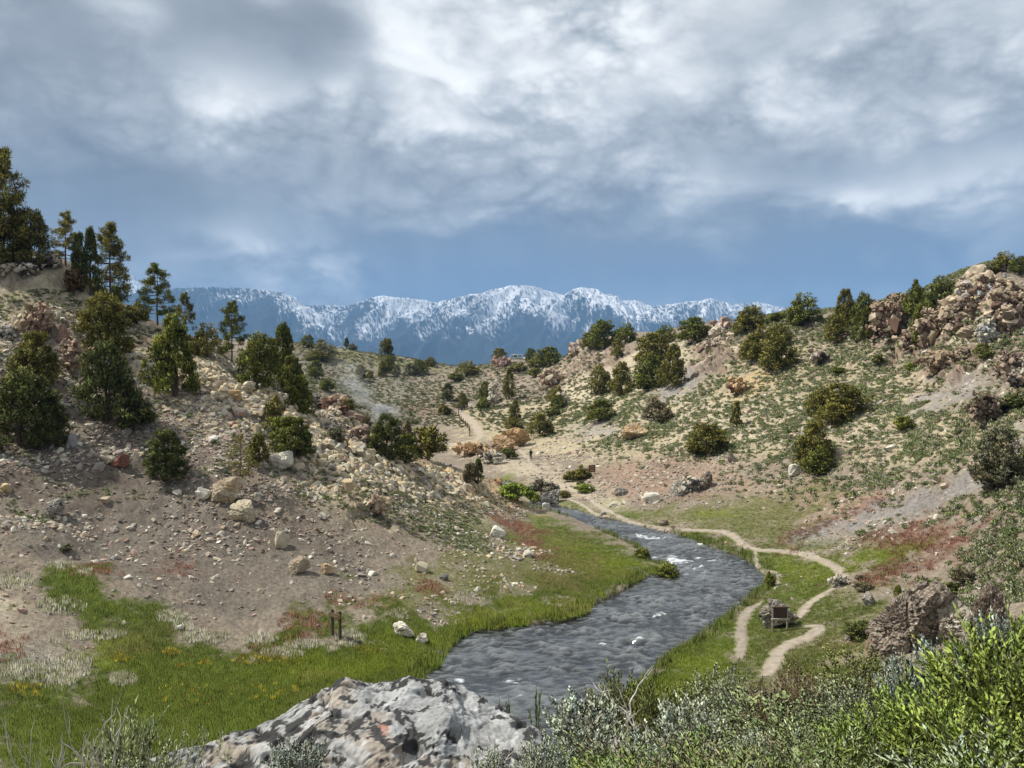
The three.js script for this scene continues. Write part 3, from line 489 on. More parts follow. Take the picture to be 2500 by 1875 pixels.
// ---------------------------------------------------------------- rock shapes
function rockShape(seed, detail, { planes = 14, rough = 0.05, freq = 2.5, size = [1, 0.8, 0.85], blocks = 0, crease = 0.45, sink = 0 } = {}) {
  const r = rng(seed), g = mergeVertices(new THREE.IcosahedronGeometry(1, detail).deleteAttribute('uv').deleteAttribute('normal'), 1e-5), P = g.attributes.position, v = new THREE.Vector3(), pl = [];
  for (let i = 0; i < planes; i++) { const n = new THREE.Vector3(r() * 2 - 1, r() * 2 - 1, r() * 2 - 1).normalize(); n.y *= 0.8; n.normalize(); pl.push([n, 0.46 + r() * 0.32]); }
  const o = r() * 50;
  for (let i = 0; i < P.count; i++) {
    v.fromBufferAttribute(P, i).normalize(); let d = 1.08;
    for (const [n, k] of pl) { const c = v.dot(n); if (c > 0.05) d = Math.min(d, k / c); }
    d += rough * fbm3(v.x * freq + o, v.y * freq, v.z * freq, 4) * 2;
    if (blocks) {                                            // joints and weathered ribs
      const k = 0.7 + 0.25 * blocks, wx = v.x + 0.25 * noise3(v.x * 2 + o, v.y * 2, v.z * 2), w = worley3(wx * k + o, v.y * k * 1.5, v.z * k);
      d += (w.id - 0.5) * 0.10 - 0.10 * (1 - smooth(0, 0.09, w.f2 - w.f1));
      d += (0.30 - Math.abs(noise3(wx * 3.1 + o, v.y * 4.2, v.z * 3.1))) * 0.13 + (0.25 - Math.abs(noise3(v.x * 7 + o, v.y * 9, v.z * 7))) * 0.075 + noise3(v.x * 17 + o, v.y * 19, v.z * 17) * 0.045 + noise3(v.x * 34 + o, v.y * 36, v.z * 34) * 0.018;
    }
    P.setXYZ(i, v.x * d * size[0], v.y * d * size[1] - sink, v.z * d * size[2]);
  }
  if (detail < 3) { const f = g.toNonIndexed(); f.computeVertexNormals(); return f; }
  return toCreasedNormals(g, crease);
}
// a small stone: the hull of a few random points, so that its faces are flat and its edges sharp
function shard(seed, n = 11, size = [1, 0.7, 0.8]) {
  const r = rng(seed), pts = [];
  for (let i = 0; i < n; i++) { const v = new THREE.Vector3(r() * 2 - 1, r() * 2 - 1, r() * 2 - 1), m = Math.max(Math.abs(v.x), Math.abs(v.y), Math.abs(v.z)), l = v.length(); v.multiplyScalar(lerp(1 / l, 0.8 / m, 0.6) * (0.85 + 0.2 * r())); pts.push(new THREE.Vector3(v.x * size[0], v.y * size[1], v.z * size[2])); }
  const g = new ConvexGeometry(pts); g.computeVertexNormals(); return g;
}
function tintRock(g, seed, base, vary, patches = []) {       // patches: [colour, frequency, threshold]
  const P = g.attributes.position, col = new Float32Array(P.count * 3), o = seed * 3.7, N = g.attributes.normal;
  for (let i = 0; i < P.count; i++) {
    const x = P.getX(i), y = P.getY(i), z = P.getZ(i), s = 1 + vary * (fbm3(x * 1.6 + o, y * 1.6, z * 1.6, 4) * 1.6 + 0.5 * noise3(x * 9 + o, y * 9, z * 9)); let c = base;
    const out = [c[0] * s, c[1] * s, c[2] * s];
    for (const [pc, f, t, soft = 0.08] of patches) { const w = smooth(t, t + soft, fbm3(x * f + o + 30, y * f, z * f, 5)); for (let k = 0; k < 3; k++) out[k] = lerp(out[k], pc[k] * (0.8 + 0.2 * s), w); }
    for (let k = 0; k < 3; k++) col[i * 3 + k] = clamp(out[k], 0.012, 0.85);
  }
  g.setAttribute('color', new THREE.BufferAttribute(col, 3)); return g;
}
const rockBump = noiseTexture(256, (u, v) => 0.5 + 0.5 * (noise2(u * 12, v * 12) * 0.7 + noise2(u * 37, v * 37) * 0.5), 1, 1);
const ROCKM = WHITE(0.95), looseMats = [];
// a single stone or outcrop: where it stands in the photograph, its width and height there
function boulder(name, label, category, px, py, wpx, hpx, opt = {}) {
  const p = ground(px, py, opt.d), d = -p.z, w = wpx * d / F, h = hpx * d / F;
  const chips = () => { const s = opt.seed ?? Math.round(px * 7 + py), q = rng(s), l = [shard(s, 30, [1, 0.9, 0.9])]; for (let i = 0; i < 3; i++) l.push(shard(s + i + 1, 9, [0.5, 0.4, 0.45]).translate((q() - 0.5) * 1.1, -0.2 + (q() - 0.5) * 0.7, 0.35 + 0.4 * q())); const m = mergeGeometries(l.map((e) => { e.deleteAttribute('uv'); return e.index ? e.toNonIndexed() : e; })); return m; };
  const g = !opt.blocks ? chips() : rockShape(opt.seed ?? Math.round(px * 7 + py), opt.detail ?? 5, { planes: opt.planes ?? 13, rough: opt.rough ?? 0.06, blocks: opt.blocks ?? 0, freq: opt.freq ?? 2.5, size: [1, 1, 1] });
  g.scale(w / 2 / 0.86, h / 2 / 0.8 * 1.15, (opt.deep ?? 0.8) * w / 2); g.rotateZ(opt.tilt ?? 0); g.rotateY(opt.turn ?? 0); g.computeVertexNormals(); if (opt.smoothed) { /* keeps soft faces */ }
  tintRock(g, px, opt.col ?? [0.40, 0.35, 0.27], opt.vary ?? 0.35, opt.patches ?? []);
  const o = new THREE.Mesh(g, ROCKM); o.name = numbered(name); o.castShadow = o.receiveShadow = true; o.position.set(p.x, p.y + h * (opt.lift ?? 0.36), p.z - (opt.back ?? 0)); scene.add(o); tag(o, label, category, opt.group); return o;
}
// a crag of many angular blocks heaped about a core: one thing
const BLOCKS = [];
function outcrop(label, category, px, py, wpx, hpx, opt = {}) {
  while (BLOCKS.length < 9) BLOCKS.push(shard(300 + BLOCKS.length, 10 + BLOCKS.length % 5, [1, 0.85, 0.9]));
  const p = ground(px, py, opt.d), d = -p.z, m = d / F, w = wpx * m, h = hpx * m, r = rng(Math.round(px * 13 + py)), geos = [], col = opt.col ?? K.cream, seed = px, M = new THREE.Matrix4(), E = new THREE.Euler(), Q = new THREE.Quaternion();
  const n = Math.round(clamp(wpx * hpx / 26, 44, opt.most ?? 420)), tilt = (opt.tilt ?? 0), top = dir(px, py - hpx)[1] * d, core = rockShape(Math.round(px), 6, { planes: 12, rough: 0.09, blocks: 1.6 });
  const put = (g, x, y, z, sx, sy, sz, ex, ey, ez, tint) => {
    const q = g.clone(); q.deleteAttribute('uv'); q.applyMatrix4(M.compose(new THREE.Vector3(x, y, z), Q.setFromEuler(E.set(ex, ey, ez)), new THREE.Vector3(sx, sy, sz)));
    const P = q.attributes.position, c = new Float32Array(P.count * 3);
    for (let i = 0; i < P.count; i++) { const k = 1 + 0.35 * noise3(P.getX(i) * 1.3 + seed, P.getY(i) * 1.7, P.getZ(i) * 1.3) + 0.6 * noise3(P.getX(i) * 5, P.getY(i) * 6 + seed, P.getZ(i) * 5); for (let j = 0; j < 3; j++) c[i * 3 + j] = clamp(tint[j] * k, 0.015, 0.8); }
    q.setAttribute('color', new THREE.BufferAttribute(c, 3)); geos.push(q);
  };
  const tintAt = (x, y, z) => { let c = col; for (const [pc, f, t] of opt.patches ?? []) if (fbm3(x * f * 0.35 + seed, y * f * 0.35, z * f * 0.35, 3) > t * 0.8 + (r() - 0.5) * 0.16) c = pc; const k = 0.84 + 0.3 * r(); return [c[0] * k, c[1] * k, c[2] * k]; };
  put(core, 0, h * 0.26, -w * 0.12, w * 0.32, h * 0.36, w * 0.24, 0, r() * 6, tilt * 0.6, col);
  const size = Math.sqrt(w * h / n) * (opt.chunk ?? 1.3), dip = (r() - 0.5) * 0.8 + tilt, face = r() * 6.28;
  for (let i = 0; i < n; i++) {
    const a = r() * 6.28, rag = 0.72 + 0.75 * Math.abs(noise2(a * 1.1 + seed, 5)) + 0.3 * noise2(a * 3 + seed, 8), q = Math.sqrt(r()), ux = Math.cos(a) * q * rag, uy = Math.sin(a) * q * rag, x0 = px + ux * wpx * 0.5, y0 = py - hpx * 0.46 + (uy * 0.5 - ux * Math.tan(tilt) * 0.35) * hpx;
    const dd = d + (r() - 0.5) * w * 0.35 - Math.sqrt(Math.max(0, 1 - q * q)) * w * 0.14, P = at(x0, y0, dd), g = heightAt(P.x, P.z), y = Math.max(P.y, g), s = (i < 9 ? Math.sqrt(w * h) * (0.13 + 0.11 * r()) : i < n * 0.3 ? size * (1.1 + 0.9 * r()) : size * (0.35 + 0.6 * r())) * (1 - 0.3 * q) * (y > P.y + 0.3 ? 0.8 : 1);
    if (y > top + s * 0.2 || y > g + h * 1.3) continue;
    put(BLOCKS[Math.floor(r() * 9)], P.x - p.x, y - p.y, P.z - p.z, s * (0.7 + 0.6 * r()), s * (0.6 + 0.8 * r()), s * (0.6 + 0.5 * r()), (r() - 0.5) * 0.9, face + (r() < 0.3 ? r() * 6.28 : (r() - 0.5) * 0.8), dip + (r() - 0.5) * 0.9, tintAt(P.x, y, P.z));
  }
  const flat = geos.map((g) => g.index ? g.toNonIndexed() : g), geo = mergeGeometries(flat);
  const o = new THREE.Mesh(geo, ROCKM); o.name = numbered('rock_outcrop'); o.castShadow = o.receiveShadow = true; o.position.copy(p); scene.add(o); return tag(o, label, category, opt.group);
}
const K = { cream: [0.44, 0.385, 0.28], white: [0.56, 0.53, 0.45], tan: [0.40, 0.29, 0.18], orange: [0.42, 0.27, 0.14], red: [0.22, 0.10, 0.075], rust: [0.31, 0.205, 0.145], grey: [0.27, 0.25, 0.22], dark: [0.17, 0.135, 0.105], brown: [0.22, 0.165, 0.12], pink: [0.38, 0.285, 0.22] };
const LICH = [[[0.05, 0.045, 0.04], 2.4, 0.12], [[0.5, 0.47, 0.38], 3.1, 0.16]], IRON = [[K.orange, 1.6, 0.02], [[0.14, 0.09, 0.07], 2.6, 0.2]];
const bs = (...a) => boulder('boulder', ...a), oc = (...a) => outcrop(...a);
// left talus
bs('large orange streaked boulder below the small lone pine', 'boulder', 555, 1222, 76, 62, { blocks: 1.1, detail: 16, planes: 16, rough: 0.03, col: [0.43, 0.36, 0.26], patches: [[[0.43, 0.31, 0.18], 1.4, 0.06, 0.2], [[0.3, 0.26, 0.2], 3, 0.15]], tilt: -0.35 });
bs('flat white slab lying under the orange streaked boulder', 'boulder', 602, 1270, 66, 44, { blocks: 1.1, detail: 14, planes: 15, rough: 0.03, col: K.cream, tilt: -0.55 });
bs('angular pale grey block left of the orange streaked boulder', 'boulder', 496, 1214, 36, 26, { col: K.white, planes: 8, tilt: -0.3 });
bs('dark red stone among grey stones on the left talus', 'boulder', 299, 1140, 44, 32, { blocks: 1.1, detail: 12, planes: 13, rough: 0.03, col: K.red });
bs('flat pale stone beside the dark red stone', 'boulder', 263, 1128, 34, 18, { col: K.cream });
bs('grey jagged boulder with dark underside on the lower left talus', 'boulder', 132, 1258, 56, 40, { col: K.grey, blocks: 2.2, detail: 12, patches: LICH });
bs('upright fluted pale stone right of the white slab', 'boulder', 686, 1335, 32, 42, { col: K.cream, planes: 9, turn: 0.5 });
bs('big white block at the foot of the spreading juniper', 'boulder', 690, 1140, 62, 48, { blocks: 1.2, detail: 14, planes: 14, rough: 0.03, col: K.white, tilt: -0.3 });
bs('tan leaning boulder with an overhanging right side on the spur', 'boulder', 855, 1205, 34, 44, { col: [0.46, 0.36, 0.22], planes: 9, tilt: 0.5 });
oc('broken brown outcrop in the middle of the spur slope', 'outcrop', 912, 1262, 66, 58, { col: [0.36, 0.27, 0.19], blocks: 2.4, detail: 20, patches: [[[0.2, 0.15, 0.1], 2, 0.1], [K.cream, 2.6, 0.12]], tilt: 0.4 });
bs('white boulder above the red patch on the grassy spur', 'boulder', 1216, 1312, 38, 28, { col: K.white, planes: 9, tilt: -0.5 });
bs('small white boulder below the red patch near the river', 'boulder', 1290, 1360, 30, 18, { col: K.white, tilt: -0.4 });
bs('long white boulder lying in the green meadow right of the wooden sign', 'boulder', 988, 1550, 58, 30, { col: [0.60, 0.57, 0.47], blocks: 1.7, detail: 14, patches: [[[0.1, 0.085, 0.07], 2.6, 0.22]], tilt: -0.25, lift: 0.25 });
bs('cracked grey white boulder touching the long white one in the meadow', 'boulder', 1030, 1568, 38, 32, { col: [0.50, 0.47, 0.40], blocks: 2.2, detail: 14, patches: [[[0.14, 0.12, 0.1], 2.6, 0.18]], tilt: -0.3, lift: 0.25 });
bs('pale striped stone low on the spur', 'boulder', 1030, 1396, 36, 26, { col: K.cream, planes: 8, tilt: -0.4 });
bs('dark grey pointed stone low on the spur', 'boulder', 1085, 1414, 22, 16, { col: [0.15, 0.15, 0.13], planes: 8 });
bs('tan tilted boulder beside a pale upright stone at mid talus', 'boulder', 728, 1398, 50, 38, { blocks: 1.2, detail: 12, planes: 14, rough: 0.03, col: [0.38, 0.31, 0.23], tilt: -0.5 });
bs('orange tan stone right of the tan boulder at mid talus', 'boulder', 800, 1398, 32, 24, { col: K.tan, blocks: 2, detail: 8 });
bs('white rounded stone on the brown slope above the sign', 'boulder', 788, 1265, 20, 17, { col: K.white });
bs('white stone just above the green meadow left of the sign', 'boulder', 439, 1536, 17, 13, { col: K.white, planes: 8 });
bs('yellowish stone at the left edge of the talus', 'boulder', 14, 1200, 26, 22, { col: [0.5, 0.4, 0.22] });
bs('blue grey slab standing by the big shaded pine', 'boulder', 176, 1090, 24, 34, { col: [0.3, 0.3, 0.3], planes: 8 });
bs('yellow brown bare block among cream rubble near the ridge', 'boulder', 575, 975, 34, 26, { col: [0.42, 0.29, 0.15], planes: 9 });
oc('tall rounded reddish outcrop high on the left slope', 'outcrop', 95, 815, 82, 90, { col: [0.38, 0.27, 0.19], blocks: 1.5, detail: 22, patches: [[[0.2, 0.13, 0.1], 2, 0.12], [K.cream, 2.6, 0.18]], d: 73, rough: 0.08 });
bs('brown rounded knob above the reddish outcrop', 'boulder', 98, 748, 34, 32, { col: K.rust, d: 75, blocks: 2, detail: 9 });
bs('dark reddish block right of the tall reddish outcrop', 'boulder', 155, 800, 34, 40, { col: [0.27, 0.17, 0.13], d: 73, blocks: 2, detail: 9 });
oc('tilted cracked tan slab outcrop below the tall reddish one', 'outcrop', 178, 900, 62, 78, { col: [0.42, 0.32, 0.23], blocks: 2.6, detail: 18, tilt: -0.5, patches: [[[0.22, 0.14, 0.1], 2.4, 0.14]], d: 70 });
oc('jumbled red brown outcrop on the spur crest left of the steam', 'outcrop', 815, 1040, 96, 78, { col: [0.40, 0.29, 0.205], blocks: 2.8, detail: 26, patches: [[[0.17, 0.1, 0.075], 2.2, 0.06], [K.cream, 2.8, 0.14]], d: 85, tilt: -0.3 });
bs('wedge of red rock topping the crest outcrop', 'boulder', 858, 1012, 58, 34, { col: K.rust, planes: 8, tilt: -0.35, d: 86 });
bs('round cream boulder capping the crest outcrop', 'boulder', 822, 988, 30, 20, { col: K.cream, d: 86 });
oc('dark fissured outcrop on the spur beside the gray green bush', 'outcrop', 880, 1122, 84, 74, { col: [0.33, 0.25, 0.19], blocks: 3, detail: 24, patches: [[[0.13, 0.09, 0.07], 2.2, 0.04], [K.pink, 2.8, 0.14]], d: 80, tilt: -0.5 });
oc('low brown outcrop on the spur crest before the dark bushes', 'outcrop', 958, 1145, 40, 34, { col: [0.32, 0.24, 0.18], blocks: 2.6, detail: 14, d: 83, patches: LICH });
oc('orange edged cliff block at the tip of the spur', 'outcrop', 1215, 1205, 38, 40, { col: [0.40, 0.24, 0.13], blocks: 2, detail: 14, d: 95, patches: IRON, tilt: -0.5 });
bs('pale slab on the spur tip above the river', 'boulder', 1278, 1228, 44, 26, { col: K.cream, planes: 8, tilt: -0.55, d: 96 });
oc('cream rubble outcrop on the ridge above the lone pine', 'outcrop', 600, 1010, 78, 48, { col: K.cream, blocks: 3.2, detail: 24, patches: [[[0.26, 0.2, 0.13], 2.4, 0.1]], d: 76, tilt: -0.4 });
oc('pale broken outcrop left of the spreading juniper', 'outcrop', 540, 990, 60, 40, { col: [0.45, 0.40, 0.30], blocks: 3, detail: 18, patches: [[[0.26, 0.2, 0.14], 2.4, 0.1]], d: 76 });
oc('grey weathered outcrop at the left edge of the upper slope', 'outcrop', 15, 830, 60, 36, { col: K.grey, blocks: 3, detail: 14, patches: LICH, d: 72 });
oc('pale rubble outcrop under the hilltop pines', 'outcrop', 120, 655, 78, 36, { col: [0.38, 0.33, 0.27], blocks: 3.4, detail: 18, patches: LICH, d: 82 });
oc('cream ledge outcrop on the ridge left of the bright green juniper', 'outcrop', 650, 1000, 70, 46, { col: [0.46, 0.38, 0.26], blocks: 3, d: 78, tilt: -0.4, patches: [[[0.28, 0.2, 0.13], 2.4, 0.1]] });
oc('ochre ledge outcrop below the jumbled red crest outcrop', 'outcrop', 770, 1095, 74, 44, { col: [0.45, 0.35, 0.22], blocks: 3, d: 76, tilt: -0.45, patches: [[[0.27, 0.19, 0.13], 2.4, 0.1]] });
oc('low cream outcrop right of the dark fissured outcrop', 'outcrop', 1000, 1165, 70, 34, { col: [0.46, 0.375, 0.245], blocks: 3, d: 84, tilt: -0.5, patches: IRON });
oc('golden ochre ledges near the tip of the spur', 'outcrop', 1095, 1195, 76, 34, { col: [0.47, 0.36, 0.20], blocks: 3, d: 88, tilt: -0.5, patches: IRON });
oc('pale broken ledge at the top of the talus below the light green juniper', 'outcrop', 490, 1010, 70, 36, { col: [0.42, 0.36, 0.27], blocks: 3, d: 72, tilt: -0.4, patches: [[[0.26, 0.19, 0.13], 2.4, 0.1]] });
oc('cream slab outcrop in the middle of the spur slope above the leaning boulder', 'outcrop', 800, 1165, 60, 36, { col: [0.46, 0.39, 0.27], blocks: 3, d: 70, tilt: -0.45 });
oc('grey tan rubble bank below the tallest hilltop pine', 'outcrop', 45, 672, 120, 36, { col: [0.36, 0.31, 0.24], blocks: 3, d: 80, patches: LICH });
// river flat
bs('large grey boulder at the head of the visible river', 'boulder', 1345, 1238, 56, 44, { col: [0.30, 0.28, 0.25], blocks: 2.4, detail: 18, patches: LICH, lift: 0.3, d: 100 });
bs('small white boulder at the water edge below the big grey boulder', 'boulder', 1334, 1257, 22, 20, { col: K.white, d: 94 });
bs('orange ledge of rock with a shaded face above the trail', 'boulder', 1262, 1085, 84, 44, { col: [0.44, 0.31, 0.17], blocks: 1.5, detail: 18, patches: IRON });
bs('lower orange ledge left of the shaded ledge', 'boulder', 1226, 1100, 60, 34, { col: [0.45, 0.33, 0.20], blocks: 2, detail: 14, patches: IRON });
oc('long row of orange rubble on the flat beyond the spur', 'outcrop', 1155, 1112, 96, 34, { col: [0.44, 0.32, 0.19], blocks: 3.4, detail: 22, patches: IRON });
oc('low grey ledge behind the dark bush on the spur tip', 'outcrop', 1200, 1130, 80, 26, { col: [0.42, 0.38, 0.30], blocks: 3, detail: 18, patches: LICH });
bs('tan boulder with a shadowed hollow in the sagebrush of the right slope', 'boulder', 1546, 1070, 62, 42, { col: [0.45, 0.36, 0.23], blocks: 1.8, detail: 16, patches: IRON });
oc('row of dark grey blocks above the right bank', 'outcrop', 1688, 1200, 74, 40, { col: K.grey, blocks: 3, detail: 22, patches: LICH });
bs('grey block at the left end of the dark rock row', 'boulder', 1662, 1208, 42, 34, { col: [0.29, 0.26, 0.23], blocks: 2, detail: 12, patches: LICH });
bs('dark block at the right end of the dark rock row', 'boulder', 1725, 1186, 44, 38, { col: K.dark, blocks: 2, detail: 12, patches: LICH });
bs('pale boulder below the dark rock row', 'boulder', 1592, 1226, 40, 28, { col: K.white });
bs('grey flat boulder near the fork of the far trails', 'boulder', 1515, 1208, 40, 22, { col: K.grey, blocks: 2, detail: 10, patches: LICH });
bs('stone in the trail junction by the river', 'boulder', 1473, 1257, 16, 10, { col: K.grey });
bs('white boulder on the small green mound', 'boulder', 1498, 1236, 18, 10, { col: K.white });
bs('white stone standing in the water at the right bank', 'boulder', 1710, 1338, 17, 13, { col: K.white });
bs('dark stone pile on the trail edge above the river bend', 'boulder', 1622, 1282, 24, 14, { col: K.dark, blocks: 2.4, detail: 9, patches: LICH });
bs('white angular stone below the olive juniper on the right slope', 'boulder', 1938, 1162, 30, 34, { col: K.white, planes: 8 });
bs('grey pointed stone on the pink slope', 'boulder', 1785, 1128, 24, 24, { col: [0.26, 0.22, 0.2], blocks: 2, detail: 9 });
bs('grey lichened boulder behind the information board', 'boulder', 1910, 1542, 112, 74, { col: [0.29, 0.265, 0.225], blocks: 2.0, detail: 30, patches: [[[0.05, 0.045, 0.04], 3.2, 0.12], [[0.48, 0.45, 0.36], 4, 0.16]], deep: 0.6, lift: 0.38, back: 1.1, rough: 0.06, planes: 18 });
oc('heap of grey stones where the trail bends right', 'outcrop', 2046, 1430, 52, 30, { col: [0.36, 0.33, 0.28], blocks: 3, detail: 16, patches: LICH });
bs('large brown lichened boulder on the right bank above the shrubs', 'boulder', 2215, 1580, 230, 150, { col: [0.165, 0.13, 0.10], blocks: 2.2, detail: 60, patches: [[[0.055, 0.045, 0.036], 4, 0.08], [[0.36, 0.33, 0.275], 9, 0.10]], rough: 0.09, lift: 0.33 });
bs('paler slab leaning on the right side of the large brown boulder', 'boulder', 2318, 1555, 110, 84, { col: [0.30, 0.265, 0.21], blocks: 2.4, detail: 24, patches: LICH, tilt: -0.4 });
bs('dark pointed boulder right of the large brown boulder', 'boulder', 2412, 1545, 100, 118, { col: [0.15, 0.112, 0.083], blocks: 2.2, detail: 40, patches: [[[0.055, 0.042, 0.034], 4, 0.08], [[0.33, 0.29, 0.24], 9, 0.13]], rough: 0.1 });
bs('small rough boulder left of the large brown boulder', 'boulder', 2122, 1478, 38, 34, { col: K.grey, blocks: 2.6, detail: 12, patches: LICH });
bs('low brown boulder at the foot of the round green bush', 'boulder', 2150, 1600, 74, 56, { col: K.brown, blocks: 2.4, detail: 18, patches: LICH });
bs('grey stone half buried left of the low brown boulder', 'boulder', 2082, 1562, 40, 22, { col: K.grey, blocks: 2.4, detail: 10, patches: LICH });
// right rim crags
oc('layered red outcrop with a cave at its foot on the right rim', 'outcrop', 2168, 838, 112, 118, { col: [0.37, 0.27, 0.195], blocks: 2.6, detail: 34, patches: [[[0.15, 0.095, 0.07], 2.2, 0.08], [[0.46, 0.38, 0.27], 2.8, 0.14]], d: 126, deep: 1, lift: 0.42 });
oc('red ledges at the top of the layered rim outcrop', 'outcrop', 2185, 752, 82, 34, { col: K.rust, blocks: 3, detail: 18, d: 128, patches: [[[0.46, 0.36, 0.26], 2.6, 0.1]] });
oc('big pale crag capped with grey and yellow rock on the right skyline', 'outcrop', 2390, 795, 150, 132, { col: [0.40, 0.33, 0.24], blocks: 3.2, detail: 44, patches: [[[0.36, 0.36, 0.34], 1.7, 0.13], [[0.2, 0.13, 0.1], 2.1, 0.14], [[0.5, 0.44, 0.28], 2.3, 0.2]], d: 110, deep: 1, lift: 0.38 });
oc('dark brown crag at the right edge of the rim', 'outcrop', 2475, 860, 130, 170, { col: [0.31, 0.24, 0.18], blocks: 3.4, detail: 44, patches: [[[0.12, 0.08, 0.06], 2.2, 0.06], [[0.44, 0.36, 0.25], 2.7, 0.15]], d: 98, deep: 1, lift: 0.4 });
oc('grey scar of bare rock in the middle of the right crag', 'outcrop', 2412, 850, 62, 88, { col: [0.36, 0.365, 0.355], blocks: 2.2, detail: 24, d: 97, patches: [[[0.46, 0.43, 0.34], 2.3, 0.14]], vary: 0.2 });
oc('tan fractured cliff below the big pale crag', 'outcrop', 2345, 830, 130, 110, { col: [0.37, 0.295, 0.215], blocks: 3, d: 108, patches: [[[0.17, 0.12, 0.09], 2.4, 0.07], [[0.45, 0.37, 0.26], 3, 0.14]] });
oc('tan crag just right of the big pale crag', 'outcrop', 2455, 765, 100, 90, { col: [0.39, 0.31, 0.22], blocks: 3, d: 105, patches: [[[0.18, 0.125, 0.095], 2.4, 0.08]] });
oc('pinkish tan crag at the lower end of the grove', 'outcrop', 2232, 860, 84, 70, { col: [0.37, 0.285, 0.21], blocks: 3, d: 118, patches: [[[0.17, 0.12, 0.09], 2.4, 0.08]] });
oc('broken tan ledges above the upper grey scree', 'outcrop', 2372, 905, 110, 60, { col: [0.36, 0.285, 0.205], blocks: 3, d: 100, patches: [[[0.17, 0.12, 0.09], 2.4, 0.08]] });
oc('brown crag foot at the right edge above the scree', 'outcrop', 2470, 930, 90, 80, { col: [0.31, 0.24, 0.175], blocks: 3, d: 84, patches: [[[0.14, 0.1, 0.08], 2.4, 0.08]] });
oc('rough brown crag between the red outcrop and the right skyline crag', 'outcrop', 2285, 850, 120, 110, { col: [0.35, 0.275, 0.20], blocks: 3.6, detail: 38, patches: [[[0.14, 0.095, 0.07], 2.4, 0.06], [[0.46, 0.37, 0.25], 3, 0.13]], d: 112, deep: 1 });
oc('brown rubble crag above the right sagebrush slope', 'outcrop', 2300, 920, 110, 74, { col: [0.37, 0.285, 0.19], blocks: 4, detail: 34, patches: [[[0.15, 0.1, 0.07], 2.6, 0.08]], d: 100 });
oc('dark craggy outcrop with a shaded left face low on the right slope', 'outcrop', 2405, 1035, 92, 84, { col: [0.29, 0.22, 0.165], blocks: 3, detail: 30, patches: [[[0.11, 0.08, 0.06], 2.2, 0.06]] });
oc('brown ledge outcrop at the right edge below the dark crag', 'outcrop', 2490, 965, 60, 90, { col: [0.32, 0.25, 0.19], blocks: 3, detail: 22, patches: LICH, d: 74 });
oc('pale crag with deep shadows below the rim junipers', 'outcrop', 1760, 890, 130, 76, { col: [0.43, 0.36, 0.28], blocks: 3.4, detail: 40, patches: [[[0.2, 0.14, 0.11], 2.3, 0.1]], d: 172, deep: 1 });
oc('brown upper crag on the rim left of the tall junipers', 'outcrop', 1770, 838, 96, 56, { col: [0.34, 0.255, 0.2], blocks: 3.4, detail: 30, patches: [[[0.16, 0.11, 0.09], 2.3, 0.1]], d: 178 });
oc('cream crag between the rim junipers above the tree clump', 'outcrop', 1680, 850, 56, 56, { col: [0.42, 0.355, 0.26], blocks: 3, detail: 24, patches: LICH, d: 190 });
oc('reddish rubble crag below the van', 'outcrop', 1345, 945, 66, 50, { col: [0.36, 0.25, 0.18], blocks: 3.6, detail: 26, patches: [[[0.16, 0.1, 0.08], 2.4, 0.08], [K.cream, 3, 0.14]] });
oc('brown crag of tilted blocks left of the van', 'outcrop', 1222, 905, 56, 40, { col: [0.29, 0.2, 0.155], blocks: 3.6, detail: 22, d: 320 });
oc('long pale rubble ridge below the rim trees', 'outcrop', 1425, 880, 110, 52, { col: [0.42, 0.34, 0.26], blocks: 4, detail: 34, patches: [[[0.2, 0.14, 0.1], 2.4, 0.1]], d: 258, tilt: 0.35 });
oc('pale knob on the rim at the end of the rubble ridge', 'outcrop', 1445, 852, 40, 24, { col: [0.42, 0.36, 0.28], blocks: 3, detail: 14, d: 256 });
oc('white rock face in the far gully beside the path', 'outcrop', 1205, 985, 34, 60, { col: [0.42, 0.38, 0.30], blocks: 2.6, detail: 18, d: 222 });
oc('pale outcrop in the far gully below the dark juniper', 'outcrop', 1372, 990, 40, 34, { col: K.cream, blocks: 3, detail: 16, patches: LICH });
oc('orange bare outcrop in the middle of the right slope', 'outcrop', 1800, 960, 60, 40, { col: [0.45, 0.31, 0.18], blocks: 3, detail: 20, patches: IRON, lift: 0.15 });
oc('low dark rubble below the rim on the right slope', 'outcrop', 2000, 890, 60, 40, { col: [0.27, 0.2, 0.16], blocks: 3.4, detail: 20, patches: LICH, lift: 0.2 });
oc('brown block outcrop beside the cave of the red outcrop', 'outcrop', 2068, 850, 34, 46, { col: [0.2, 0.145, 0.12], blocks: 2.4, detail: 14, d: 135 });
oc('brown dam of rubble in the far basin near the steam', 'outcrop', 905, 1035, 70, 40, { col: [0.33, 0.25, 0.19], blocks: 3.4, detail: 20, d: 120, patches: LICH });
oc('brown rubble bank below the pale flat in the far basin', 'outcrop', 1010, 1048, 110, 24, { col: [0.3, 0.22, 0.165], blocks: 4, detail: 22, d: 170 });

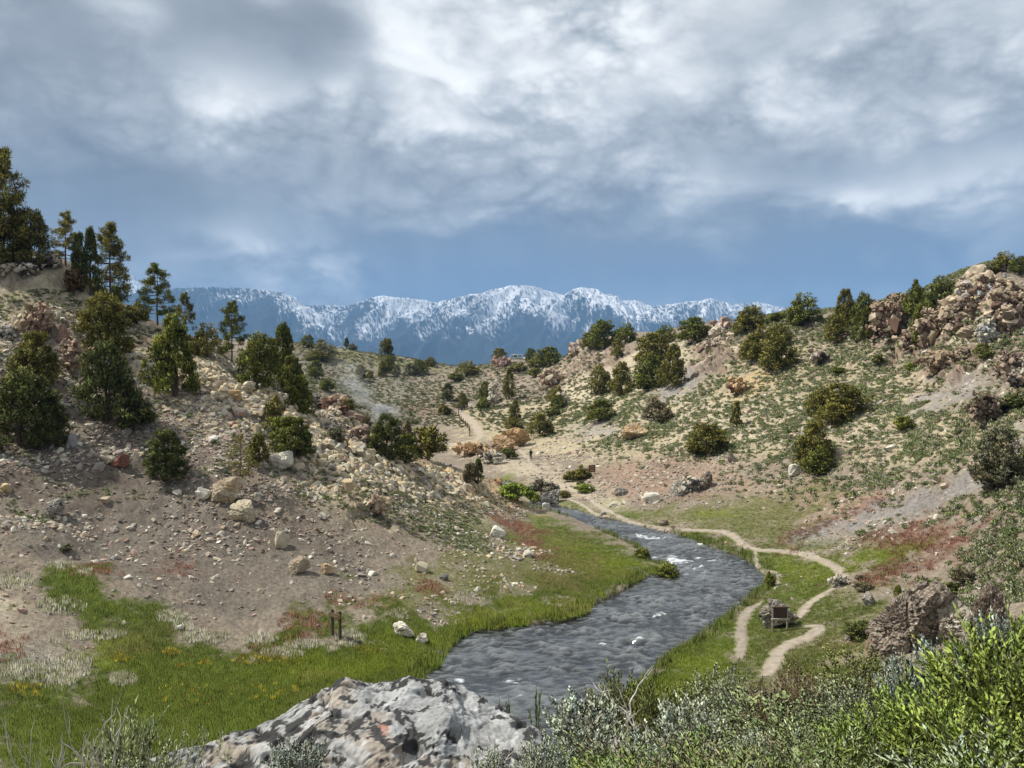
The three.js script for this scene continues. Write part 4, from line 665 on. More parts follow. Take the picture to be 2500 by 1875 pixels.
// ---------------------------------------------------------------- loose stones of the slopes
{
  const shapes = [0, 1, 2, 3, 4, 5].map((i) => shard(100 + i, i < 3 ? 14 : 9, [1, 0.58 + 0.1 * (i % 3), 0.8]));
  const r = rng(31), q = new THREE.Quaternion(), q2 = new THREE.Quaternion(), Y = new THREE.Vector3(0, 1, 0), V = new THREE.Vector3();
  const hues = [[0.42, 0.37, 0.28], [0.50, 0.46, 0.37], [0.36, 0.30, 0.235], [0.29, 0.265, 0.23], [0.42, 0.33, 0.235], [0.24, 0.205, 0.175], [0.37, 0.25, 0.20], [0.54, 0.51, 0.43]];
  const lay = (x, z, s, turn) => { const n = slopeAt(x, z); q.setFromUnitVectors(Y, n); q2.setFromAxisAngle(Y, turn); return q.clone().multiply(q2).multiply(new THREE.Quaternion().setFromEuler(new THREE.Euler((r() - 0.5) * 0.6, 0, (r() - 0.5) * 0.6))); };
  const stony = (x, z, left = x < 3) => {                                  // how many stones lie there
    const green = cover(['grass', 'bright'], x, z), red = cover(['red'], x, z), sc = cover(['scree'], x, z);
    return clamp((left ? 0.3 + 0.7 * smooth(2, 12, baseHeight(x, z) - waterLevel(z)) : 1) * (1 - green * 1.3) * (1 - red * 0.75) * (1 - sc * 0.7));
  };
  const heaps = (x, z) => clamp(0.35 + fbm2(x * 0.11 + 60, z * 0.11, 3) * 2.2);
  const TONES = ['cream', 'white', 'tan', 'grey', 'buff', 'dark grey', 'reddish', 'whitish'], ORD = ['nearest', 'second nearest', 'third nearest', 'fourth nearest', 'fifth nearest', 'sixth nearest', 'seventh nearest', 'eighth nearest', 'ninth nearest', 'tenth nearest', 'eleventh nearest', 'twelfth nearest'], NEARBY = {};
  const MARKS = [[555, 1200, 'orange streaked boulder'], [299, 1128, 'dark red stone'], [132, 1245, 'grey jagged boulder'], [686, 1320, 'upright fluted stone'], [690, 1125, 'big white block'], [855, 1190, 'leaning tan boulder'], [912, 1240, 'broken brown outcrop'], [1216, 1303, 'white boulder above the red patch'], [728, 1385, 'tan tilted boulder'], [800, 1390, 'orange tan stone'], [402, 1110, 'compact dark juniper'], [588, 1135, 'sparse lone pine'], [820, 560 + 960, 'wooden sign'], [55, 1005, 'big shaded tree'], [880, 1090, 'fissured crest outcrop'], [712, 1070, 'spreading low juniper'], [428, 870, 'light green juniper'], [1030, 1390, 'striped pale stone'], [14, 1195, 'yellowish edge stone'], [439, 1530, 'white stone by the meadow'],
    [1725, 1070, 'wide olive juniper'], [1688, 1185, 'dark rock row'], [1990, 1090, 'round topped juniper'], [2050, 980, 'spreading slope juniper'], [2440, 1110, 'grey olive shrub'], [1546, 1050, 'hollowed tan boulder'], [2215, 1500, 'large brown boulder'], [2046, 1420, 'grey stone heap'], [1592, 1215, 'pale boulder under the rock row'], [2405, 1000, 'low dark outcrop']];
  const single = [], small = [[], [], []];
  let tries = 0;
  while (single.length < 290 && tries++ < 60000) {           // the larger ones, one by one
    const left = r() < 0.72, a = (left ? -35 + 40 * r() : 2 + 32 * r()) * Math.PI / 180, d = left ? 44 + 44 * Math.sqrt(r()) : 46 + 90 * r(), x = Math.sin(a) * d, z = -Math.cos(a) * d, h = heightAt(x, z);
    if (h < waterLevel(z) + 1.2 || (left && x > 3)) continue;
    const w = stony(x, z) * heaps(x, z); if (r() > w * (left ? 1 : 0.55)) continue;
    single.push([x, h, z, d, left]);
  }
  single.forEach(([x, h, z, d, left], i) => {
    const size = d / 100 * (0.2 + 0.5 * Math.pow(r(), 2.0)) + 0.10, g = null, c = hues[Math.floor(r() * hues.length)], k = 0.75 + 0.4 * r(), cream = cover(['cream', 'pale'], x, z);
    const key = Math.floor(r() * 8);
    const o = new THREE.Mesh(shapes[i % 3], looseMats[key] ??= std(hues[key][0], hues[key][1], hues[key][2], 0.95)); o.name = numbered('loose_rock'); o.castShadow = o.receiveShadow = true;
    o.position.set(x, h + size * 0.12, z); o.quaternion.copy(lay(x, z, size, r() * 6.28)); o.scale.set(size, size * (0.7 + 0.5 * r()), size * (0.7 + 0.5 * r())); scene.add(o);
    const v = o.position.clone().project(camera), sx = (v.x + 1) * 1250, sy = (1 - v.y) * 937.5; let best = null, bd = 1e9;
    for (const m of MARKS) { const e = Math.hypot(sx - m[0], sy - m[1]); if (e < bd) { bd = e; best = m; } }
    const ex = sx - best[0], ey = sy - best[1], side = Math.abs(ex) > Math.abs(ey) * 2 ? (ex < 0 ? 'left of' : 'right of') : Math.abs(ey) > Math.abs(ex) * 2 ? (ey < 0 ? 'above' : 'below') : (ey < 0 ? 'above and ' : 'below and ') + (ex < 0 ? 'left of' : 'right of');
    (NEARBY[`${TONES[key]} rock ${side} the ${best[2]}`] ??= []).push([bd, o]); tag(o, '', 'rock', left ? 'loose rocks on the left slope' : 'loose rocks on the right slope');
  });
  for (const [text, list] of Object.entries(NEARBY)) { list.sort((a, b) => a[0] - b[0]); list.forEach(([, o], i) => { o.userData.label = list.length > 1 ? `${ORD[Math.min(i, ORD.length - 1)]} ${text}` : `loose ${text}`; }); }
  for (let i = 0; i < 150000 && small[0].length < 44000; i++) {
    const left = r() < 0.6, a = (left ? -36 + 42 * r() : -6 + 42 * r()) * Math.PI / 180, d = left ? 42 + 48 * Math.sqrt(r()) : 46 + 130 * r() * (0.4 + 0.6 * r()), x = Math.sin(a) * d, z = -Math.cos(a) * d, h = baseHeight(x, z);
    if (h < waterLevel(z) + 0.7) continue;
    const w = stony(x, z); if (r() > w * (0.16 + 1.1 * Math.max(0, heaps(x, z) - 0.15))) continue;
    const s = (0.04 + 0.17 * Math.pow(r(), 3)) * (0.6 + d / 90), c = hues[Math.floor(r() * 8)], k = (0.55 + 0.45 * r());
    small[0].push([x, heightAt(x, z) + s * 0.1, z, new THREE.Quaternion().setFromEuler(new THREE.Euler(r() * 1.2 - 0.6, r() * 6.28, r() * 1.2 - 0.6)), [s, s * (0.55 + 0.4 * r()), s * (0.7 + 0.4 * r())], [c[0] * k, c[1] * k, c[2] * k]]);
  }
  const mid = [], mid2 = [];
  for (let i = 0; i < 110000 && mid.length < 8500; i++) {      // hand to knee sized stones, gathered in chutes and below the ledges
    const left = r() < 0.75, a = (left ? -36 + 41 * r() : -2 + 38 * r()) * Math.PI / 180, d = left ? 45 + 44 * Math.sqrt(r()) : 60 + 110 * r(), x = Math.sin(a) * d, z = -Math.cos(a) * d;
    const chute = fbm2((x * 0.8 - z * 0.6) * 0.05 + 20, (x * 0.6 + z * 0.8) * 0.22, 3) * 2.4 + 0.12; if (r() > chute + (left ? 0.12 * cover(['cream', 'ochre'], x, z) : -0.1)) continue;
    const h = baseHeight(x, z); if (h < waterLevel(z) + 1 || r() > stony(x, z)) continue;
    const s = (0.10 + (0.22 + 0.25 * cover(['cream'], x, z) * (left ? 1 : 0)) * Math.pow(r(), 2.2)) * (0.6 + d / 110), warm = [[0.46, 0.375, 0.24], [0.50, 0.43, 0.30], [0.42, 0.33, 0.21], [0.45, 0.40, 0.30]], c = left && cover(['cream', 'ochre'], x, z) > 0.35 && r() < 0.8 ? warm[Math.floor(r() * 4)] : hues[Math.floor(r() * 8)], k = 0.75 + 0.5 * r();
    mid.push([x, heightAt(x, z) + s * 0.1, z, lay(x, z, s, r() * 6.28), [s, s * (0.6 + 0.5 * r()), s * (0.7 + 0.5 * r())], [c[0] * k, c[1] * k, c[2] * k]]);
  }
  stuff('talus_stones', 'angular pale stones lying in chutes on the slopes', 'stones', shapes[1], std(1, 1, 1, 0.95), mid);
  stuff('gravel', 'small pale and brown stones strewn over both slopes', 'stones', shapes[3], std(1, 1, 1, 0.95), small[0]);
}

// ---------------------------------------------------------------- foliage made of small leaf-sized faces
function leafSpray(r, clumps, leafL, leafW, { two = false, up = 0.35, shell = 0.5, spread = 1, tint = 0.22, droop = 0 } = {}) {   // clumps: [x, y, z, rx, ry, count]
  const pos = [], nor = [], col = [], a = new THREE.Vector3(), b = new THREE.Vector3(), c = new THREE.Vector3(), n = new THREE.Vector3(), t = new THREE.Vector3();
  for (const [cx, cy, cz, rx, ry, count] of clumps) {
    const ct = 1 + (r() - 0.5) * 2 * tint, warm = (r() - 0.5) * 0.16;
    for (let i = 0; i < count; i++) {
      a.set(r() * 2 - 1, r() * 2 - 1, r() * 2 - 1); if (a.lengthSq() > 1) a.normalize(); const len = a.length() || 1, rad = shell + (1 - shell) * r(); a.multiplyScalar(rad / len * (0.75 + 0.35 * r()));
      n.copy(a).normalize(); const px = cx + a.x * rx, py = cy + a.y * ry, pz = cz + a.z * rx;
      t.set(n.x + (r() - 0.5) * 1.6 * spread, n.y + up + (r() - 0.5) * 1.6 * spread - droop, n.z + (r() - 0.5) * 1.6 * spread).normalize();
      b.set(r() - 0.5, r() - 0.5, r() - 0.5).cross(t).normalize();
      const L = leafL * (0.65 + 0.7 * r()), w = leafW * (0.7 + 0.6 * r()) * 0.5; n.multiplyScalar(0.75).addScaledVector(c.crossVectors(t, b).multiplyScalar(c.dot(n) < 0 ? -0.35 : 0.35), 1); n.y += 0.12; n.normalize();
      const k = ct * (0.8 + 0.4 * r()), R = k * (1 + warm), G = k, B = k * (1 - warm);
      const v = (x, y, z) => { pos.push(x, y, z); nor.push(n.x, n.y, n.z); col.push(R, G, B); };
      const mx = px + t.x * L * 0.45, my = py + t.y * L * 0.45, mz = pz + t.z * L * 0.45;
      if (two) { v(px, py, pz); v(mx + b.x * w, my + b.y * w, mz + b.z * w); v(px + t.x * L, py + t.y * L, pz + t.z * L); v(px, py, pz); v(px + t.x * L, py + t.y * L, pz + t.z * L); v(mx - b.x * w, my - b.y * w, mz - b.z * w); }
      else { v(px - b.x * w, py - b.y * w, pz - b.z * w); v(px + b.x * w, py + b.y * w, pz + b.z * w); v(px + t.x * L, py + t.y * L, pz + t.z * L); }
    }
  }
  const g = new THREE.BufferGeometry(); g.setAttribute('position', new THREE.Float32BufferAttribute(pos, 3)); g.setAttribute('normal', new THREE.Float32BufferAttribute(nor, 3)); g.setAttribute('color', new THREE.Float32BufferAttribute(col, 3)); return g;
}
function limb(pts, r0, r1, sides = 5) {                     // a tapered, bent round bar
  const pos = [], idx = [], N = pts.length, d = new THREE.Vector3(), u = new THREE.Vector3(), w = new THREE.Vector3();
  for (let i = 0; i < N; i++) {
    d.subVectors(pts[Math.min(N - 1, i + 1)], pts[Math.max(0, i - 1)]).normalize(); u.set(0.31, 0.2, 0.93).cross(d).normalize(); w.crossVectors(d, u);
    const rad = lerp(r0, r1, i / (N - 1));
    for (let k = 0; k < sides; k++) { const a = k / sides * 6.2832, c = Math.cos(a) * rad, s = Math.sin(a) * rad; pos.push(pts[i].x + u.x * c + w.x * s, pts[i].y + u.y * c + w.y * s, pts[i].z + u.z * c + w.z * s); }
    if (i) for (let k = 0; k < sides; k++) { const k2 = (k + 1) % sides, A = (i - 1) * sides, B = i * sides; idx.push(A + k, A + k2, B + k, A + k2, B + k2, B + k); }
  }
  const g = new THREE.BufferGeometry(); g.setAttribute('position', new THREE.Float32BufferAttribute(pos, 3)); g.setIndex(idx); g.computeVertexNormals(); return g;
}
const V3 = (x, y, z) => new THREE.Vector3(x, y, z);
// unit trees: one metre tall, one metre wide
function juniperForm(seed, { lean = 0, lobes = 3, leaves = 6000, leaf = 0.05, n = 90, dense = 1, low = 0.04, kind = 0 } = {}) {
  const r = rng(seed), clumps = [], tops = [];
  for (let i = 0; i < lobes; i++) tops.push([(r() - 0.5) * 0.5 * (i > 0), (r() - 0.5) * 0.5 * (i > 0), i === 0 ? 1 : 0.6 + 0.35 * r(), i === 0 ? 0.44 : 0.3 + 0.1 * r()]);
  for (let i = 0; i < n; i++) {
    const [tx, tz, th, tw] = tops[i < n * 0.5 ? 0 : Math.floor(r() * lobes)], y = low + (th - low - 0.07) * Math.pow(r(), 0.85), f = y / th;
    const prof = kind === 1 ? Math.pow(1 - f, 0.75) * 0.95 + 0.06 : Math.pow(Math.sin(Math.PI * Math.pow(clamp(f * 0.86 + 0.13), 0.72)), 0.75);
    const ang = r() * 6.28, rad = tw * prof * (0.5 + 0.5 * Math.sqrt(r())) * (0.82 + 0.3 * r()), cr = (0.07 + 0.06 * r()) * (kind === 1 ? 0.9 : 1) * Math.sqrt(90 / n);
    clumps.push([tx + Math.cos(ang) * rad + lean * y, y, tz + Math.sin(ang) * rad, cr * 1.05, cr * 0.85, Math.round(leaves / n)]);
  }
  const crown = leafSpray(r, clumps, leaf, leaf * 0.62, { up: 0.55, shell: 0.45, spread: 0.7 });
  const wood = []; for (let i = 0; i < 4; i++) { const t = tops[i % lobes], a = r() * 6.28; wood.push(limb([V3(0, -0.08, 0), V3(t[0] * 0.3 + Math.cos(a) * 0.04, 0.18, t[1] * 0.3 + Math.sin(a) * 0.04), V3(t[0] * 0.8 + lean * 0.4, t[2] * 0.5, t[1] * 0.8), V3(t[0] + lean * t[2], t[2] * 0.85, t[1])], i ? 0.03 : 0.05, 0.008)); }
  return { crown, trunk: mergeGeometries(wood) };
}
function pineForm(seed, { sparse = 1, bare = 0.16, leaves = 11000, leaf = 0.036, wide = 1.1 } = {}) {
  const r = rng(seed), clumps = [], wood = [limb([V3(0, -0.05, 0), V3(0.01, 0.3, 0.01), V3(-0.01, 0.65, 0), V3(0, 0.99, 0)], 0.028, 0.004, 7)], rows = Math.round(13 * sparse), list = [];
  for (let k = 0; k < rows; k++) {
    const y = bare + (0.97 - bare) * k / (rows - 1), f = (y - bare) / (1 - bare), L = wide * 0.5 * Math.pow(1 - f, 0.62) * (0.55 + 0.5 * smooth(-0.1, 0.25, f)) + 0.03, m = 4 + Math.floor(r() * 3);
    for (let b = 0; b < m; b++) {
      const a = r() * 6.28, l = L * (0.6 + 0.5 * r()), rise = 0.10 * (f - 0.25) + (r() - 0.5) * 0.05, ex = Math.cos(a) * l, ez = Math.sin(a) * l;
      wood.push(limb([V3(0, y, 0), V3(ex * 0.5, y + rise * 0.3 - 0.01, ez * 0.5), V3(ex, y + rise, ez)], 0.007, 0.002, 3));
      for (const s of [0.55, 0.8, 1.0]) if (r() < (s < 0.6 ? 0.6 : 0.95) * (0.6 + 0.4 * sparse)) list.push([ex * s + (r() - 0.5) * 0.05, y + rise * s + (r() - 0.2) * 0.035, ez * s + (r() - 0.5) * 0.05, 0.055 + 0.03 * r(), 0.036 + 0.016 * r()]);
    }
  }
  list.push([0, 0.97, 0, 0.03, 0.04]);
  for (const c of list) clumps.push([...c, Math.max(8, Math.round(leaves / list.length))]);
  return { crown: leafSpray(r, clumps, leaf, leaf * 0.38, { up: 0.5, shell: 0.2, spread: 0.7, tint: 0.18 }), trunk: mergeGeometries(wood) };
}
function bushForm(seed, { leaves = 3600, leaf = 0.085, n = 40, flat = 1 } = {}) {
  const r = rng(seed), clumps = [], wood = [];
  for (let i = 0; i < n; i++) { const a = r() * 6.28, e = r(), rad = 0.42 * Math.sqrt(r()), y = 0.12 + 0.72 * e * Math.sqrt(Math.max(0, 1 - (rad / 0.5) ** 2)); clumps.push([Math.cos(a) * rad, y, Math.sin(a) * rad, 0.13, 0.13, Math.round(leaves / n)]); }
  for (let i = 0; i < 7; i++) { const a = r() * 6.28, l = 0.3 * r(); wood.push(limb([V3(0, -0.1, 0), V3(Math.cos(a) * l * 0.4, 0.3, Math.sin(a) * l * 0.4), V3(Math.cos(a) * l, 0.75, Math.sin(a) * l)], 0.022, 0.006, 4)); }
  return { crown: leafSpray(r, clumps, leaf, leaf * 0.5, { up: 0.7, shell: 0.25, spread: 0.8 }), trunk: mergeGeometries(wood) };
}
const FORMS = {
  J: [juniperForm(51, { leaves: 15000, leaf: 0.034, n: 150 }), juniperForm(52, { lobes: 4, leaves: 15000, leaf: 0.034, n: 160 }), juniperForm(53, { lobes: 5, leaves: 16000, leaf: 0.034, n: 170 }), juniperForm(54, { lobes: 2, leaves: 14000, leaf: 0.034, n: 140, lean: 0.08 })],
  C: [juniperForm(61, { kind: 1, lobes: 1, leaves: 11000, leaf: 0.034, n: 120 }), juniperForm(62, { kind: 1, lobes: 2, leaves: 13000, leaf: 0.034, n: 140 }), juniperForm(63, { kind: 1, lobes: 3, leaves: 14000, leaf: 0.034, n: 150 })],
  j: [juniperForm(11), juniperForm(12, { lobes: 4 }), juniperForm(13, { lobes: 2 }), juniperForm(14, { lobes: 5, leaves: 7200 }), juniperForm(15, { lean: 0.12, lobes: 3 })],
  c: [juniperForm(21, { kind: 1, lobes: 1, leaves: 5600 }), juniperForm(22, { kind: 1, lobes: 2, leaves: 6400 }), juniperForm(23, { kind: 1, lobes: 3, leaves: 7000 })],
  p: [pineForm(31), pineForm(32, { bare: 0.22 }), pineForm(33, { sparse: 1.15, bare: 0.08, leaves: 13000 })],
  s: [pineForm(34, { sparse: 0.8, bare: 0.3, leaves: 2600, wide: 1 })],
  b: [bushForm(41), bushForm(42, { n: 26 }), bushForm(43, { n: 42, leaves: 2800 })],
};
const leafMat = (r, g, b) => new THREE.MeshPhysicalMaterial({ color: new THREE.Color().setRGB(r, g, b), vertexColors: true, roughness: 0.85, side: THREE.DoubleSide, transmission: 0.15, thickness: 0, specularIntensity: 0.2 });
const GREEN = { olive: leafMat(0.24, 0.225, 0.055), dark: leafMat(0.15, 0.17, 0.05), mid: leafMat(0.195, 0.215, 0.048), fresh: leafMat(0.25, 0.27, 0.052), yellow: leafMat(0.31, 0.285, 0.09), grey: leafMat(0.25, 0.245, 0.145), rust: leafMat(0.28, 0.18, 0.08), lime: leafMat(0.27, 0.34, 0.055), pale: leafMat(0.32, 0.30, 0.22), brown: leafMat(0.24, 0.205, 0.115) };
const BARK = std(0.095, 0.07, 0.05, 0.95), BARKP = std(0.12, 0.08, 0.06, 0.95), TWIGS = std(0.22, 0.19, 0.16, 0.95);
function plant(name, category, form, mat, label, px, top, base, wpx, opt = {}) {
  let p = ground(px, base); if (opt.d && Math.abs(-p.z - opt.d) > opt.d * 0.22) p = ground(px, base, opt.d);
  const d = -p.z, big = base - top > 95 && (form === 'j' || form === 'c'), set = FORMS[big ? form.toUpperCase() : form], f = set[(opt.v ?? Math.abs(Math.round(px * 3 + base))) % set.length], h = Math.max(0.25, (dirY(top) * d - p.y) * 1.02, (base - top) * d / F * 0.85), w = wpx * d / F * (big ? 0.96 : 1.06);
  const o = thing(name, label, category, p, 0, opt.group), s = V3(w, h, w);
  const c = part('crown', f.crown, GREEN[mat], o), t = part('trunk', f.trunk, form === 'p' || form === 's' ? BARKP : BARK, o);
  for (const m of [c, t]) { m.scale.copy(s); m.rotation.y = (px * 0.37) % 6.28; }
  return o;
}
const dirY = (py) => dir(1250, py)[1];
const jun = (...a) => plant('juniper_tree', 'juniper', 'j', ...a), con = (...a) => plant('juniper_tree', 'juniper', 'c', ...a), pine = (...a) => plant('pine_tree', 'pine tree', 'p', ...a), shrub = (...a) => plant('shrub', 'shrub', 'b', ...a);
// left ridge and slope
pine('olive', 'tallest pine cut by the left edge on the hilltop', 4, 388, 650, 150, { d: 84, v: 2 });
jun('olive', 'broad bushy tree at the right foot of the tallest hilltop pine', 72, 505, 655, 105, { d: 83 });
jun('olive', 'rounded olive juniper low beside the left edge of the hilltop', 12, 480, 655, 120, { d: 82, v: 1 });
pine('yellow', 'sunlit yellow green pine standing clear on the hilltop', 160, 530, 650, 84, { d: 88, v: 0 });
con('dark', 'narrow dark conifer between two pines on the left ridge', 222, 553, 720, 62, { d: 86, v: 0 });
jun('dark', 'dark leaning juniper left of the narrow conifer', 195, 565, 700, 48, { d: 88, v: 0 });
pine('olive', 'full pine right of the narrow dark conifer', 270, 564, 735, 106, { d: 86, v: 2 });
shrub('rust', 'rust tinged shrub below the narrow dark conifer', 182, 640, 715, 44, { d: 82 });
pine('mid', 'lone pine with bare lower trunk before the distant mesa', 385, 660, 795, 90, { d: 92, v: 1 });
jun('olive', 'wide olive juniper in the middle of the upper left slope', 262, 712, 868, 150, { d: 78, v: 3 });
con('mid', 'small pointed conifer atop the wide olive juniper', 283, 695, 790, 44, { d: 80, v: 0 });
jun('dark', 'dark sprawling juniper below the wide olive one', 258, 830, 1030, 135, { d: 68, v: 1 });
shrub('dark', 'dark bush trailing right of the sprawling juniper', 330, 960, 1050, 100, { d: 66, v: 2 });
shrub('grey', 'twiggy grey bush between the sprawling and the light green juniper', 320, 920, 985, 62, { d: 70 });
jun('olive', 'brown green juniper above the big shaded tree at left', 92, 808, 950, 130, { d: 68, v: 4 });
jun('dark', 'big shaded spreading tree at the left edge of the talus', 50, 900, 1085, 200, { d: 60, v: 3 });
jun('dark', 'round dark juniper at the right side of the big shaded tree', 122, 965, 1090, 96, { d: 60, v: 2 });
con('fresh', 'light green juniper with a pointed top on the left slope', 428, 758, 965, 150, { d: 74, v: 2 });
pine('olive', 'thin pine behind the light green juniper', 452, 728, 850, 54, { d: 90, v: 0 });
jun('yellow', 'yellowish pine scrub left of the ridge pine', 505, 788, 870, 70, { d: 90, v: 1 });
shrub('yellow', 'yellow green scrub behind the wide olive juniper', 335, 730, 790, 56, { d: 88, v: 1 });
pine('mid', 'ridge pine with a dark bare trunk right of the yellowish scrub', 566, 752, 888, 78, { d: 88, v: 1 });
con('mid', 'taller peak of the large twin juniper on the spur ridge', 692, 785, 945, 98, { d: 88, v: 1 });
jun('mid', 'broad left half of the large twin juniper on the spur ridge', 628, 812, 955, 130, { d: 86, v: 3 });
jun('mid', 'low right shoulder bush of the large twin juniper', 712, 868, 965, 76, { d: 89, v: 0 });
con('fresh', 'bright green juniper at the crest right of the twin juniper', 735, 912, 1015, 90, { d: 84, v: 2 });
jun('mid', 'spreading low juniper on the pale rubble of the spur', 712, 1015, 1122, 130, { d: 75, v: 4 });
shrub('yellow', 'yellow green bush above the spreading low juniper', 668, 960, 1020, 56, { d: 80, v: 1 });
shrub('fresh', 'small bright bush left of the spreading low juniper', 672, 1010, 1065, 60, { d: 78, v: 2 });
jun('dark', 'compact dark juniper alone on the grey talus', 402, 1048, 1172, 130, { v: 0 });
plant('pine_tree', 'pine tree', 's', 'yellow', 'small sparse lone pine above the orange boulder', 588, 1072, 1196, 84);
con('olive', 'small dense juniper behind the sparse lone pine', 632, 1058, 1130, 62, { v: 1 });
jun('dark', 'dark two topped juniper on the spur crest', 945, 1008, 1122, 94, { d: 84, v: 1 });
jun('mid', 'lower dark juniper right of the two topped one on the crest', 990, 1060, 1132, 62, { d: 84, v: 2 });
shrub('olive', 'wide brownish bush behind the spur crest', 1045, 1028, 1085, 96, { d: 92, v: 2 });
shrub('brown', 'reddish brown bush left of the wide brownish bush', 990, 1020, 1075, 46, { d: 95 });
shrub('grey', 'gray green round bush in a hollow of the spur', 818, 1038, 1085, 48, { d: 80 });
con('dark', 'dark pointed bush near the spur tip', 1168, 1118, 1182, 34, { d: 92, v: 0 }); shrub('brown', 'brown half of the bush near the spur tip', 1148, 1122, 1178, 36, { d: 92 });
shrub('yellow', 'yellow green bush beside the steam behind the crest', 842, 965, 1005, 44, { d: 110 });
shrub('brown', 'brown dry bush right of the yellow bush by the steam', 885, 985, 1020, 56, { d: 120 });
// far basin
const far = 'small dark junipers of the far basin';
jun('mid', 'dark round juniper at the left end of the far skyline', 753, 816, 850, 36, { d: 370 });
[[775, 855, 880, 60, 'low wide bush below the left end of the far skyline'], [792, 835, 872, 66, 'broad olive grey bush left of the white car on the far slope'], [770, 880, 925, 42, 'grey tree below the broad bush on the far slope'], [880, 890, 928, 30, 'upright dark bush above the drifting steam'], [1000, 885, 915, 42, 'left of two bushes on the middle far slope'], [1025, 875, 912, 46, 'right of two bushes on the middle far slope'], [1050, 870, 895, 34, 'round bush at the right end of the far skyline'], [968, 890, 920, 22, 'tiny bush right of the far slope juniper clump'], [800, 925, 955, 40, 'brown grey bush left of the drifting steam'], [905, 905, 925, 20, 'tiny bush right of the upright bush above the steam']].forEach(([x, a, b, w, l], i) => jun(['olive', 'grey', 'mid'][i % 3], l, x, a, b, w, { group: far, v: i }));
jun('grey', 'grey bush on the far skyline left of the small pointed tree', 785, 826, 850, 28, { d: 372 });
con('dark', 'tiny pointed tree on the far skyline', 846, 824, 848, 18, { d: 370, v: 0 }); shrub('grey', 'tiny grey bush on the far skyline right of the pointed tree', 862, 836, 856, 24, { d: 366 });
con('olive', 'tall juniper on the far slope below the notch of the mountains', 946, 826, 880, 46, { d: 350, v: 2 }); jun('mid', 'dark lower companion of the tall far slope juniper', 950, 866, 910, 32, { d: 330 }); jun('olive', 'third juniper lowest in the far slope clump', 936, 880, 920, 26, { d: 310 });
jun('dark', 'dark oval juniper left of the far fenced path', 1092, 936, 978, 34, { d: 255, v: 2 });
jun('olive', 'brown green juniper at the top of the fenced path', 1130, 955, 1000, 24, { d: 236 }); shrub('olive', 'small brown tree below the dark oval juniper', 1086, 982, 1012, 30, { d: 232 });
jun('olive', 'olive clump on the rim left of the tilted crag', 1140, 880, 918, 60, { d: 330, v: 1 }); shrub('mid', 'dark bush below the olive clump on the rim', 1112, 908, 930, 40, { d: 310 });
jun('olive', 'round juniper on the rim just left of the van', 1220, 850, 880, 42, { d: 345, v: 2 });
jun('dark', 'dark thin tree on the rim just right of the van', 1297, 848, 884, 34, { d: 340, v: 0 });
jun('mid', 'broad rim juniper clump right of the van', 1345, 846, 893, 70, { d: 300, v: 3 }); jun('olive', 'lighter front half of the rim clump right of the van', 1315, 862, 898, 56, { d: 300, v: 1 }); shrub('olive', 'olive bush below the van', 1265, 882, 910, 44, { d: 290 }); shrub('mid', 'small dark bush below the rim clump', 1305, 895, 920, 36, { d: 270 });
jun('olive', 'narrow juniper below the tilted crag in the gully', 1243, 900, 975, 30, { d: 235, v: 2 }); jun('mid', 'olive juniper standing by the white gully face', 1186, 930, 985, 38, { d: 235 }); shrub('mid', 'bush at the foot of the olive gully juniper', 1180, 970, 1000, 32, { d: 225 });
con('olive', 'slender bush above the trail ledge', 1258, 975, 1025, 32, { v: 1 });
// right slope
jun('mid', 'tallest round juniper of the clump on the middle rim', 1478, 781, 848, 86, { d: 250, v: 3 }); jun('olive', 'left juniper of the clump on the middle rim', 1440, 806, 850, 52, { d: 252, v: 0 }); jun('mid', 'right juniper of the clump on the middle rim', 1528, 788, 836, 52, { d: 248, v: 1 });
jun('olive', 'small juniper below the clump on the middle rim', 1508, 828, 872, 38, { d: 235, v: 2 });
jun('olive', 'left juniper of the pair standing on the pale middle slope', 1465, 885, 965, 60, { v: 1, d: 215 }); jun('olive', 'right juniper of the pair standing on the pale middle slope', 1512, 880, 965, 58, { v: 4, d: 213 });
jun('olive', 'highest juniper of the large tree mass on the right rim', 1598, 812, 890, 90, { d: 205, v: 3 }); jun('mid', 'lowest juniper of the large tree mass on the right rim', 1590, 860, 950, 100, { d: 198, v: 0 }); jun('olive', 'right juniper of the large tree mass on the right rim', 1645, 838, 945, 66, { d: 196, v: 2 }); jun('mid', 'small front juniper of the large tree mass', 1575, 895, 950, 44, { d: 195, v: 4 });
jun('mid', 'left of two round junipers before the snowy peak on the rim', 1625, 793, 838, 60, { d: 200, v: 1 }); jun('mid', 'right of two round junipers before the snowy peak on the rim', 1700, 774, 832, 86, { d: 192, v: 3 });
jun('olive', 'bushy juniper at the rim left of the white snow peaks', 1835, 742, 808, 74, { d: 180, v: 0 }); jun('olive', 'lower left bush of the rim junipers by the snow peaks', 1812, 770, 815, 52, { d: 182, v: 2 }); shrub('mid', 'low dark bush between two rim junipers', 1895, 760, 785, 48, { d: 175 });
jun('mid', 'lone round juniper against blue sky on the right rim', 1962, 714, 792, 80, { d: 158, v: 1 }); shrub('olive', 'small olive bush at the foot of the lone round rim juniper', 1950, 755, 795, 42, { d: 155 });
jun('olive', 'brownish tall juniper left of the layered red outcrop', 2062, 704, 800, 64, { d: 146, v: 4 }); jun('mid', 'dense green juniper touching the layered red outcrop', 2108, 713, 832, 76, { d: 140, v: 3 }); jun('olive', 'olive bush in front of the brownish tall juniper', 2040, 760, 838, 58, { d: 140, v: 0 });
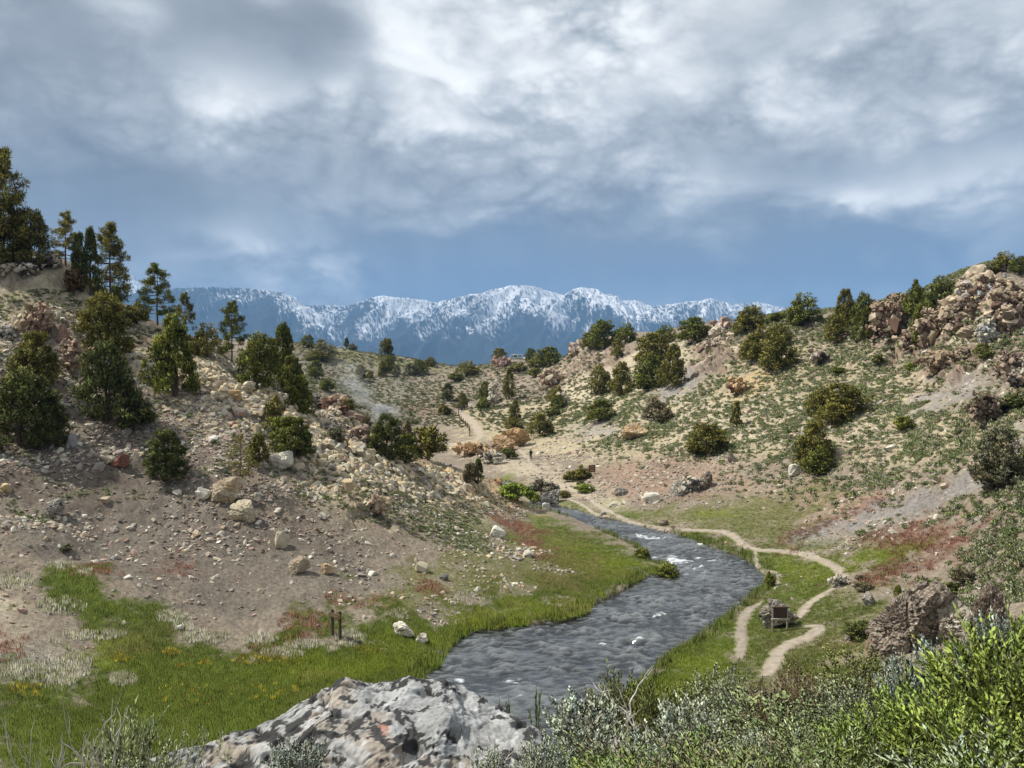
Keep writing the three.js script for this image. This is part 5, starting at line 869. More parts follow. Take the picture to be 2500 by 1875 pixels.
jun('olive', 'large juniper below the rim left part on the upper right slope', 1862, 790, 878, 88, { d: 158, v: 1 }); jun('olive', 'large front juniper with dark base on the upper right slope', 1902, 818, 902, 92, { d: 150, v: 3 }); jun('olive', 'lower left bush of the large upper slope juniper group', 1835, 820, 880, 52, { d: 160, v: 2 }); jun('olive', 'upper juniper behind the large front one', 1905, 788, 850, 66, { d: 160, v: 0 });
jun('mid', 'left tree of the dense grove right of the red outcrop', 2235, 695, 775, 66, { d: 124, v: 0 }); jun('dark', 'tallest tree of the dense grove right of the red outcrop', 2298, 672, 760, 78, { d: 122, v: 1 }); jun('mid', 'lower tree of the grove reaching down the crag', 2265, 735, 835, 84, { d: 120, v: 3 }); jun('mid', 'narrow pale tree rising from the grove', 2236, 682, 740, 24, { d: 126, v: 2 }); shrub('mid', 'dark bush at the lowest end of the grove', 2245, 790, 842, 46, { d: 118 }); jun('mid', 'small juniper on top of the layered red outcrop', 2195, 713, 750, 50, { d: 132, v: 4 });
jun('olive', 'larger juniper on the top of the right skyline crag', 2452, 613, 665, 60, { d: 110, v: 1 }); jun('dark', 'dark juniper at the right edge on top of the crag', 2490, 624, 668, 50, { d: 110, v: 0 }); shrub('grey', 'low grey bush left of the juniper on the crag top', 2418, 640, 668, 28, { d: 110 });
jun('olive', 'large spreading juniper in the middle of the right slope', 2050, 935, 1025, 130, { v: 3, d: 104 }); jun('olive', 'left half of the spreading juniper on the right slope', 2000, 945, 1020, 70, { v: 0, d: 105 }); jun('olive', 'low front bush of the spreading juniper on the right slope', 2030, 985, 1045, 80, { v: 2, d: 100 });
jun('olive', 'round topped juniper low on the right slope above the scree', 1990, 1028, 1140, 104, { v: 4, d: 86 }); jun('mid', 'dark lower bush of the round topped juniper', 2000, 1085, 1155, 72, { v: 1, d: 83 });
jun('olive', 'wide olive juniper above the pink slope', 1725, 1028, 1105, 108, { v: 0 }); shrub('dark', 'dark bush at the lower left of the wide olive juniper', 1700, 1080, 1112, 40);
con('olive', 'narrow upright bush right of the wide olive juniper', 1798, 978, 1042, 36, { v: 1 });
jun('mid', 'dark round bush in the sagebrush of the middle slope', 1465, 976, 1028, 78, { v: 2 }); jun('brown', 'brownish bush beside the grey scree of the middle slope', 1602, 966, 1028, 68, { v: 1 }); shrub('brown', 'low brown part of the bush beside the grey scree', 1622, 992, 1030, 44);
jun('olive', 'round bush left of the tall spiky bush above the trail', 1252, 1018, 1050, 52, { v: 0 }); jun('olive', 'spiky bush above the orange ledge on the trail', 1318, 1010, 1066, 62, { v: 2 }); jun('mid', 'dark bush on the pale slope below the gully', 1362, 962, 1000, 40, { v: 4, d: 215 }); jun('olive', 'olive juniper above the pale outcrop in the gully', 1358, 940, 985, 50, { v: 1, d: 225 }); shrub('mid', 'small dark bush right of the pale gully outcrop', 1350, 990, 1015, 34);
shrub('dark', 'dark low bush beside the hiker trail', 1242, 1092, 1120, 48, { v: 2 });
jun('mid', 'dark green bush on the crag below the right skyline', 2400, 838, 880, 46, { d: 94, v: 2 }); shrub('dark', 'dark bush right of the low dark outcrop', 2468, 955, 1000, 54); shrub('fresh', 'green bush alone on the upper right sagebrush slope', 2210, 1012, 1052, 50); shrub('lime', 'yellow green bush below the brown rubble crag', 2222, 882, 908, 28); shrub('fresh', 'light green bush near the foot of the red outcrop', 2045, 893, 912, 36);
shrub('mid', 'small dark green bush under the red outcrop cave', 2142, 862, 888, 26);
jun('grey', 'big grey olive shrub near the right edge of the slope', 2440, 1042, 1185, 140, { v: 1 }); shrub('brown', 'brown lower part of the big grey olive shrub', 2425, 1110, 1192, 110, { v: 2 });
// the river flat
shrub('lime', 'bright lime green willow bush behind the spur tip', 1262, 1175, 1222, 96, { d: 104, v: 2 }); shrub('fresh', 'darker green bush right of the lime willow', 1300, 1200, 1235, 56, { d: 102 });
shrub('pale', 'grey leafless looking bush above the grey river boulder', 1325, 1162, 1212, 76, { d: 106, v: 1 }); shrub('olive', 'olive bush left of the brown trail sign', 1402, 1145, 1172, 56); shrub('yellow', 'yellow green bush touching the brown trail sign', 1424, 1132, 1168, 40); shrub('lime', 'yellow green low bush on the gravel by the far trail', 1426, 1180, 1202, 52); shrub('olive', 'small olive bush right of the grey river boulder', 1376, 1196, 1214, 34); shrub('dark', 'small round shrub below the brown trail sign', 1418, 1172, 1184, 20);
shrub('dark', 'round dark green bush left of the large brown boulder', 2102, 1512, 1562, 80, { v: 2 }); con('fresh', 'small pointed bush behind the large brown boulder', 2192, 1428, 1462, 28, { v: 0 }); shrub('dark', 'dark green bush above the large brown boulder', 2312, 1415, 1452, 72, { v: 1 }); shrub('brown', 'brown twiggy shrub right of the stone heap', 2108, 1420, 1440, 52); shrub('brown', 'small brown shrub above the twiggy shrub', 2105, 1402, 1414, 30); shrub('brown', 'dark brown bush right of the stone heap on the pink soil', 2350, 1385, 1425, 60);
shrub('fresh', 'leafy tuft at the tip of the grassy point in the river', 1628, 1374, 1408, 62, { v: 2 }); shrub('fresh', 'green bush on the left bank where the river narrows', 1566, 1335, 1362, 40, { v: 0 }); shrub('fresh', 'dark grassy bush on the right bank at the river bend', 1880, 1392, 1432, 26);
shrub('grey', 'small grey green bush on the brown left talus', 160, 1325, 1345, 34);

// ---------------------------------------------------------------- low sagebrush of the slopes, too many to count
{
  const r = rng(77), clumps = []; for (let i = 0; i < 9; i++) { const a = r() * 6.28, q = 0.34 * Math.sqrt(r()); clumps.push([Math.cos(a) * q, 0.12 + 0.26 * r() * (1 - q), Math.sin(a) * q, 0.16, 0.14, 14]); }
  const geo = leafSpray(r, clumps, 0.17, 0.085, { up: 0.9, shell: 0.3, spread: 0.8, tint: 0.15 }), items = [];
  const hues = [[0.32, 0.365, 0.19], [0.36, 0.395, 0.23], [0.29, 0.33, 0.15], [0.39, 0.41, 0.26], [0.25, 0.32, 0.12], [0.34, 0.30, 0.18]];
  for (let i = 0; i < 300000 && items.length < 38000; i++) {
    const k = r(), right = k < 0.64, farB = !right && k < 0.82, a = (right ? -2 + 38 * r() : farB ? -19 + 26 * r() : -36 + 36 * r()) * Math.PI / 180, d = right ? 46 + 150 * r() : farB ? 170 + 220 * r() : 62 + 30 * r(), x = Math.sin(a) * d, z = -Math.cos(a) * d, h = baseHeight(x, z), up = h - waterLevel(z);
    if (up < 2 || cover(['grass', 'bright', 'scree', 'red'], x, z) > 0.35) continue;
    const line = fbm2(x * 0.06 + 30, z * 0.06, 3) * 1.5 + noise2(x * 0.35, z * 0.35) * 0.5, dens = right ? smooth(2.2, 7, up) * (0.5 + line) * (1 - 0.75 * cover(['pink', 'pale'], x, z)) * (0.6 + 0.55 * smooth(-5, 25, x) + 0.5 * smooth(28, 45, x) * smooth(95, 60, d)) : farB ? 0.8 + line : 0.3 + line * 0.6 + 0.9 * smooth(1, 8, h) - 0.5 * cover(['grey'], x, z);
    if (r() > dens) continue;
    if (PATHS.some((p) => near(p, x, z, 3) && p.sd(x, z) < p.w * 0.5 + 0.6)) continue;
    const s = (0.42 + 0.6 * r() * r()) * (farB ? 1.1 + 1.6 * r() * r() : right ? 0.85 + d / 260 : 0.7), c = hues[Math.floor(r() * (farB ? 6 : 5.3))], b = (0.8 + 0.45 * r()) * (farB ? 0.7 : 1);
    items.push([x, heightAt(x, z) - 0.05, z, r() * 6.28, [s * (1 + 0.7 * r()), s * (0.7 + 0.4 * r()), s], [c[0] * b, c[1] * b, c[2] * b]]);
  }
  stuff('sagebrush', 'low grey green sagebrush dotted over the slopes', 'sagebrush', geo, leafMat(1, 1, 1), items);
}
// ---------------------------------------------------------------- grass and herbs of the meadows
{
  const r = rng(88);
  const blades = (n, len, wid, bend, spread) => { const pos = [], nor = [], col = []; for (let i = 0; i < n; i++) { const a = r() * 6.28, q = spread * Math.sqrt(r()), x = Math.cos(a) * q, z = Math.sin(a) * q, t = r() * 6.28, l = len * (0.6 + 0.6 * r()), bx = Math.cos(t) * bend * l * r(), bz = Math.sin(t) * bend * l * r(), ux = Math.cos(t + 1.57) * wid, uz = Math.sin(t + 1.57) * wid, k = 0.8 + 0.4 * r();
    pos.push(x - ux, -0.05, z - uz, x + ux, -0.05, z + uz, x + bx, l, z + bz); for (let m = 0; m < 3; m++) { nor.push(bx * 0.4, 1, bz * 0.4); col.push(k * (m === 2 ? 1.15 : 0.95), k, k * 0.95); } }
    const g = new THREE.BufferGeometry(); g.setAttribute('position', new THREE.Float32BufferAttribute(pos, 3)); g.setAttribute('normal', new THREE.Float32BufferAttribute(nor, 3)); g.setAttribute('color', new THREE.Float32BufferAttribute(col, 3)); g.normalizeNormals?.(); return g; };
  const tuft = blades(15, 0.26, 0.016, 0.7, 0.26), herb = blades(16, 0.2, 0.02, 0.6, 0.24), m = leafMat(1, 1, 1);
  const grass = [], red = [], white = [], yellow = [], reeds = [];
  for (let i = 0; i < 200000 && grass.length < 52000; i++) {
    const left = r() < 0.62, a = (left ? -36 + 46 * r() : 2 + 30 * r()) * Math.PI / 180, d = left ? 27 + 45 * r() * (0.5 + 0.5 * r()) : 36 + 70 * r() * (0.4 + 0.6 * r()), x = Math.sin(a) * d, z = -Math.cos(a) * d;
    if (near(RIVER, x, z, 0) && RIVER.sd(x, z) < 0.15) continue;
    const w = cover(['grass', 'bright'], x, z), o = cover(['olive'], x, z), h = heightAt(x, z); if (h < waterLevel(z) + 0.05 || r() > w * 0.9 + o * 0.35) continue;
    if (PATHS.some((p) => near(p, x, z, 2) && p.sd(x, z) < p.w * 0.38)) continue;
    const bank = near(RIVER, x, z, 2) ? smooth(2.2, 0.2, RIVER.sd(x, z)) : 0, br = cover(['bright'], x, z), k = (0.8 + 0.4 * r()) * (1 + 0.35 * fbm2(x * 0.22, z * 0.22, 3)), s = (0.6 + 0.5 * r()) * (0.75 + 0.9 * bank) * (0.55 + 0.45 * w), y = clamp(o * 0.8 - w * 0.4 + fbm2(x * 0.15 + 80, z * 0.15, 2) * 1.1 + fbm2(x * 0.6, z * 0.6 + 40, 2) * 0.7 + r() * 0.25 + (left ? 0 : 0.18)), low = left ? 1 : 0.62;
    grass.push([x, h, z, r() * 6.28, [s * 1.2, s * low, s * 1.2], [lerp(lerp(0.09, 0.15, br), 0.165, y) * k, lerp(lerp(0.128, 0.20, br), 0.155, y) * k, lerp(0.018, 0.06, y) * k]]);
  }
  for (let i = 0; i < 60000; i++) {
    const left = r() < 0.6, a = (left ? -36 + 42 * r() : 4 + 30 * r()) * Math.PI / 180, d = 28 + 62 * r(), x = Math.sin(a) * d, z = -Math.cos(a) * d, h = () => heightAt(x, z), k = 0.75 + 0.5 * r();
    if (near(RIVER, x, z, 0) && RIVER.sd(x, z) < 0.3) continue;
    const wr = cover(['red'], x, z); if (r() < wr * 0.8 && red.length < 3600) { red.push([x, h(), z, r() * 6.28, [1.1, 0.55 + 0.5 * r(), 1.1], [0.19 * k, 0.09 * k, 0.065 * k]]); continue; }
    const ws = cover(['silver'], x, z); if (r() < ws * 0.7 && white.length < 2600) { const b = 0.6 + 0.7 * r(); white.push([x, h(), z, r() * 6.28, [0.8, 0.8 + 0.4 * r(), 0.8], r() < 0.5 ? [0.42 * b, 0.41 * b, 0.35 * b] : [0.22 * b, 0.235 * b, 0.16 * b]]); }
  }
  // pale flower heads along the meadow rim, yellow flowers in the sedge
  const drift = (list, px, py, rx, ry, n, f) => { for (let i = 0; i < n; i++) { const t = r() * 6.28, q = Math.sqrt(r()), p = ground(px + Math.cos(t) * q * rx, py + Math.sin(t) * q * ry); list.push(f(p)); } };
  const whiteAt = (p) => { const b = 0.65 + 0.7 * r(); return [p.x, p.y, p.z, r() * 6.28, [0.7, 0.7 + 0.5 * r(), 0.7], r() < 0.45 ? [0.42 * b, 0.42 * b, 0.36 * b] : [0.24 * b, 0.26 * b, 0.16 * b]]; };
  for (const [x, y, rx, ry, n] of [[40, 1415, 45, 22, 110], [150, 1382, 40, 10, 70], [205, 1398, 22, 8, 40], [230, 1552, 80, 12, 130], [150, 1480, 60, 22, 90], [180, 1625, 45, 28, 140], [300, 1660, 34, 16, 90], [150, 1660, 40, 14, 80], [420, 1505, 45, 14, 110], [500, 1555, 60, 16, 120], [445, 1530, 26, 10, 50], [690, 1595, 55, 12, 150], [740, 1575, 50, 10, 80], [855, 1558, 36, 22, 170], [810, 1588, 12, 6, 24], [975, 1500, 30, 12, 60], [1360, 1470, 40, 14, 60], [60, 1640, 60, 20, 90], [1150, 1460, 70, 20, 60], [640, 1560, 40, 16, 60]]) drift(white, x, y, rx, ry, n, whiteAt);
  const yellowAt = (p) => { const b = 0.7 + 0.5 * r(); return [p.x, p.y + 0.1, p.z, r() * 6.28, 0.35 + 0.3 * r(), r() < 0.25 ? [0.42 * b, 0.36 * b, 0.03 * b] : [0.14 * b, 0.13 * b, 0.02 * b]]; };
  for (const [x, y, rx, ry, n] of [[295, 1612, 26, 9, 40], [415, 1595, 26, 8, 40], [500, 1622, 16, 8, 22], [620, 1612, 60, 14, 80], [700, 1615, 46, 12, 36], [440, 1630, 12, 5, 20], [460, 1700, 90, 30, 60], [640, 1690, 90, 20, 50], [60, 1690, 60, 20, 60], [900, 1590, 40, 10, 40], [1180, 1530, 60, 8, 60]]) drift(yellow, x, y, rx, ry, n, yellowAt);
  const tall = blades(12, 0.6, 0.014, 0.35, 0.22);
  for (let i = 0; i < 40000 && reeds.length < 2600; i++) { const x = -9 + 40 * r(), z = -34 - 62 * r(); if (!near(RIVER, x, z, 1)) continue; const s = RIVER.sd(x, z); if (s < 0.05 || s > 1.0 || r() > 0.5 + noise2(x * 0.5, z * 0.5)) continue; const k = 0.75 + 0.4 * r(), y = heightAt(x, z); if (y < waterLevel(z) - 0.05 || x > 7 && z < -82) continue; reeds.push([x, y, z, r() * 6.28, 0.6 + 0.6 * r(), [0.10 * k, 0.13 * k, 0.03 * k]]); }
  stuff('meadow_grass', 'green grass covering the river meadows', 'grass', tuft, m, grass);
  stuff('red_herbs', 'dark red low herbs in patches at the edge of the grass', 'red herbs', herb, m, red);
  stuff('pale_herbs', 'pale whitish herbs fringing the green meadow', 'pale herbs', herb, m, white);
  stuff('yellow_flowers', 'yellow flowers in the sedge of the left meadow', 'flowers', herb, m, yellow);
  stuff('bank_sedge', 'tall green sedge along both river banks', 'sedge', tall, m, reeds);
}

// ---------------------------------------------------------------- the lichened rock in the foreground
{
  const top = [[150, 1960], [260, 1900], [330, 1868], [400, 1842], [470, 1824], [520, 1812], [560, 1800], [600, 1782], [650, 1757], [690, 1738], [730, 1720], [760, 1706], [795, 1684], [822, 1664], [845, 1657], [880, 1663], [930, 1664], [975, 1658], [1000, 1655], [1040, 1662], [1090, 1656], [1110, 1664], [1140, 1688], [1190, 1712], [1230, 1730], [1270, 1752], [1305, 1775], [1325, 1795], [1345, 1850], [1365, 1960]]
    .map(([a, b]) => { const d = 5.0 + 0.8 * smooth(300, 820, a) - 0.5 * smooth(1150, 1360, a), p = at(a, b, d); return [p.x, p.y, p.z]; });
  const ridge = (x) => { let i = 0; while (i < top.length - 2 && x > top[i + 1][0]) i++; const t = clamp((x - top[i][0]) / (top[i + 1][0] - top[i][0])); return [lerp(top[i][1], top[i + 1][1], t), lerp(top[i][2], top[i + 1][2], t)]; };
  const x0 = top[0][0], x1 = top[top.length - 1][0], NX = 380, NZ = 270, pos = new Float32Array(NX * NZ * 3), col = new Float32Array(NX * NZ * 3), idx = [];
  const base = (x, u) => { const [ry, rz] = ridge(x), brow = 0.62 + 0.4 * fbm2(x * 1.4, 3, 3), v = Math.max(0, u - brow); return V3(x, u < 0 ? ry - 1.5 * Math.pow(-u, 1.35) : ry - 0.10 * u - 0.62 * v * v / (v + 0.25), rz + u); };
  let k = 0;
  for (let j = 0; j < NZ; j++) for (let i = 0; i < NX; i++, k++) {
    const x = lerp(x0, x1, i / (NX - 1)), u = lerp(-0.5, 1.75, j / (NZ - 1)), p = base(x, u), e = 0.05, n = base(x, u + e).sub(p).cross(base(x + e, u).sub(p)).normalize(), amp = smooth(-0.5, 0.0, u);
    const X = p.x + 0.10 * noise3(p.x * 3, p.y * 3, p.z * 3), Y = p.y * 1.35 + 0.10 * noise3(p.x * 3 + 7, p.y * 3, p.z * 3), Z = p.z + 0.35 * p.y;
    // broad broken slabs, joints, then grain
    const w = worley3(X * 1.9 + 3, Y * 3.2, Z * 2.3), crack = 1 - smooth(0, 0.07, w.f2 - w.f1), w2 = worley3(X * 5.5 + 7, Y * 8, Z * 6.5), c2 = 1 - smooth(0, 0.10, w2.f2 - w2.f1);
    const pit = smooth(0.13, 0.3, fbm3(X * 3.4 + 40, Y * 4, Z * 3.4, 3)), grain = fbm3(X * 16, Y * 20, Z * 16, 4), rib = 0.22 - Math.abs(noise3(X * 2.6 + 5, Y * 5, Z * 3)), rib2 = 0.22 - Math.abs(noise3(X * 8 + 5, Y * 12, Z * 9));
    const seam = crack * smooth(-0.05, 0.1, noise3(X * 1.3 + 9, Y, Z * 1.3)), d = amp * (fbm3(X * 2.2, Y * 2.4, Z * 2.2, 3) * 0.10 - seam * 0.035 - c2 * 0.010 * smooth(0, 0.15, noise3(X * 2, Y * 2, Z * 2 + 4))) + rib * 0.012 + grain * 0.028 + fbm3(X * 5 + 3, Y * 9, Z * 6, 3) * 0.035 + noise3(X * 44, Y * 44, Z * 44) * 0.007 - pit * 0.05;
    p.addScaledVector(n, d); pos[k * 3] = p.x; pos[k * 3 + 1] = p.y; pos[k * 3 + 2] = p.z;
    // grey skin, warm broken faces, black and pale lichen
    const g = 1 + 0.4 * fbm3(X * 6, Y * 6, Z * 6 + 8, 4) + 0.3 * noise3(X * 45, Y * 45, Z * 45) + 0.3 * noise3(X * 90, Y * 90, Z * 90), warm = smooth(0.0, 0.2, fbm3(X * 1.5 + 20, Y * 2, Z * 1.5, 3) + 0.30 * smooth(0.35, 1.0, u) - 0.12 + 0.1 * smooth(-1.2, -2.2, x)), c = [lerp(0.25, 0.27, warm) * g, lerp(0.253, 0.238, warm) * g, lerp(0.25, 0.20, warm) * g];
    const pale = smooth(0.04, 0.16, fbm3(X * 5 + 60, Y * 5, Z * 5, 4)); for (let q = 0; q < 3; q++) c[q] = lerp(c[q], [0.36, 0.365, 0.36][q] * (0.8 + 0.2 * g), pale * 0.75);
    const lich = 0.02 + 0.55 * fbm3(X * 2.4 + 11, Y * 2.4, Z * 2.4 + 5, 3) + 0.8 * fbm3(X * 9 + 11, Y * 10, Z * 10 + 5, 4) + 0.30 * fbm3(X * 26, Y * 28, Z * 28 + 5, 3) + 0.13 * Math.exp(-(((x + 1.3) / 0.4) ** 2) - ((u - 0.25) / 0.3) ** 2) + 0.09 * smooth(0.15, -0.1, u) + pit * 0.10 + c2 * 0.03 + crack * 0.08, b = smooth(0.105, 0.135, lich);
    const stain = smooth(0.45, 0.8, Math.exp(-(((x + 0.9) / 0.08) ** 2) - ((u - 0.66) / 0.1) ** 2) + 0.5 * noise3(X * 16, Y * 16, Z * 16));
    const joint = 1 - 0.75 * Math.max(seam * 0.9, 0.55 * c2 * smooth(0.02, 0.2, noise3(X * 2, Y * 2, Z * 2 + 4))), spot = smooth(0.2, 0.32, fbm3(X * 13 + 70, Y * 13, Z * 13, 3));
    for (let q = 0; q < 3; q++) { c[q] = lerp(c[q] * joint, 0.46, spot * 0.8); c[q] = lerp(c[q], [0.30, 0.12, 0.075][q], stain * 0.8); col[k * 3 + q] = clamp(lerp(c[q], 0.026 + 0.02 * g, b), 0.02, 0.7); }
  }
  for (let j = 0; j < NZ - 1; j++) for (let i = 0; i < NX - 1; i++) { const a = j * NX + i, b = a + 1, c = a + NX, d = c + 1; idx.push(a, c, b, b, c, d); }
  const g = new THREE.BufferGeometry(); g.setAttribute('position', new THREE.BufferAttribute(pos, 3)); g.setAttribute('color', new THREE.BufferAttribute(col, 3)); g.setIndex(idx); g.computeVertexNormals();
  const o = new THREE.Mesh(g, WHITE(0.9)); o.name = 'foreground_rock'; o.castShadow = o.receiveShadow = true; scene.add(o); tag(o, 'big pale grey rock blotched with black lichen in the foreground', 'rock');
}

// ---------------------------------------------------------------- shrubs near the camera, leaf by leaf
function leafyForm(seed, { w = 1, h = 1, stems = 26, twigs = 6, leaves = 10, leafL = 0.035, leafW = 0.009, upright = 0.6, bend = 0.25, from = 0.35, splay = 0.8, wild = 0.5, thick = 0.006, twigL = 0.16, ragged = 0.3 } = {}) {
  const r = rng(seed), pos = [], nor = [], col = [], wood = [], t = V3(), b = V3(), n = V3(), o = V3();
  const leaf = (p, d, k, warm) => {
    t.copy(d).normalize(); b.set(r() - 0.5, r() * 0.6 - 0.3, r() - 0.5).cross(t).normalize(); n.crossVectors(t, b); if (n.y < 0) n.negate();
    const L = leafL * (0.65 + 0.7 * r()), W = leafW * (0.7 + 0.6 * r()), f = L * 0.10 * (r() - 0.3), mx = p.x + t.x * L * 0.5 + n.x * f, my = p.y + t.y * L * 0.5 + n.y * f, mz = p.z + t.z * L * 0.5 + n.z * f, s = 0.8 + 0.4 * r();
    o.copy(n).multiplyScalar(0.8).add(V3(p.x, 0.25, p.z).normalize().multiplyScalar(0.45)).normalize();
    const v = (x, y, z) => { pos.push(x, y, z); nor.push(o.x, o.y, o.z); col.push(k * s * (1 + warm), k * s, k * s * (1 - warm)); };
    v(p.x, p.y, p.z); v(mx + b.x * W, my + b.y * W, mz + b.z * W); v(p.x + t.x * L, p.y + t.y * L, p.z + t.z * L);
    v(p.x, p.y, p.z); v(p.x + t.x * L, p.y + t.y * L, p.z + t.z * L); v(mx - b.x * W, my - b.y * W, mz - b.z * W);
  };
  for (let i = 0; i < stems; i++) {
    const a = r() * 6.28, q = Math.sqrt(r()), tip = V3(Math.cos(a) * q * w * 0.5 * (0.85 + ragged * r()), h * Math.sqrt(Math.max(0.06, 1 - q * q * splay)) * (1 - ragged * r()), Math.sin(a) * q * w * 0.5 * (0.85 + ragged * r())), k0 = 0.78 + 0.44 * r(), warm = (r() - 0.5) * 0.14;
    const pts = []; for (let s = 0; s <= 5; s++) { const f = s / 5; pts.push(V3(tip.x * Math.pow(f, 1 + bend) * 0.94 + tip.x * 0.06 + (r() - 0.5) * 0.05 * f * w, tip.y * f - 0.04, tip.z * Math.pow(f, 1 + bend) * 0.94 + tip.z * 0.06 + (r() - 0.5) * 0.05 * f * w)); }
    wood.push(limb(pts, thick, thick * 0.35, 4));
    const curve = new THREE.CatmullRomCurve3(pts);
    for (let m = 0; m < twigs; m++) {
      const f = m === 0 ? 0.86 : from + (1 - from) * r(), p0 = curve.getPoint(f), g = curve.getTangent(f), d = V3(g.x + (r() - 0.5) * 2 * wild + Math.cos(a) * 0.2, g.y * upright + 0.35 + (r() - 0.5) * wild, g.z + (r() - 0.5) * 2 * wild + Math.sin(a) * 0.2).normalize(), l = twigL * (0.5 + 0.8 * r());
      if (twigL > 0.05) wood.push(limb([p0, p0.clone().addScaledVector(d, l)], thick * 0.3, thick * 0.15, 3));
      for (let e = 0; e < leaves; e++) { const s = 0.1 + 0.95 * (e / leaves), p = p0.clone().addScaledVector(d, l * s); p.x += (r() - 0.5) * 0.012; p.z += (r() - 0.5) * 0.012; leaf(p, V3(d.x + (r() - 0.5) * 1.3, d.y * 0.9 + 0.2 + (r() - 0.5) * 0.9, d.z + (r() - 0.5) * 1.3), k0, warm); }
    }
  }
  const crown = new THREE.BufferGeometry(); crown.setAttribute('position', new THREE.Float32BufferAttribute(pos, 3)); crown.setAttribute('normal', new THREE.Float32BufferAttribute(nor, 3)); crown.setAttribute('color', new THREE.Float32BufferAttribute(col, 3));
  return { crown, trunk: mergeGeometries(wood) };
}
function deadForm(seed, { h = 0.6, n = 20, spread = 0.8, thick = 0.013, curl = 0.9 } = {}) {
  const r = rng(seed), wood = [];
  const grow = (p, d, l, rad, depth) => {
    const pts = [p.clone()], q = p.clone(), e = d.clone(); for (let s = 0; s < 6; s++) { e.x += (r() - 0.5) * curl; e.y += (r() - 0.45) * curl * 0.8; e.z += (r() - 0.5) * curl; e.normalize(); q.addScaledVector(e, l / 6); pts.push(q.clone()); }
    wood.push(limb(pts, rad, rad * 0.4, 4)); if (depth > 0) for (let i = 0; i < 3; i++) grow(pts[1 + Math.floor(r() * 6)], V3(e.x + (r() - 0.5) * 1.5, e.y + (r() - 0.3), e.z + (r() - 0.5) * 1.5).normalize(), l * (0.35 + 0.3 * r()), rad * 0.55, depth - 1);
  };
  for (let i = 0; i < n; i++) { const a = r() * 6.28; grow(V3((r() - 0.5) * 0.08, -0.05, (r() - 0.5) * 0.08), V3(Math.cos(a) * spread * r(), 0.9, Math.sin(a) * spread * r()).normalize(), h * (0.5 + 0.5 * r()), thick * (0.6 + 0.6 * r()), 2); }
  return mergeGeometries(wood);
}
const SAGE = [1, 2, 3].map((i) => leafyForm(500 + i, { stems: 95, twigs: 7, leaves: 12, leafL: 0.034, leafW: 0.0085, upright: 1.0, wild: 0.4, twigL: 0.11, from: 0.35, ragged: 0.16, splay: 0.92, thick: 0.004 }));
const WILLOW = [1, 2].map((i) => leafyForm(520 + i, { stems: 70, twigs: 9, leaves: 13, leafL: 0.045, leafW: 0.0075, upright: 1.1, wild: 0.5, twigL: 0.17, from: 0.2, splay: 0.8, ragged: 0.22, thick: 0.004 }));
const BITTER = [1, 2].map((i) => leafyForm(540 + i, { stems: 80, twigs: 8, leaves: 12, leafL: 0.027, leafW: 0.0075, upright: 0.7, wild: 0.7, twigL: 0.11, from: 0.35, ragged: 0.28, thick: 0.003 }));
const SAPLING = leafyForm(560, { stems: 5, twigs: 26, leaves: 9, leafL: 0.04, leafW: 0.007, w: 0.5, upright: 0.9, wild: 0.7, twigL: 0.09, from: 0.12, splay: 0.2, bend: 0.1 });
const OPEN = leafyForm(570, { stems: 12, twigs: 7, leaves: 8, leafL: 0.042, leafW: 0.0065, upright: 0.8, wild: 0.7, twigL: 0.16, from: 0.5, thick: 0.009 });
const DEAD = [deadForm(580), deadForm(581, { n: 26, spread: 1.4, curl: 1.0 })];
const LEAF = { sage: leafMat(0.54, 0.60, 0.46), blue: leafMat(0.46, 0.53, 0.43), sagegreen: leafMat(0.33, 0.37, 0.22), willow: leafMat(0.33, 0.42, 0.095), willow2: leafMat(0.26, 0.35, 0.08), bitter: leafMat(0.28, 0.34, 0.15), rusty: leafMat(0.33, 0.26, 0.14), olive: leafMat(0.245, 0.275, 0.09), greygreen: leafMat(0.36, 0.41, 0.25), light: leafMat(0.44, 0.50, 0.25) };
const DEADM = std(0.50, 0.47, 0.42, 0.95), STEM = std(0.17, 0.135, 0.105, 0.95), PALESTEM = std(0.52, 0.49, 0.42, 0.95);
function bush(form, mat, label, px, top, wpx, d, opt = {}) {
  const p = ground(px, 1800, d), w = wpx * d / F, h = clamp(dirY(top) * d - p.y, 0.25, 2.4), o = thing(opt.name ?? 'shrub', label, opt.cat ?? 'shrub', p, 0, opt.group);
  const list = form.crown ? [part('foliage', form.crown, LEAF[mat], o), part('stem', form.trunk, opt.stem ?? STEM, o)] : [part('branch', form, DEADM, o)];
  const s = form.crown ? V3(w, h, w) : V3(w / 0.7, h / 0.6, w / 0.7);
  for (const m of list) { m.scale.copy(s); m.rotation.y = (px * 0.29 + top) % 6.28; }
  return o;
}
const sage = (n, ...a) => bush(SAGE[n], ...a);
sage(0, 'sage', 'large silvery sagebrush right of the lichened rock', 1430, 1690, 330, 6.3, { name: 'sagebrush_bush' });
sage(1, 'sage', 'rounded silvery sagebrush standing alone in the middle foreground', 1685, 1692, 270, 6.6, { name: 'sagebrush_bush' });
sage(2, 'sage', 'small silvery sagebrush low between the two large ones', 1560, 1790, 180, 5.3, { name: 'sagebrush_bush' });
sage(0, 'blue', 'sagebrush growing up against the front of the lichened rock', 720, 1785, 200, 4.2, { name: 'sagebrush_bush' });
sage(1, 'sage', 'silvery sagebrush at the bottom edge right of the lichened rock', 1320, 1795, 210, 4.9, { name: 'sagebrush_bush' });
sage(2, 'sage', 'low silvery sagebrush at the right corner of the lichened rock', 1195, 1826, 170, 4.5, { name: 'sagebrush_bush' });
sage(1, 'sage', 'silvery sagebrush right of the rounded one at the bottom', 1850, 1775, 170, 5.6, { name: 'sagebrush_bush' });
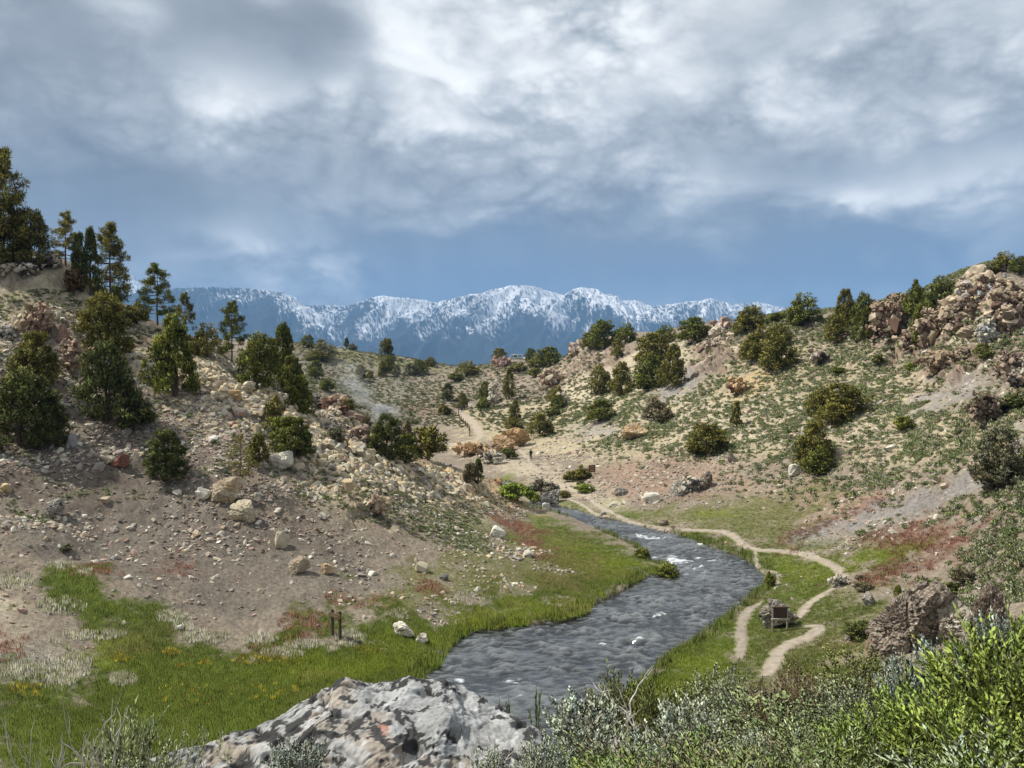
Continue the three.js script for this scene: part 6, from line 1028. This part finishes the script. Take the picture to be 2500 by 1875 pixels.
sage(2, 'sagegreen', 'green grey sagebrush at the bottom edge under the rounded one', 1640, 1830, 220, 4.8, { name: 'sagebrush_bush' });
sage(0, 'blue', 'blue grey sagebrush before the pale slab of the brown boulder', 2300, 1545, 230, 10.8, { name: 'sagebrush_bush' });
sage(2, 'blue', 'darker blue grey sagebrush left of the bright willows', 2195, 1588, 180, 10.2, { name: 'sagebrush_bush' });
sage(1, 'blue', 'blue grey sagebrush below the dark pointed boulder', 2430, 1470, 190, 12, { name: 'sagebrush_bush' });
bush(WILLOW[0], 'willow', 'tallest bright green willow shrub at the right edge', 2440, 1530, 430, 6.0, { name: 'willow_shrub' });
bush(WILLOW[1], 'willow', 'bright green willow shrub in the lower right corner', 2390, 1690, 430, 4.4, { name: 'willow_shrub' });
bush(WILLOW[0], 'willow2', 'darker willow shrub left of the tallest one', 2225, 1675, 330, 5.2, { name: 'willow_shrub' });
bush(WILLOW[1], 'willow2', 'low willow shrub at the left of the willow thicket', 2105, 1745, 230, 4.8, { name: 'willow_shrub' });
bush(WILLOW[1], 'willow', 'willow shrub behind the tallest one at the right edge', 2520, 1500, 240, 7.4, { name: 'willow_shrub' });
bush(BITTER[0], 'bitter', 'wide dark green bitterbrush in the lower right foreground', 1910, 1690, 420, 7.2);
bush(BITTER[1], 'bitter', 'dark green bitterbrush at the bottom left of the willows', 1960, 1770, 320, 5.5);
bush(BITTER[1], 'greygreen', 'grey green low shrub behind the rounded sagebrush', 1760, 1650, 260, 9.2);
bush(BITTER[0], 'rusty', 'rusty brown shrub before the grassy bank', 1945, 1600, 150, 12.5);
bush(BITTER[1], 'rusty', 'smaller rusty shrub left of the larger rusty one', 1850, 1645, 110, 11);
bush(BITTER[0], 'olive', 'green low shrub right of the larger rusty one', 2085, 1570, 260, 13);
bush(BITTER[1], 'greygreen', 'grey green shrub where the forked trail ends', 1770, 1605, 210, 14);
bush(BITTER[0], 'greygreen', 'twiggy grey shrub between rusty shrubs and willows', 2060, 1640, 240, 9);
bush(WILLOW[0], 'olive', 'olive willow clump at the water side behind the large sagebrush', 1505, 1640, 190, 11.5, { name: 'willow_shrub' });
bush(WILLOW[1], 'olive', 'olive willow clump right of the other one at the water side', 1600, 1655, 170, 10.5, { name: 'willow_shrub' });
bush(BITTER[0], 'olive', 'low olive shrub on the near bank below the grassy slope', 1690, 1645, 200, 12);
bush(SAPLING, 'willow2', 'slim upright willow sapling in front of the water', 1315, 1632, 90, 8, { name: 'willow_sapling' });
bush(SAPLING, 'willow2', 'shorter bent willow sapling left of the slim upright one', 1225, 1650, 84, 7.6, { name: 'willow_sapling' });
bush(SAPLING, 'olive', 'bushy willow sapling just behind the lichened rock', 1175, 1655, 90, 7.2, { name: 'willow_sapling' });
bush(DEAD[1], null, 'tangle of bare grey branches behind the large sagebrush', 1520, 1722, 230, 7.6, { name: 'dead_shrub' });
bush(DEAD[0], null, 'bare grey dead shrub at the bottom left', 205, 1722, 260, 4.6, { name: 'dead_shrub', cat: 'dead shrub' });
bush(DEAD[1], null, 'low spread of bare grey twigs under the dead shrub', 170, 1790, 200, 4.3, { name: 'dead_shrub', cat: 'dead shrub' });
bush(WILLOW[1], 'light', 'leafy pale green shrub beside the dead shrub', 300, 1735, 240, 4.8, { stem: PALESTEM });
bush(OPEN, 'light', 'open shrub with pale bare stems and leafy tips', 415, 1708, 210, 4.9, { stem: PALESTEM });
bush(OPEN, 'light', 'pale green shrub at the left end of the lichened rock', 525, 1738, 170, 5.2, { stem: PALESTEM });
bush(BITTER[1], 'light', 'low leafy shrub at the bottom edge left of the rock', 340, 1815, 260, 4.3, { stem: PALESTEM });
bush(DEAD[1], null, 'dry reddish twigs at the right end of the lichened rock', 1170, 1790, 130, 5.0, { name: 'dead_shrub' });
bush(DEAD[0], null, 'bare pale branches sticking out of the willows', 2120, 1700, 130, 5.4, { name: 'dead_shrub' });

// low growth filling the bluff between them
{
  const r = rng(99), low = leafyForm(600, { stems: 16, twigs: 5, leafL: 0.045, leafW: 0.006, upright: 0.6, wild: 0.8, twigL: 0.16, from: 0.25, leaves: 10 }), bushes = [], straw = [];
  const tuft = (() => { const pos = [], nor = [], col = []; for (let i = 0; i < 26; i++) { const a = r() * 6.28, q = 0.05 * r(), t = r() * 6.28, l = 0.35 * (0.5 + 0.6 * r()), b = 0.5 * l * r(), x = Math.cos(a) * q, z = Math.sin(a) * q, k = 0.7 + 0.5 * r(); pos.push(x - 0.003, 0, z, x + 0.003, 0, z + 0.002, x + Math.cos(t) * b, l, z + Math.sin(t) * b); for (let m = 0; m < 3; m++) { nor.push(0.1, 0.95, 0.3); col.push(k, k, k); } } const g = new THREE.BufferGeometry(); g.setAttribute('position', new THREE.Float32BufferAttribute(pos, 3)); g.setAttribute('normal', new THREE.Float32BufferAttribute(nor, 3)); g.setAttribute('color', new THREE.Float32BufferAttribute(col, 3)); return g; })();
  const hues = [[0.27, 0.33, 0.15], [0.32, 0.38, 0.22], [0.27, 0.33, 0.10], [0.34, 0.31, 0.17], [0.36, 0.42, 0.29], [0.24, 0.33, 0.09]];
  for (let i = 0; i < 4200; i++) {
    const a = (-50 + 112 * r()) * Math.PI / 180, d = 3.6 + 27 * Math.pow(r(), 1.2), x = Math.sin(a) * d, z = -Math.cos(a) * d, y = heightAt(x, z); if (y < -15.5 || (x < 0.5 && z > -7 && x > -2.6)) continue;
    const c = hues[Math.floor(r() * 6)], b = 0.75 + 0.5 * r(), s = 0.35 + 0.4 * r(); 
    if (r() < 0.55) bushes.push([x, y, z, r() * 6.28, [s * 1.3, s * 0.75, s * 1.3], [c[0] * b, c[1] * b, c[2] * b]]); else { const g = r(); straw.push([x, y, z, r() * 6.28, 0.7 + 0.6 * r(), g < 0.5 ? [0.36 * b, 0.30 * b, 0.19 * b] : [0.16 * b, 0.2 * b, 0.06 * b]]); }
  }
  stuff('low_shrubs', 'low grey green and brown shrubs covering the near bluff', 'ground cover', low.crown, leafMat(1, 1, 1), bushes);
  stuff('dry_grass', 'dry straw and green grass among the near shrubs', 'grass', tuft, leafMat(1, 1, 1), straw);
}

// ---------------------------------------------------------------- signs, posts, vehicles, people, steam
const box = (w, h, d, x, y, z, bev = 0.012) => { const g = new RoundedBoxGeometry(w, h, d, 1, Math.min(bev, w / 4, h / 4, d / 4)); g.translate(x, y, z); return g; };
const woodTex = noiseTexture(256, (u, v) => 0.62 + 0.25 * noise2(u * 26, v * 3) + 0.18 * noise2(u * 70, v * 8), 1, 1);
const wood = (r, g, b) => std(r, g, b, 0.85, { map: woodTex, bumpMap: woodTex, bumpScale: 0.004 });
const DARKWOOD = wood(0.10, 0.062, 0.035), GREYWOOD = wood(0.42, 0.37, 0.30), PANEL = wood(0.085, 0.05, 0.038), REDWOOD = wood(0.24, 0.095, 0.042), CREAM = std(0.55, 0.47, 0.33, 0.8);
const strokes = (w, h, rows, per, z, seed) => { const r = rng(seed), g = []; for (let j = 0; j < rows; j++) { let x = -w / 2; const y = h / 2 - h * (j + 0.5) / rows; while (x < w / 2 - w / per * 0.5) { const l = w / per * (0.35 + 0.4 * r()), t = h / rows * (0.42 + 0.2 * r()); g.push(new THREE.BoxGeometry(l * 0.22, t, 0.004).translate(x + l * 0.15, y, z), new THREE.BoxGeometry(l * 0.6, t * 0.22, 0.004).translate(x + l * 0.5, y + (r() - 0.5) * t * 0.7, z)); x += w / per; } } return mergeGeometries(g); };
{ // two-post wooden sign in the left meadow
  const p = ground(821, 1557), o = thing('wooden_sign', 'dark wooden sign of one board on two posts in the left meadow', 'sign', p, -0.62);
  for (const s of [-1, 1]) part('post', mergeGeometries([box(0.14, 1.8, 0.14, 0.33 * s, 0.77, 0, 0.02)]), DARKWOOD, o);
  const b = part('board', box(1.04, 0.27, 0.07, 0, 1.36, 0.11, 0.02), wood(0.17, 0.105, 0.055), o);
  part('lettering', strokes(0.62, 0.12, 1, 9, 0.147, 4).translate(0, 1.36, 0), CREAM, b);
}
{ // information board before the grey boulder
  const p = ground(1904, 1541), o = thing('information_board', 'weathered information board with a dark panel before the grey boulder', 'sign', p, 0.05);
  for (const s of [-1, 1]) part('post', box(0.09, 1.62, 0.09, 0.47 * s, 0.72, 0, 0.015), GREYWOOD, o);
  part('panel', box(0.9, 0.64, 0.035, 0, 1.17, 0.02), PANEL, o); part('shelf', box(1.14, 0.13, 0.12, 0, 0.78, 0.07, 0.02), wood(0.55, 0.50, 0.41), o); part('top_rail', box(1.06, 0.07, 0.1, 0, 1.54, 0.02, 0.015), wood(0.16, 0.10, 0.075), o);
  part('lettering', strokes(0.66, 0.4, 6, 14, 0.04, 8).translate(0, 1.16, 0), wood(0.17, 0.11, 0.085), o);
}
{ // brown trail sign
  const p = ground(1445, 1160), o = thing('trail_sign', 'small reddish brown trail sign with pale lettering by the far bushes', 'sign', p, 0.1);
  for (const s of [-1, 1]) part('post', box(0.1, 1.65, 0.1, 0.46 * s, 0.75, 0, 0.015), REDWOOD, o);
  for (let i = 0; i < 4; i++) { const b = part('board', box(0.86, 0.25, 0.05, 0, 1.42 - i * 0.275, 0.06, 0.012), REDWOOD, o); if (i < 3) part('lettering', strokes(0.5, 0.11, 1, 4 - (i === 1 ? 1 : 0), 0.087, 20 + i).translate(0, 1.42 - i * 0.275, 0), CREAM, b); }
}
{ const p = ground(1231, 1174, 108); const o = thing('marker_post', 'thin dark post in the green patch beyond the spur tip', 'post', p); part('shaft', box(0.09, 1.1, 0.09, 0, 0.5, 0, 0.02), DARKWOOD, o); part('cap', box(0.11, 0.06, 0.11, 0, 1.07, 0, 0.01), DARKWOOD, o); }
{ // post fence along the far path
  const list = [[1139, 992], [1130, 996], [1124, 1001], [1120, 1008], [1119, 1016], [1121, 1023], [1126, 1029], [1131, 1034], [1136, 1039], [1141, 1045], [1145, 1051], [1147, 1058], [1147, 1066]].map(([a, b]) => ground(a, b)), c = list[6], o = thing('post_fence', 'dark post and cable fence along the path in the far basin', 'fence', c);
  list.forEach((p, i) => { part('post', box(0.2, 1.5, 0.2, p.x - c.x, p.y - c.y + 0.65, p.z - c.z, 0.03), DARKWOOD, o); if (i) for (const y of [0.5, 0.95]) { const q = list[i - 1]; part('cable', limb([V3(p.x - c.x, p.y - c.y + y, p.z - c.z), V3(q.x - c.x, q.y - c.y + y, q.z - c.z)], 0.025, 0.025, 4), DARKWOOD, o); } });
}
// vehicles: length along x, nose at -x
function extrude(points, width, bevel) { const s = new THREE.Shape(points.map(([x, y]) => new THREE.Vector2(x, y))), g = new THREE.ExtrudeGeometry(s, { depth: width - 2 * bevel, bevelEnabled: true, bevelSize: bevel, bevelThickness: bevel, bevelSegments: 2, steps: 1 }); g.translate(0, 0, -(width - 2 * bevel) / 2); return toCreasedNormals(g, 0.6); }
const GLASS = new THREE.MeshPhysicalMaterial({ color: new THREE.Color().setRGB(0.02, 0.03, 0.035), roughness: 0.08 }), TYRE = std(0.02, 0.02, 0.02, 0.9), RIM = std(0.35, 0.36, 0.37, 0.4, { metalness: 0.6 }), TRIM = std(0.03, 0.03, 0.035, 0.7);
const paint = (r, g, b) => new THREE.MeshPhysicalMaterial({ color: new THREE.Color().setRGB(r, g, b), roughness: 0.4, clearcoat: 0.8, clearcoatRoughness: 0.15 });
function wheels(o, xs, half, rad) { for (const x of xs) for (const s of [-1, 1]) { const t = new THREE.TorusGeometry(rad * 0.74, rad * 0.28, 8, 20); t.translate(x, rad, s * (half - 0.1)); const w = part('wheel', t, TYRE, o); const c = new THREE.CylinderGeometry(rad * 0.55, rad * 0.55, 0.16, 16); c.rotateX(Math.PI / 2); c.translate(x, rad, s * (half - 0.09)); part('rim', c, RIM, w); } }
{
  const p = ground(1258, 879, 350), q = at(1258, 879.5, 350); p.y = Math.max(p.y, q.y); const o = thing('camper_van', 'silver blue high roofed camper van parked on the far rim', 'van', V3(p.x, p.y + 0.05, p.z), 0);
  part('body', extrude([[-3.4, 0.45], [-3.5, 1.05], [-3.25, 1.35], [-2.35, 1.55], [-1.75, 2.45], [-1.4, 2.72], [3.1, 2.78], [3.42, 2.6], [3.5, 0.5], [2.6, 0.42], [2.5, 0.85], [1.7, 0.85], [1.6, 0.42], [-1.7, 0.42], [-1.8, 0.85], [-2.6, 0.85], [-2.7, 0.42]], 2.05, 0.08), paint(0.42, 0.52, 0.54), o);
  const pane = (n, pts) => { for (const s of [-1, 1]) { const g = extrude(pts, 0.03, 0.006); g.translate(0, 0, s * 1.03); part(n, g, GLASS, o); } };
  pane('side_window', [[-1.95, 1.6], [-1.2, 1.6], [-1.2, 2.3], [-1.5, 2.3]]); pane('side_window', [[-0.75, 1.5], [0.7, 1.5], [0.7, 2.25], [-0.75, 2.25]]); pane('side_window', [[1.5, 1.75], [2.9, 1.75], [2.9, 2.15], [1.5, 2.15]]);
  const ws = new THREE.BoxGeometry(0.03, 1.0, 1.75); ws.rotateZ(-0.58); ws.translate(-2.10, 2.03, 0); part('windscreen', ws, GLASS, o);
  for (const s of [-1, 1]) part('headlight', box(0.12, 0.2, 0.35, -3.5, 1.05, 0.72 * s, 0.03), RIM, o);
  part('bumper', box(0.25, 0.28, 2.0, -3.5, 0.6, 0, 0.05), TRIM, o); part('roof_rack', mergeGeometries([box(2.6, 0.05, 0.05, 0.6, 2.95, -0.8), box(2.6, 0.05, 0.05, 0.6, 2.95, 0.8), box(0.05, 0.16, 0.05, -0.6, 2.88, 0.8), box(0.05, 0.16, 0.05, 1.7, 2.88, 0.8), box(0.05, 0.16, 0.05, -0.6, 2.88, -0.8), box(0.05, 0.16, 0.05, 1.7, 2.88, -0.8)]), TRIM, o); wheels(o, [-2.2, 2.1], 1.02, 0.38);
}
{
  const p = ground(832, 870, 352), o = thing('white_car', 'white car parked on the far slope under the mesa', 'car', V3(p.x, p.y + 0.1, p.z), 0.1);
  part('body', extrude([[-2.2, 0.35], [-2.25, 0.75], [-1.3, 0.95], [-0.6, 1.5], [1.4, 1.55], [2.1, 1.0], [2.2, 0.4], [1.75, 0.35], [1.65, 0.65], [1.05, 0.65], [0.95, 0.35], [-0.95, 0.35], [-1.05, 0.65], [-1.65, 0.65], [-1.75, 0.35]], 1.8, 0.08), paint(0.8, 0.8, 0.8), o);
  for (const s of [-1, 1]) { const g = extrude([[-0.95, 1.0], [1.6, 1.05], [1.25, 1.42], [-0.5, 1.38]], 0.03, 0.006); g.translate(0, 0, 0.91 * s); part('side_window', g, GLASS, o); part('headlight', box(0.1, 0.14, 0.3, -2.2, 0.75, 0.6 * s, 0.02), RIM, o); }
  wheels(o, [-1.35, 1.35], 0.9, 0.32);
  const q = ground(1284, 882, 346); q.y = Math.max(q.y, at(1284, 883, 346).y - 0.3); const c = o.clone(); c.name = numbered('white_car'); c.position.set(q.x, q.y + 0.1, q.z); c.rotation.y = 0.4; c.userData = { label: 'white car half hidden behind the camper van on the far rim', category: 'car' }; scene.add(c);
}
// people
function field(bones, res = 44) {                           // bones: [ax, ay, az, ra, bx, by, bz, rb] in metres; a smooth skin about them
  const mc = new MarchingCubes(res, new THREE.MeshBasicMaterial(), false, false, 60000), n = mc.size, H = 1.0; mc.isolation = 0;
  for (let k = 0; k < n; k++) for (let j = 0; j < n; j++) for (let i = 0; i < n; i++) {
    const x = (i - n / 2) / (n / 2) * H, y = (j - n / 2) / (n / 2) * H, z = (k - n / 2) / (n / 2) * H; let s = 9;
    for (const b of bones) { const ex = b[4] - b[0], ey = b[5] - b[1], ez = b[6] - b[2], l = ex * ex + ey * ey + ez * ez, t = l ? clamp(((x - b[0]) * ex + (y - b[1]) * ey + (z - b[2]) * ez) / l) : 0, d = Math.hypot(x - b[0] - ex * t, y - b[1] - ey * t, z - b[2] - ez * t) - lerp(b[3], b[7], t), h = clamp(0.5 + 0.5 * (s - d) / 0.04); s = lerp(s, d, h) - 0.04 * h * (1 - h); }
    mc.field[i + j * n + k * n * n] = -s;
  }
  mc.update(); const g = new THREE.BufferGeometry(); g.setAttribute('position', new THREE.BufferAttribute(mc.positionArray.slice(0, mc.count * 3), 3)); g.setAttribute('normal', new THREE.BufferAttribute(mc.normalArray.slice(0, mc.count * 3), 3)); return g;
}
{
  const arm = (s) => [[0.19 * s, 0.52, 0, 0.055, 0.24 * s, 0.25, -0.02 * s, 0.045], [0.24 * s, 0.25, -0.02 * s, 0.042, 0.25 * s, 0.02, 0.10 * s, 0.035]], leg = (s) => [[0.095 * s, -0.02, 0, 0.085, 0.10 * s, -0.45, 0.10 * s, 0.06], [0.10 * s, -0.45, 0.10 * s, 0.058, 0.10 * s, -0.86, 0.02 * s + 0.12 * (s > 0), 0.042], [0.10 * s, -0.88, 0.12 * (s > 0) + 0.02 * s, 0.045, 0.10 * s, -0.9, -0.13 + 0.12 * (s > 0), 0.04]];
  const torso = [[0, 0.02, 0, 0.13, 0, 0.30, 0, 0.13], [0, 0.30, 0, 0.13, 0, 0.50, 0, 0.12], [-0.15, 0.53, 0, 0.06, 0.15, 0.53, 0, 0.06]], hand = (s) => [0.25 * s, -0.02, 0.10 * s, 0.035, 0.25 * s, -0.1, 0.11 * s, 0.025];
  const grow = (b, e) => b.map((q) => [q[0], q[1], q[2], q[3] + e, q[4], q[5], q[6], q[7] + e]);
  const skin = field([...torso, ...arm(1), ...arm(-1), ...leg(1), ...leg(-1), hand(1), hand(-1), [0, 0.55, 0, 0.055, 0, 0.66, 0, 0.055], [0, 0.75, -0.01, 0.1, 0, 0.80, 0, 0.095], [0, 0.76, -0.1, 0.018, 0, 0.73, -0.12, 0.016]]);
  const coat = field(grow([...torso, ...arm(1), ...arm(-1)], 0.018)), trousers = field(grow([[0, -0.02, 0, 0.125, 0, 0.05, 0, 0.125], ...leg(1).slice(0, 2), ...leg(-1).slice(0, 2)], 0.016)), hair = field([[0, 0.80, 0.02, 0.105, 0, 0.83, 0.02, 0.09]], 40), shoes = field([leg(1)[2], leg(-1)[2]].map((q) => grow([q], 0.014)[0]));
  const SKIN = std(0.42, 0.26, 0.18, 0.7), body = (label, p, turn, coatC, trouC, pack) => {
    const o = thing('person', label, 'person', V3(p.x, p.y + 0.94, p.z), turn); const b = part('body', skin, SKIN, o);
    part('jacket', coat, std(...coatC), o); part('trousers', trousers, std(...trouC), o); part('hair', hair, std(0.03, 0.022, 0.018), b); part('shoe', shoes, std(0.03, 0.03, 0.03), o);
    if (pack) { const g = new RoundedBoxGeometry(0.34, 0.5, 0.2, 3, 0.08); g.translate(0, 0.36, 0.23); part('backpack', g, std(...pack), o); }
  };
  body('hiker in dark clothes with a backpack walking away on the pale trail', ground(1296, 1121), 0.1, [0.025, 0.027, 0.03], [0.02, 0.02, 0.025], [0.02, 0.022, 0.022]);
  body('left of two people in dark clothes standing on the rim', ground(1555, 830, 222), 1.2, [0.03, 0.035, 0.05], [0.03, 0.03, 0.035]); body('right of two people in dark clothes standing on the rim', ground(1571, 830, 222), -1.0, [0.05, 0.045, 0.045], [0.03, 0.035, 0.05]);
  body('left person of the pair at the top of the fenced path', ground(1127, 1004), 2.6, [0.06, 0.05, 0.05], [0.03, 0.03, 0.04]); body('right person of the pair at the top of the fenced path', ground(1134, 1001), 2.9, [0.04, 0.04, 0.05], [0.03, 0.03, 0.04]); body('tiny dark clad person on the far basin track', ground(1068, 900), 0.5, [0.03, 0.03, 0.03], [0.03, 0.03, 0.03]);
}
// steam from the hot springs: thin overlapping puffs
{
  const r = rng(123), mat = new THREE.MeshStandardMaterial({ color: new THREE.Color().setRGB(0.85, 0.87, 0.88), roughness: 1, transparent: true, opacity: 0.035, depthWrite: false });
  const plume = (label, list) => {
    const c = at(list[0][0], list[0][1], list[0][3]), geos = [];
    for (const [x, y, rad, d, n] of list) for (let i = 0; i < n; i++) { const g = new THREE.IcosahedronGeometry(1, 4), P = g.attributes.position, o = r() * 90, s = rad * d / F * (0.4 + 0.7 * r()), q = at(x + (r() - 0.5) * rad * 1.5, y + (r() - 0.5) * rad, d + (r() - 0.5) * 3); for (let k = 0; k < P.count; k++) { const m = s * (1 + 0.5 * fbm3(P.getX(k) * 1.4 + o, P.getY(k) * 1.4, P.getZ(k) * 1.4, 3)); P.setXYZ(k, P.getX(k) * m * 1.2 + q.x - c.x, P.getY(k) * m * 0.8 + q.y - c.y, P.getZ(k) * m + q.z - c.z); } g.computeVertexNormals(); geos.push(g); }
    const o = new THREE.Mesh(mergeGeometries(geos), mat); o.name = numbered('steam_plume'); o.position.copy(c); scene.add(o); tag(o, label, 'steam');
  };
  plume('drifting grey steam rising in the far basin', [[868, 945, 24, 205, 5], [860, 928, 28, 207, 4], [884, 965, 22, 203, 5], [888, 982, 16, 201, 5], [856, 908, 26, 209, 3]]);
  plume('brighter low steam cloud behind the dark two topped juniper', [[940, 1006, 22, 150, 9], [930, 1020, 18, 149, 9], [958, 1004, 18, 151, 6], [922, 996, 16, 152, 5]]);
}

// ---------------------------------------------------------------- draw
const renderer = new THREE.WebGLRenderer({ antialias: true });
renderer.setSize(1024, 768);
renderer.toneMapping = THREE.LinearToneMapping; renderer.toneMappingExposure = EXPOSURE;
renderer.shadowMap.enabled = true; renderer.shadowMap.type = THREE.PCFSoftShadowMap;
renderer.render(scene, camera);
